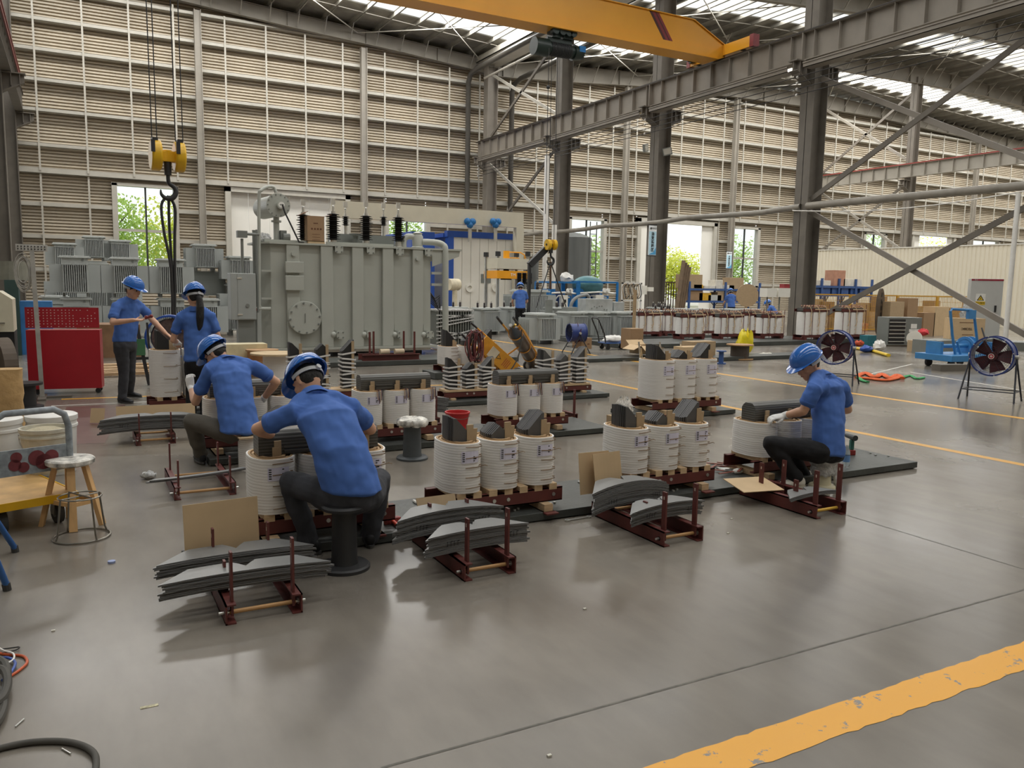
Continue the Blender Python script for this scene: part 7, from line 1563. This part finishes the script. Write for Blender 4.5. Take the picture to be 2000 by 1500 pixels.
# slings and yellow things on the floor
OR_ = mat('orange_sling_web', 'd9622e', .8, 0, .15, 12, bump=.6, bscale=20); GR_ = mat('green_sling_web', '3f9a5c', .8, 0, .15, 12, bump=.6, bscale=20)
def sling(pts, r, m_, label, fl=.5):
    P = smooth_pts(along(pts, r*fl), 5); m = MB(); m.tube(P, r, 8); m.v = [V((v.x, v.y, max(.001, (v.z-r*fl)*fl+r*fl))) for v in m.v]; tag(m.obj('lifting_sling', m_, smooth=True), label, 'sling')
sling([(1672, 738), (1690, 731), (1708, 739), (1722, 733), (1738, 741), (1752, 735), (1762, 741)], .055, OR_, 'orange lifting sling bundled on the floor behind the middle fan')
sling([(1676, 740), (1700, 742), (1730, 745), (1758, 739)], .05, OR_, 'second orange lifting sling lying along the front of the bundle')
sling([(1676, 738), (1684, 745), (1695, 748)], .04, GR_, 'green lifting sling at the left of the orange bundle')
sling([(1762, 739), (1778, 735), (1790, 741), (1804, 739)], .035, GR_, 'green lifting sling at the right of the orange bundle')
sling([(1668, 683), (1700, 687), (1735, 697)], .06, mat('yellow_tool_plastic', 'e0bd2b', .5), 'long yellow folded tool on the floor right of the middle fan', .7)
crumple(G(1716, 686), .16, WPL, 'white helmet shaped object beside the long yellow tool', name='white_helmet', cat='helmet', seed=51, sq=(1, 1, .9))
crumple(G(1693, 688), .17, BLUF, 'blue cloth beside the long yellow tool', name='blue_cloth', cat='cloth', seed=52, sq=(1.4, .8, .5)); crumple(G(1677, 676), .14, mat('orange_red_box', 'c9512c', .5), 'orange red bundle under the coil units right of the fan', name='orange_bundle', cat='bundle', seed=53, sq=(1.3, .8, .6))
bx(1694, 1712, 655, 672, 16.8, .3, 'teal_basket', mat('teal_basket', '2d7480', .5), 'teal basket on the floor left of the leaning slotted board', 'basket', z0=0)
t = thing('bench_grinder_stand', tuple(G(1785, 680)), 0, 'machine with pale round disc and red cloth beside the slatted cabinet', 'machine')
MB().cyl((-.05, -.02, .3), (.02, .02, .3), .22, n=24).obj('disc', CRM, t, smooth=40); MB().box(.0, .25, -.1, .15, 0, .35).obj('machine_body', BEI, t, bevel=.02)
crumple(G(1800, 680)+V((0, 0, .38)), .16, mat('red_pink_cloth', 'd8454b', .8), 'red and pink cloth heaped on the grinder machine', name='red_cloth', cat='cloth', seed=55)
bx(1796, 1834, 665, 684, 14.6, .4, 'long_carton', BOARD, 'low tan carton right of the red cloth', 'box', z0=.0)
# cartons in the middle
def carton(px0, px1, py0, py1, Y, d, label, m_=BOARD, rz=0, flaps=False):
    a, b = AY(px0, py1, Y), AY(px1, py0, Y); t = thing('carton', ((a.x+b.x)/2, Y+d/2, max(0, a.z)), rz, label, 'box'); hw, h = (b.x-a.x)/2, b.z-a.z
    if not flaps: MB().box(-hw, hw, -d/2, d/2, 0, h).obj('carton_body', m_, t); MB().box(-hw, hw, -.03, .03, h, h+.003).obj('tape_strip', mat('pale_parcel_tape', 'd6bb8e', .4), t)
    else:
        MB().box(-hw, hw, -d/2, -d/2+.006, 0, h).box(-hw, hw, d/2-.006, d/2, 0, h).box(-hw, -hw+.006, -d/2, d/2, 0, h).box(hw-.006, hw, -d/2, d/2, 0, h).box(-hw, hw, -d/2, d/2, 0, .01).obj('carton_body', m_, t)
        for (c_, a_, b_) in (((-hw-.1, 0, h-.04), (.11, 0, .05), (0, d/2, 0)), ((hw+.1, 0, h-.03), (.11, 0, -.04), (0, d/2, 0)), ((0, -d/2-.09, h-.06), (hw, 0, 0), (0, .09, .06)), ((0, d/2+.08, h+.04), (hw, 0, 0), (0, .08, .06))):
            MB().obox(c_, a_, b_, (0, 0, .003)).obj('flap', BOARDL, t)
    MB().box(hw*.2, hw*.6, -d/2-.002, -d/2, h*.4, h*.5).obj('print', mat('carton_print', '6e4a33', .8), t); return t
carton(1231, 1257, 642, 682, 16.0, .4, 'tall brown carton with lighter taped flap beside the small coil unit', CART)
carton(1252, 1284, 675, 692, 15.0, .45, 'low open brown carton with spread flaps', flaps=True)
carton(1349, 1398, 668, 704, 14.75, .35, 'tan carton behind the nearer one above the tall coils', BOARD); carton(1334, 1383, 677, 707, 14.2, .35, 'nearer tan carton above the tall white coils', BOARDL)
carton(1134, 1156, 660, 682, 17.2, .4, 'orange brown carton with white foam behind the blue drum fan legs', CART)
# reels
def reel(c, r, h, label, m1, m2, rb=None, horiz=False):
    t = thing('cable_reel', c, 0, label, 'reel'); rb = rb or r*.6
    MB().cyl((0, 0, 0), (0, 0, .025), r, n=32).obj('lower_flange', m1, t, smooth=40); MB().cyl((0, 0, .025), (0, 0, h-.025), rb, n=28).obj('wound_core', m2, t, smooth=40); MB().cyl((0, 0, h-.025), (0, 0, h), r, n=32).obj('upper_flange', m1, t, smooth=40); return t
RW = mat('reel_chipboard', 'b08a60', .7, 0, .12, 8); c = G(1450, 703); reel((c.x, c.y+.1, .01), .32, .36, 'wooden reel of dark wire beside the yellow bag', RW, mat('dark_wire_winding', '4a413a', .5, 0, .1, 20), .22)
c = G(1411, 711); reel((c.x, c.y+.05, 0), .11, .3, 'small blue metal spool left of the wooden reel', BLU2, BLU2, .055)
crumple(G(1468, 695)+V((0, .25, 0)), .3, mat('yellow_plastic_bag', 'e6d21f', .35, 0, .1, 8, bump=.8, bscale=8), 'bright yellow plastic bag standing beside the wooden reel', name='yellow_bag', cat='bag', sq=(.75, .6, 1.0), seed=61)
crumple(G(1495, 697), .16, CREAMB, 'white crumpled paper right of the yellow bag', name='paper_scrap', cat='paper', sq=(1.8, .8, .3), seed=62)
for k, (px, Y) in enumerate(((1249, 12.3), (1290, 12.3), (1330, 12.3))):
    c = G(px, 706); tag(MB().tube([(c.x+.02, c.y, .0), (c.x, c.y, .2), (c.x-.04, c.y, .45)], .02, 8).tube([(c.x+.08, c.y, .0), (c.x+.03, c.y, .3)], .015, 8).obj('chrome_prop', mat('chrome_tube', 'd4d4d2', .15, .9), smooth=True), 'bent chrome prop behind the tall white coils, the %s one' % ('left', 'middle', 'right')[k], 'prop')
c = G(1230, 705); tag(MB().tube([(c.x-.25, c.y-.05, .012), (c.x+.1, c.y+.02, .012)], .012, 8).obj('steel_rod', STW), 'steel rod lying on the floor before the chrome props', 'rod')
# hand truck with blue deck
c = G(1203, 683); t = thing('blue_hand_truck', (c.x, c.y+.1, 0), -.1, 'blue deck hand truck with black handle and white foam on it', 'hand truck')
MB().box(-.38, .42, -.22, .22, .17, .2).obj('deck', BLU2, t, bevel=.006)
MB().tube(smooth_pts([(-.36, -.18, .2), (-.42, -.18, .45), (-.58, -.18, .78), (-.62, -.12, .85), (-.62, .12, .85), (-.58, .18, .78), (-.42, .18, .45), (-.36, .18, .2)], 4), .02, 8).obj('handle', BLK, t, smooth=True)
for x in (-.28, .3):
    for y in (-.17, .17): MB().cyl((x, y-.02, .065), (x, y+.02, .065), .062, n=16).box(x-.03, x+.03, y-.03, y+.03, .1, .17).obj('wheel', BLK, t)
crumple(V((c.x-.05, c.y+.08, .2)), .14, WPL, 'white foam scraps on the deck of the blue hand truck', name='foam_scraps', cat='foam', sq=(2.2, 1.1, .6), seed=64)
# gas cylinder trolley
YT = mat('yellow_trolley_paint', 'dd9a2e', .45, 0, .12, 8)
p0, p1 = G(1050, 725), AY(1003, 640, 12.25); c = V((p0.x, p0.y, 0)); t = thing('gas_cylinder_trolley', tuple(c), 0, 'yellow trolley tilted back with a brown gas cylinder strapped on', 'trolley')
B0 = V((.0, .1, .12)); B1 = V((AY(1000, 640, 12.5).x-c.x, 12.5-c.y, AY(1000, 640, 12.5).z)); ax_ = (B1-B0).normalized(); Lc = (B1-B0).length
q = MB(); m = [(.0, 0), (.11, 0), (.122, .03), (.122, Lc*.78), (.115, Lc*.86), (.08, Lc*.95), (.03, Lc*1.0), (.03, Lc*1.04)]; d_, x_, z_, L2 = q.frame(B0, B1); R = 20; vs = []
for r_, h_ in m: vs += [B0+d_*h_+(x_*math.cos(2*math.pi*i/R)+z_*math.sin(2*math.pi*i/R))*max(r_, .001) for i in range(R)]
q.add(vs, [(a*R+i, a*R+(i+1) % R, (a+1)*R+(i+1) % R, (a+1)*R+i) for a in range(len(m)-1) for i in range(R)]); 
for k, f in enumerate(q.f): q.m[k] = 1 if k//R >= 3 else 0
q.obj('gas_cylinder', [mat('brown_cylinder', '4d433b', .4, 0, .2, 10), mat('blue_grey_cylinder_top', '45515e', .35, 0, .1, 10)], t, smooth=50)
MB().cyl(B1+ax_*.04, B1+ax_*.12, .03, n=10).obj('valve', BRASS, t); MB().cyl(B1+ax_*.03+V((.03, -.02, 0)), B1+ax_*.1+V((.08, -.03, .02)), .022, n=8).obj('regulator', mat('brass', 'b99a52', .3, .7), t)
for f in (.28, .52, .86): pc = B0+ax_*Lc*f; MB().ring(pc-ax_*.012, pc+ax_*.012, .135, .124, 24).obj('strap_ring', YT, t)
for s_ in (-1, 1):
    o_ = x_*.145*s_+V((.02, -.02, 0)); MB().tube([B0+o_-ax_*.05, B0+ax_*Lc*.95+o_, B0+ax_*Lc*1.08+o_+V((-.03, 0, .01))], .017, 8).obj('side_tube', YT, t, smooth=True); MB().tube([B0+ax_*Lc*1.08+o_+V((-.03, 0, .01)), B0+ax_*Lc*1.2+o_+V((-.06, 0, .03))], .021, 8).obj('grip', BLK, t, smooth=True)
MB().tube(smooth_pts([B0+V((.13, -.05, 0))+ax_*0, B0+ax_*Lc*.8+V((.17, -.05, .02)), B0+ax_*Lc*.92+V((.13, -.05, .03)), B0+ax_*Lc*.9+V((.07, -.05, .05)), B0+ax_*.1+V((.07, -.05, .05))], 4), .014, 8).obj('guard_tube', YT, t, smooth=True)
bp = AY(1013, 720, 11.7)-c; MB().tube([B0+ax_*Lc*.62+V((-.02, -.12, 0)), V((bp.x+.03, -.35, .0))], .016, 8).tube([V((-.15, -.3, .2)), V((.12, .05, .22))], .014, 8).obj('support_leg', YT, t)
for s_ in (-1, 1):
    w_ = B0+V((-.1, .12*s_, -.02)); MB().ring((w_.x, w_.y-.02, .1), (w_.x, w_.y+.02, .1), .1, .065, 24).obj('tyre', BLK, t, smooth=40); MB().cyl((w_.x, w_.y-.01, .1), (w_.x, w_.y+.01, .1), .066, n=16).obj('wheel_disc', GALV, t)
MB().tube(smooth_pts([B1+V((.04, -.03, .06)), B1+V((.14, -.08, .02)), B1+V((.12, -.1, -.35)), B1+V((.02, -.12, -.6)), B1+V((-.12, -.12, -.78))], 5), .011, 7).obj('gas_hose', RUB, t, smooth=True)
# second yellow trolley with closed cover and hose bundle
t = thing('yellow_cover_trolley', tuple(G(1000, 738)), 0, 'yellow trolley with a flat cover plate and warning triangle, tilted left', 'trolley'); c = V(t.location)
A_ = V((.04, 0, .12)); Bq = AY(940, 668, c.y+.1)-c; dv = (Bq-A_); Lq = dv.length; dv.normalize(); sx_ = V((.8, -.1, .6)).normalized(); sx_ = (sx_-dv*sx_.dot(dv)).normalized(); nv = dv.cross(sx_).normalized()
if nv.y > 0: nv = -nv
mid_ = (A_+Bq)/2; MB().obox(mid_, dv*Lq/2, sx_*.15, nv*.035).obj('cover_plate', YT, t, bevel=.006)
for s_ in (-1, 1): MB().tube([A_-dv*.05+sx_*.15*s_-nv*.05, Bq+dv*.05+sx_*.15*s_-nv*.05, Bq+dv*.22+sx_*.14*s_-nv*.02], .016, 8).obj('side_tube', YT, t, smooth=True); MB().tube([Bq+dv*.22+sx_*.14*s_-nv*.02, Bq+dv*.38+sx_*.13*s_+nv*.02], .02, 8).obj('grip', BLK, t, smooth=True)
tc_ = mid_-dv*.02+nv*.037; q = MB(); q.add([tc_+sx_*.05+dv*.05, tc_-sx_*.05+dv*.05, tc_-dv*.04, tc_+sx_*.05+dv*.05+nv*.002, tc_-sx_*.05+dv*.05+nv*.002, tc_-dv*.04+nv*.002], [(0, 1, 2), (3, 5, 4), (0, 3, 4, 1), (1, 4, 5, 2), (2, 5, 3, 0)]); q.obj('triangle', BS, t); q = MB(); tc_ = tc_+nv*.003; q.add([tc_+sx_*.035+dv*.04, tc_-sx_*.035+dv*.04, tc_-dv*.022], [(0, 1, 2)]); q.obj('triangle_field', YT, t, fix=False)
q = MB()
for k in range(4): q.obox(mid_-dv*(.14+.035*k)+nv*.037, dv*.006, sx_*(.08-.01*(k % 2)), nv*.001)
q.obj('faded_print', mat('faded_red_print', 'b0523a', .7), t)
MB().obox(mid_+dv*.12+nv*.05-sx_*.02, dv*.09+nv*.02, sx_*.1, nv*.008).obj('paper_rag', mat('cream_rag', 'e4d8c0', .8), t)
MB().tube([mid_-nv*.05, V((mid_.x+.05, mid_.y, .0))], .016, 8).ring((A_.x-.0, A_.y-.15, .1), (A_.x, A_.y-.11, .1), .1, .06, 20).ring((A_.x, A_.y+.11, .1), (A_.x, A_.y+.15, .1), .1, .06, 20).obj('support_and_wheels', DARKST, t)
hc = Bq+dv*.1+V((-.08, -.12, -.1)); rnd = random.Random(14); HM = [mat('maroon_hose', '6e3a3c', .5), mat('dark_hose', '3f3433', .5), mat('rose_hose', '8a4c4a', .5)]
for k in range(15):
    r1, r2 = .05+.07*rnd.random(), .22+.08*rnd.random(); dx = rnd.uniform(-.12, .12)
    MB().tube([hc+V((dx+r1*math.cos(a), .05*math.sin(a*2+k), r2*math.sin(a)-.05*rnd.random())) for a in np.linspace(0, 2*math.pi, 18, endpoint=False)], .011, 6, closed=True).obj('hose_loop', HM[k % 3], t, smooth=True)
# goods behind the seated workers
c = G(470, 690); tag(MB().box(-.4, .45, -.2, .2, 0, .3).obj('cream_case', mat('cream_case', 'd8cba4', .5)), 'cream wooden case with small triangle marks behind the worker in glasses', 'case').location = (AY(470, 665, 15).x, 15, .25)
tag(MB().box(-.6, 1.3, -.3, .5, 0, .25).obj('pallet', mat('old_pallet', 'a8845c', .8, 0, .2, 8)), 'low wooden pallet under the cream case', 'pallet').location = (AY(470, 665, 15).x, 15, 0)
reel((AY(512, 690, 14.6).x, 14.6, .25), .28, .22, 'wooden reel lying flat right of the cream case', RW, mat('copper_wire', 'a8774f', .4, .4, .1, 40), .25)
reel((AY(541, 745, 12.3).x, 12.3, 0), .38, .6, 'large white cored wooden reel between the two seated workers', mat('pale_reel_flange', 'c9b089', .7, 0, .15, 6), PAPER, .2)
q = MB(); rnd = random.Random(5)
for k in range(8):
    y = 15.2+.25*k; q.bar((-.2+rnd.uniform(-.3, .2), y, .05), (1.5+rnd.uniform(-.3, .4), y+rnd.uniform(-.2, .2), .05), .12, .05)
tag(q.obj('loose_planks', mat('pale_plank', 'bb9c76', .8, 0, .15, 5)), 'thin pale planks spread on the floor behind the standing man', 'planks')
tag(MB().box(0, 1.2, 19, 20, 0, .7).obj('brown_crate', mat('brown_crate', '8c6b4e', .8, 0, .2, 4)), 'brown wooden crate behind the red cabinet and the standing man', 'crate').location = (.6, 19.5, 0)
t = thing('black_hand_winch', (AY(283, 745, 13.6).x, 13.6, 0), 0, 'black steel hand lift stand beside the standing man', 'stand')
MB().bar((-.1, 0, 1.05), (.06, 0, .03), .05, .05, up=(0, 1, 0)).bar((.06, 0, 1.0), (.1, 0, 0), .03, .03, up=(0, 1, 0)).bar((-.2, 0, .45), (.1, 0, .45), .04, .04).obj('frame', BLK, t); MB().box(-.12, .02, -.05, .05, .5, .75).obj('green_box', mat('green_box', '3f6e4a', .5), t)
t = thing('blue_coil_drum', (AY(335, 650, 13.8).x, 13.8, .55), 0, 'blue rimmed drum of cables behind the tall coils and the standing workers', 'drum')
MB().ring((-.05, -.15, .2), (0, .15, .2), .36, .33, 32).obj('blue_rim', BLUF, t, smooth=40); MB().cyl((0, -.1, .2), (0, .1, .2), .3, n=24).obj('cable_pack', mat('dark_cable_pack', '5a4844', .6, 0, .5, 14), t); MB().box(-.3, .3, -.2, .2, -.55, -.1).obj('stand', DARKST, t)
# film wrapped radiator stack right of the tank
a = AY(880, 690, 19.0); t = thing('wrapped_radiator', (a.x, 19.2, 0), 0, 'film wrapped finned radiator standing right of the big tank', 'radiator'); m = MB()
for k in range(14): m.box(-.45+.07*k, -.42+.07*k, -.4, .4, .15, 1.0)
m.obj('radiator_fins', TGD, t); q = MB(); rnd = random.Random(2)
for k in range(8): q.bar((-.5, -.43, .2+.1*k), (.55, -.43, .25+.1*k+rnd.uniform(-.2, .2)), .015, .03)
q.box(-.5, .55, -.42, .42, 1.0, 1.04); q.obj('film_wrap', WRAP, t)
# red low frame with four uprights before the tank
t = thing('red_clamp_frame', (AY(760, 722, 15.9).x, 15.9, .06), 0, 'dark red clamp frame with four upright bars before the big tank', 'frame'); t.location.y += .0
MB().channel((-.62, -.15, .1), (.62, -.15, .1), .08, .12).channel((-.62, .15, .1), (.62, .15, .1), .08, .12, side=-1).obj('clamp_beams', REDST, t)
for x, y in ((-.45, -.1), (-.3, .1), (.36, .1), (.52, -.1)): MB().box(x-.02, x+.02, y-.008, y+.008, .1, .62).obj('upright_bar', REDST, t)
for x in (-.1, .22): MB().cyl((x-.1, 0, .2), (x+.1, 0, .2), .06, n=14).obj('roller', mat('cream_roller', 'c9b79a', .6), t)
# papers and white sheet behind the left coil unit
board((4.28, 7.56, .07), .14, .17, -.3, .15, 'white paper sheet standing behind the left coil unit', m_=mat('white_paper', 'e6e2da', .7))
# ================================================================ overhead crane, hooks, trees outside
CY = mat('crane_yellow_paint', 'dc9b27', .38, 0, .05, .8); CR1 = mat('crane_stripe_maroon', '7c2a2e', .45); CR2 = mat('crane_stripe_dark', '46201f', .45); HG = mat('hoist_dark_green', '1d2b27', .4, 0, .15, 6)
YC = 25.4
t = thing('crane_girder', (10, YC, 10.8), 0, 'big yellow overhead crane girder with a dark red stripe near its right end', 'crane girder'); zb = -.22; zt = 1.02
m = MB(); a, b = -13.6, 12.55; w1, w2 = .3, .22
prof = [(a, zb), (b-.1, zb), (b+.25, zb+.12), (b+.25, zb+.5), (b-1.45, zt), (a, zt)]
m.prism([(x, z) for x, z in prof], -w1, w1); m.obj('girder_box', CY, t)
MB().box(a, b-.15, -.42, .42, zb-.03, zb).prism([(a, zb), (b-.2, zb), (b-.0, zb+.3), (a, zb+.3)], -.36, .36).obj('lower_flange', CY, t)
MB().prism([(a, zt), (b-1.4, zt), (b+.3, zb+.5), (b+.3, zb+.53), (b-1.4, zt+.03), (a, zt+.03)], -.36, .36).obj('top_flange', CY, t)
for (x0, w_, m_) in ((-.0, .13, CR2), (.13, .13, CR1), (.26, .07, CR2), (.33, .12, CR1)):
    xb_ = AY(1268, 25, YC-.3).x-10+x0; xb2 = AY(1300, 75, YC-.3).x-10+x0-.1
    q = MB(); q.prism([(xb_, zt-.01), (xb_+w_, zt-.01), (xb2+w_, zb+.31), (xb2, zb+.31)], -w1-.004, -w1); q.obj('painted_stripe', m_, t)
t = thing('crane_end_carriage', (22.8, YC, 10.72), 0, 'yellow crane end carriage with dark red buffer riding on the long beam', 'crane carriage')
MB().box(-.13, .13, -1.75, 1.6, .02, .42).obj('carriage_beam', CY, t, bevel=.008); MB().box(-.15, .15, -1.95, -1.75, .0, .45).obj('end_buffer', CR1, t); MB().box(-.15, .15, 1.6, 1.8, .0, .4).obj('end_buffer', CR1, t)
for y in (-1.3, 1.2): MB().cyl((-.06, y, .13), (.06, y, .13), .15, n=20).obj('wheel', BLK, t)
MB().cyl((-.5, 1.35, .25), (-.15, 1.35, .25), .13, n=14).box(-.3, -.15, 1.2, 1.5, .1, .4).obj('drive_motor', HG, t)
# hoist
p = AY(1090, 100, YC); t = thing('wire_rope_hoist', (p.x, YC, 10.0), 0, 'dark green wire rope hoist hanging under the yellow crane girder', 'hoist')
MB().cyl((-1.0, 0, -.05), (-.45, 0, -.05), .3, n=28).cyl((-.45, 0, -.05), (.6, 0, -.05), .22, n=24).cyl((.6, 0, -.05), (1.0, 0, -.05), .28, .2, n=24).obj('drum_and_motor', HG, t, smooth=40)
m = MB()
for k in range(14): m.ring((-.35+.06*k, 0, -.05), (-.315+.06*k, 0, -.05), .245, .2, 20)
m.obj('rope_windings', BLK, t)
MB().box(-.5, .5, -.12, .12, .15, .3).box(-.35, .0, -.2, .2, .3, .6).box(.1, .5, -.2, .2, .3, .6).obj('trolley_plates', HG, t)
for x in (-.28, .0, .25, .45): MB().cyl((x, -.32, .5), (x, -.12, .5), .13, n=16).obj('trolley_motor', HG, t, smooth=40)
MB().box(.75, 1.0, -.25, -.05, -.05, .15).obj('blue_cover', CYANB, t)
# far hook with ropes
HY = mat('hook_yellow', 'e2b21e', .35, 0, .08, 5); ph = AY(1076, 478, YC); t = thing('crane_hook_block', (ph.x, YC, ph.z), 0, 'yellow twin sheave crane hook hanging before the oil tank', 'crane hook')
for s_ in (-1, 1): MB().cyl((s_*.12-.06, -.0, 0), (s_*.12+.06, 0, 0), .19, n=28).obj('sheave_cover', HY, t, smooth=40)
MB().cyl((-.2, 0, 0), (.2, 0, 0), .04, n=12).box(-.06, .06, -.05, .05, -.3, -.1).obj('axle', BLK, t)
def hook(c, s, m_, par):
    pts = [(0, 0, .1), (0, 0, -.05), (.02, 0, -.13), (.11, 0, -.2), (.13, 0, -.3), (.06, 0, -.4), (-.05, 0, -.41), (-.13, 0, -.34), (-.14, 0, -.25)]
    MB().tube(smooth_pts([V(c)+V(p)*s for p in pts], 4), [v*s for v in list(np.interp(range(33), [0, 10, 20, 28, 32], [.035, .04, .055, .03, .012]))], 10).obj('hook', m_, par, smooth=True)
hook((0, 0, -.3), 1.0, BLK, t)
zz = 9.9-ph.z
for x in (-.12, .12): MB().cyl((x-.0, 0, .1), (x-.02, 0, zz), .012, n=6).obj('rope', BLK, t)
for (x, y) in ((-.9, -.6), (.9, .3)):
    MB().tube([(0, 0, -.62), (x, y, -2.25)], .022, 6).obj('chain_leg', BLK, t)
MB().tube([(0, 0, -.6), (.02, 0, -1.6)], .04, 6).obj('chain_bundle', mat('rusty_chain', '5a4433', .6, .3), t)
q = thing('control_pendant_cable', (AY(1070, 200, YC-.5).x, YC-.5, 4.2), 0, 'thin black pendant cable with control box hanging from the hoist', 'cable'); MB().cyl((0, 0, 0), (0, 0, 5.6), .012, n=5).obj('cable', BLK, q); MB().ball((0, 0, 4.3), .07, 8, 6).obj('cable_weight', BLK, q)
# cylinder-like jib in front of the hook: black hydraulic arm
a, b = AY(1034, 518, 25.6), AY(1066, 486, 25.6); tag(MB().bar(tuple(a), tuple(b), .16, .22).bar(tuple(b), (b.x+.25, 25.6, b.z+.18), .12, .12).box(a.x-.05, a.x+.05, 25.55, 25.65, 0, a.z+.1).obj('folding_arm', BLK), 'black folding arm rising to the yellow hook beside the press', 'arm')
for px, lb in ((1064, 'left'), (1081, 'right')):
    p = AY(px, 520, 37.0); tag(MB().cyl((p.x, 37.0, 0), (p.x, 37.0, 4.9 if lb == 'right' else 8.4), .13, n=12).obj('white_conduit', WPL, smooth=True), 'white vertical pipe beside the column behind the yellow hook, the %s one' % lb, 'pipe')
# near hook
HY = mat('hook_yellow', 'e2b21e', .35, 0, .08, 5); YH = 15.5; c = AY(327, 305, YH); t = thing('crane_hook_block', (c.x, YH, c.z), .06, 'large yellow crane hook with two tall pulley covers hanging at upper left', 'crane hook')
for s_ in (-1, 1):
    q = MB(); pts = [(.105*math.cos(u), .31*math.copysign(abs(math.sin(u))**.9, math.sin(u))) for u in np.linspace(0, 2*math.pi, 36, endpoint=False)]
    q.cyl((s_*.19-.085, 0, 0), (s_*.19+.085, 0, 0), .26, n=36); o = q.obj('pulley_cover', HY, t, smooth=40, bevel=.03)
    q = MB(); q.box(s_*.2-.095, s_*.2-.03, -.273, -.255, .02, .22).box(s_*.2-.05, s_*.2+.04, -.12, .12, .2, .28); q.obj('rope_slot', BLK, t)
MB().box(-.14, .14, -.07, .07, -.1, .08).cyl((0, 0, -.1), (0, 0, .1), .075, n=16).obj('cross_block', HY, t, bevel=.01); MB().cyl((0, 0, -.32), (0, 0, -.1), .06, n=14).obj('hook_shank', BLK, t)
hook((0, 0, -.35), .9, BLK, t)
for x in (-.24, -.16, .14, .26): MB().cyl((x, 0, .15), (x-.05, 0, 12.5-c.z), .009, n=6).obj('rope', BLK, t)
s0 = V((c.x, YH, c.z-.68)); q = thing('lifting_sling', tuple(s0), 0, 'long black lifting sling hanging from the large yellow hook at upper left', 'sling'); e = AY(338, 655, YH)-s0
MB().tube(smooth_pts([(0, 0, 0), (-.12, 0, -.15), (-.1, -.02, -.6), (0, 0, -1.3), tuple(e)], 5), .024, 8).obj('sling_leg', BLK, q, smooth=True); MB().tube(smooth_pts([(0, 0, 0), (.1, .05, -.2), (.08, .05, -.7), (.06, .04, -1.4), (e.x+.03, .04, e.z)], 5), .026, 8).obj('sling_leg', BLK, q, smooth=True); MB().tube(smooth_pts([(0, 0, 0), (.0, .08, -.5), (.02, .06, -1.4), (e.x, .08, e.z)], 5), .024, 8).obj('sling_leg', BLK, q, smooth=True)
# trees outside the wall
LEAF = [mat('leaf_yellow_green', 'e4ec5c', .6), mat('leaf_fresh_green', 'b6d85c', .6), mat('leaf_mid_green', '93c256', .6)]
def tree(x, y, h, r, mi, label, seed, n=4200, z0=0):
    rnd = random.Random(seed); t = thing('tree', (x, y, 0), 0, label, 'tree', 'trees outside the end wall'); m = MB(); vs = []; fs = []
    for k in range(n):
        u = rnd.random()**.45; a = rnd.uniform(0, 6.283); b = rnd.uniform(-1, 1); c_ = math.sqrt(1-b*b); wob = 1+.25*math.sin(3*a+seed)*math.cos(5*b)
        p = V((r*u*c_*math.cos(a)*wob, r*.7*u*c_*math.sin(a), z0+h*.55+h*.45*u*b*wob)); d = V((rnd.uniform(-1, 1), rnd.uniform(-1, 1), rnd.uniform(-1, 1))).normalized(); e = d.orthogonal().normalized(); s_ = .09+.09*rnd.random(); i = len(vs)
        vs += [p-d*s_, p+e*s_*.6, p+d*s_, p-e*s_*.6]; fs.append((i, i+1, i+2, i+3))
    m.add(vs, fs).obj('foliage', LEAF[mi], t, fix=False)
    q = MB(); q.tube([(0, 0, 0), (.1, 0, h*.35), (-.1, .05, h*.7)], [.18, .13, .05], 8)
    for k in range(7): a = rnd.uniform(0, 6.28); q.tube([(0, 0, h*(.25+.06*k)), (r*.5*math.cos(a), r*.4*math.sin(a), h*(.45+.07*k))], [.06, .02], 5)
    q.obj('trunk', mat('tree_bark', '5e5144', .8), t); return t
k_ = 0
for (x, y, h, r, mi, lb) in ((2.0, 58, 7.2, 3.2, 1, 'green tree outside the tall window at left, left half'), (6.8, 60, 7.5, 3.4, 0, 'yellow green tree outside the tall window at left, right half'), (22.5, 60, 7, 3, 1, 'green tree outside the window behind the gantry beam'), (49.5, 62, 6.0, 3.4, 0, 'bright yellow green tree outside the open doorway, left'),
                       (53.2, 63, 5.4, 3.4, 0, 'bright yellow green tree outside the open doorway, right'), (60.5, 64, 7.5, 3.6, 1, 'pale green tree outside the two pane window right of the doorway'), (41, 62, 6.5, 3.2, 1, 'green tree outside the window behind the oil tank'), (80, 62, 9, 5, 1, 'green tree outside the far right windows, left'), (96, 66, 9, 7, 0, 'yellow green tree outside the far right windows, right')):
    k_ += 1; tree(x, y, h, r, mi, lb, k_)
g_ = MB().box(-20, 130, 48.3, 110, -.2, -.02).obj('ground_outside', mat('pale_ground', 'b9b6a8', .8)); g_.name = 'floor_outside'; g_['kind'] = 'structure'
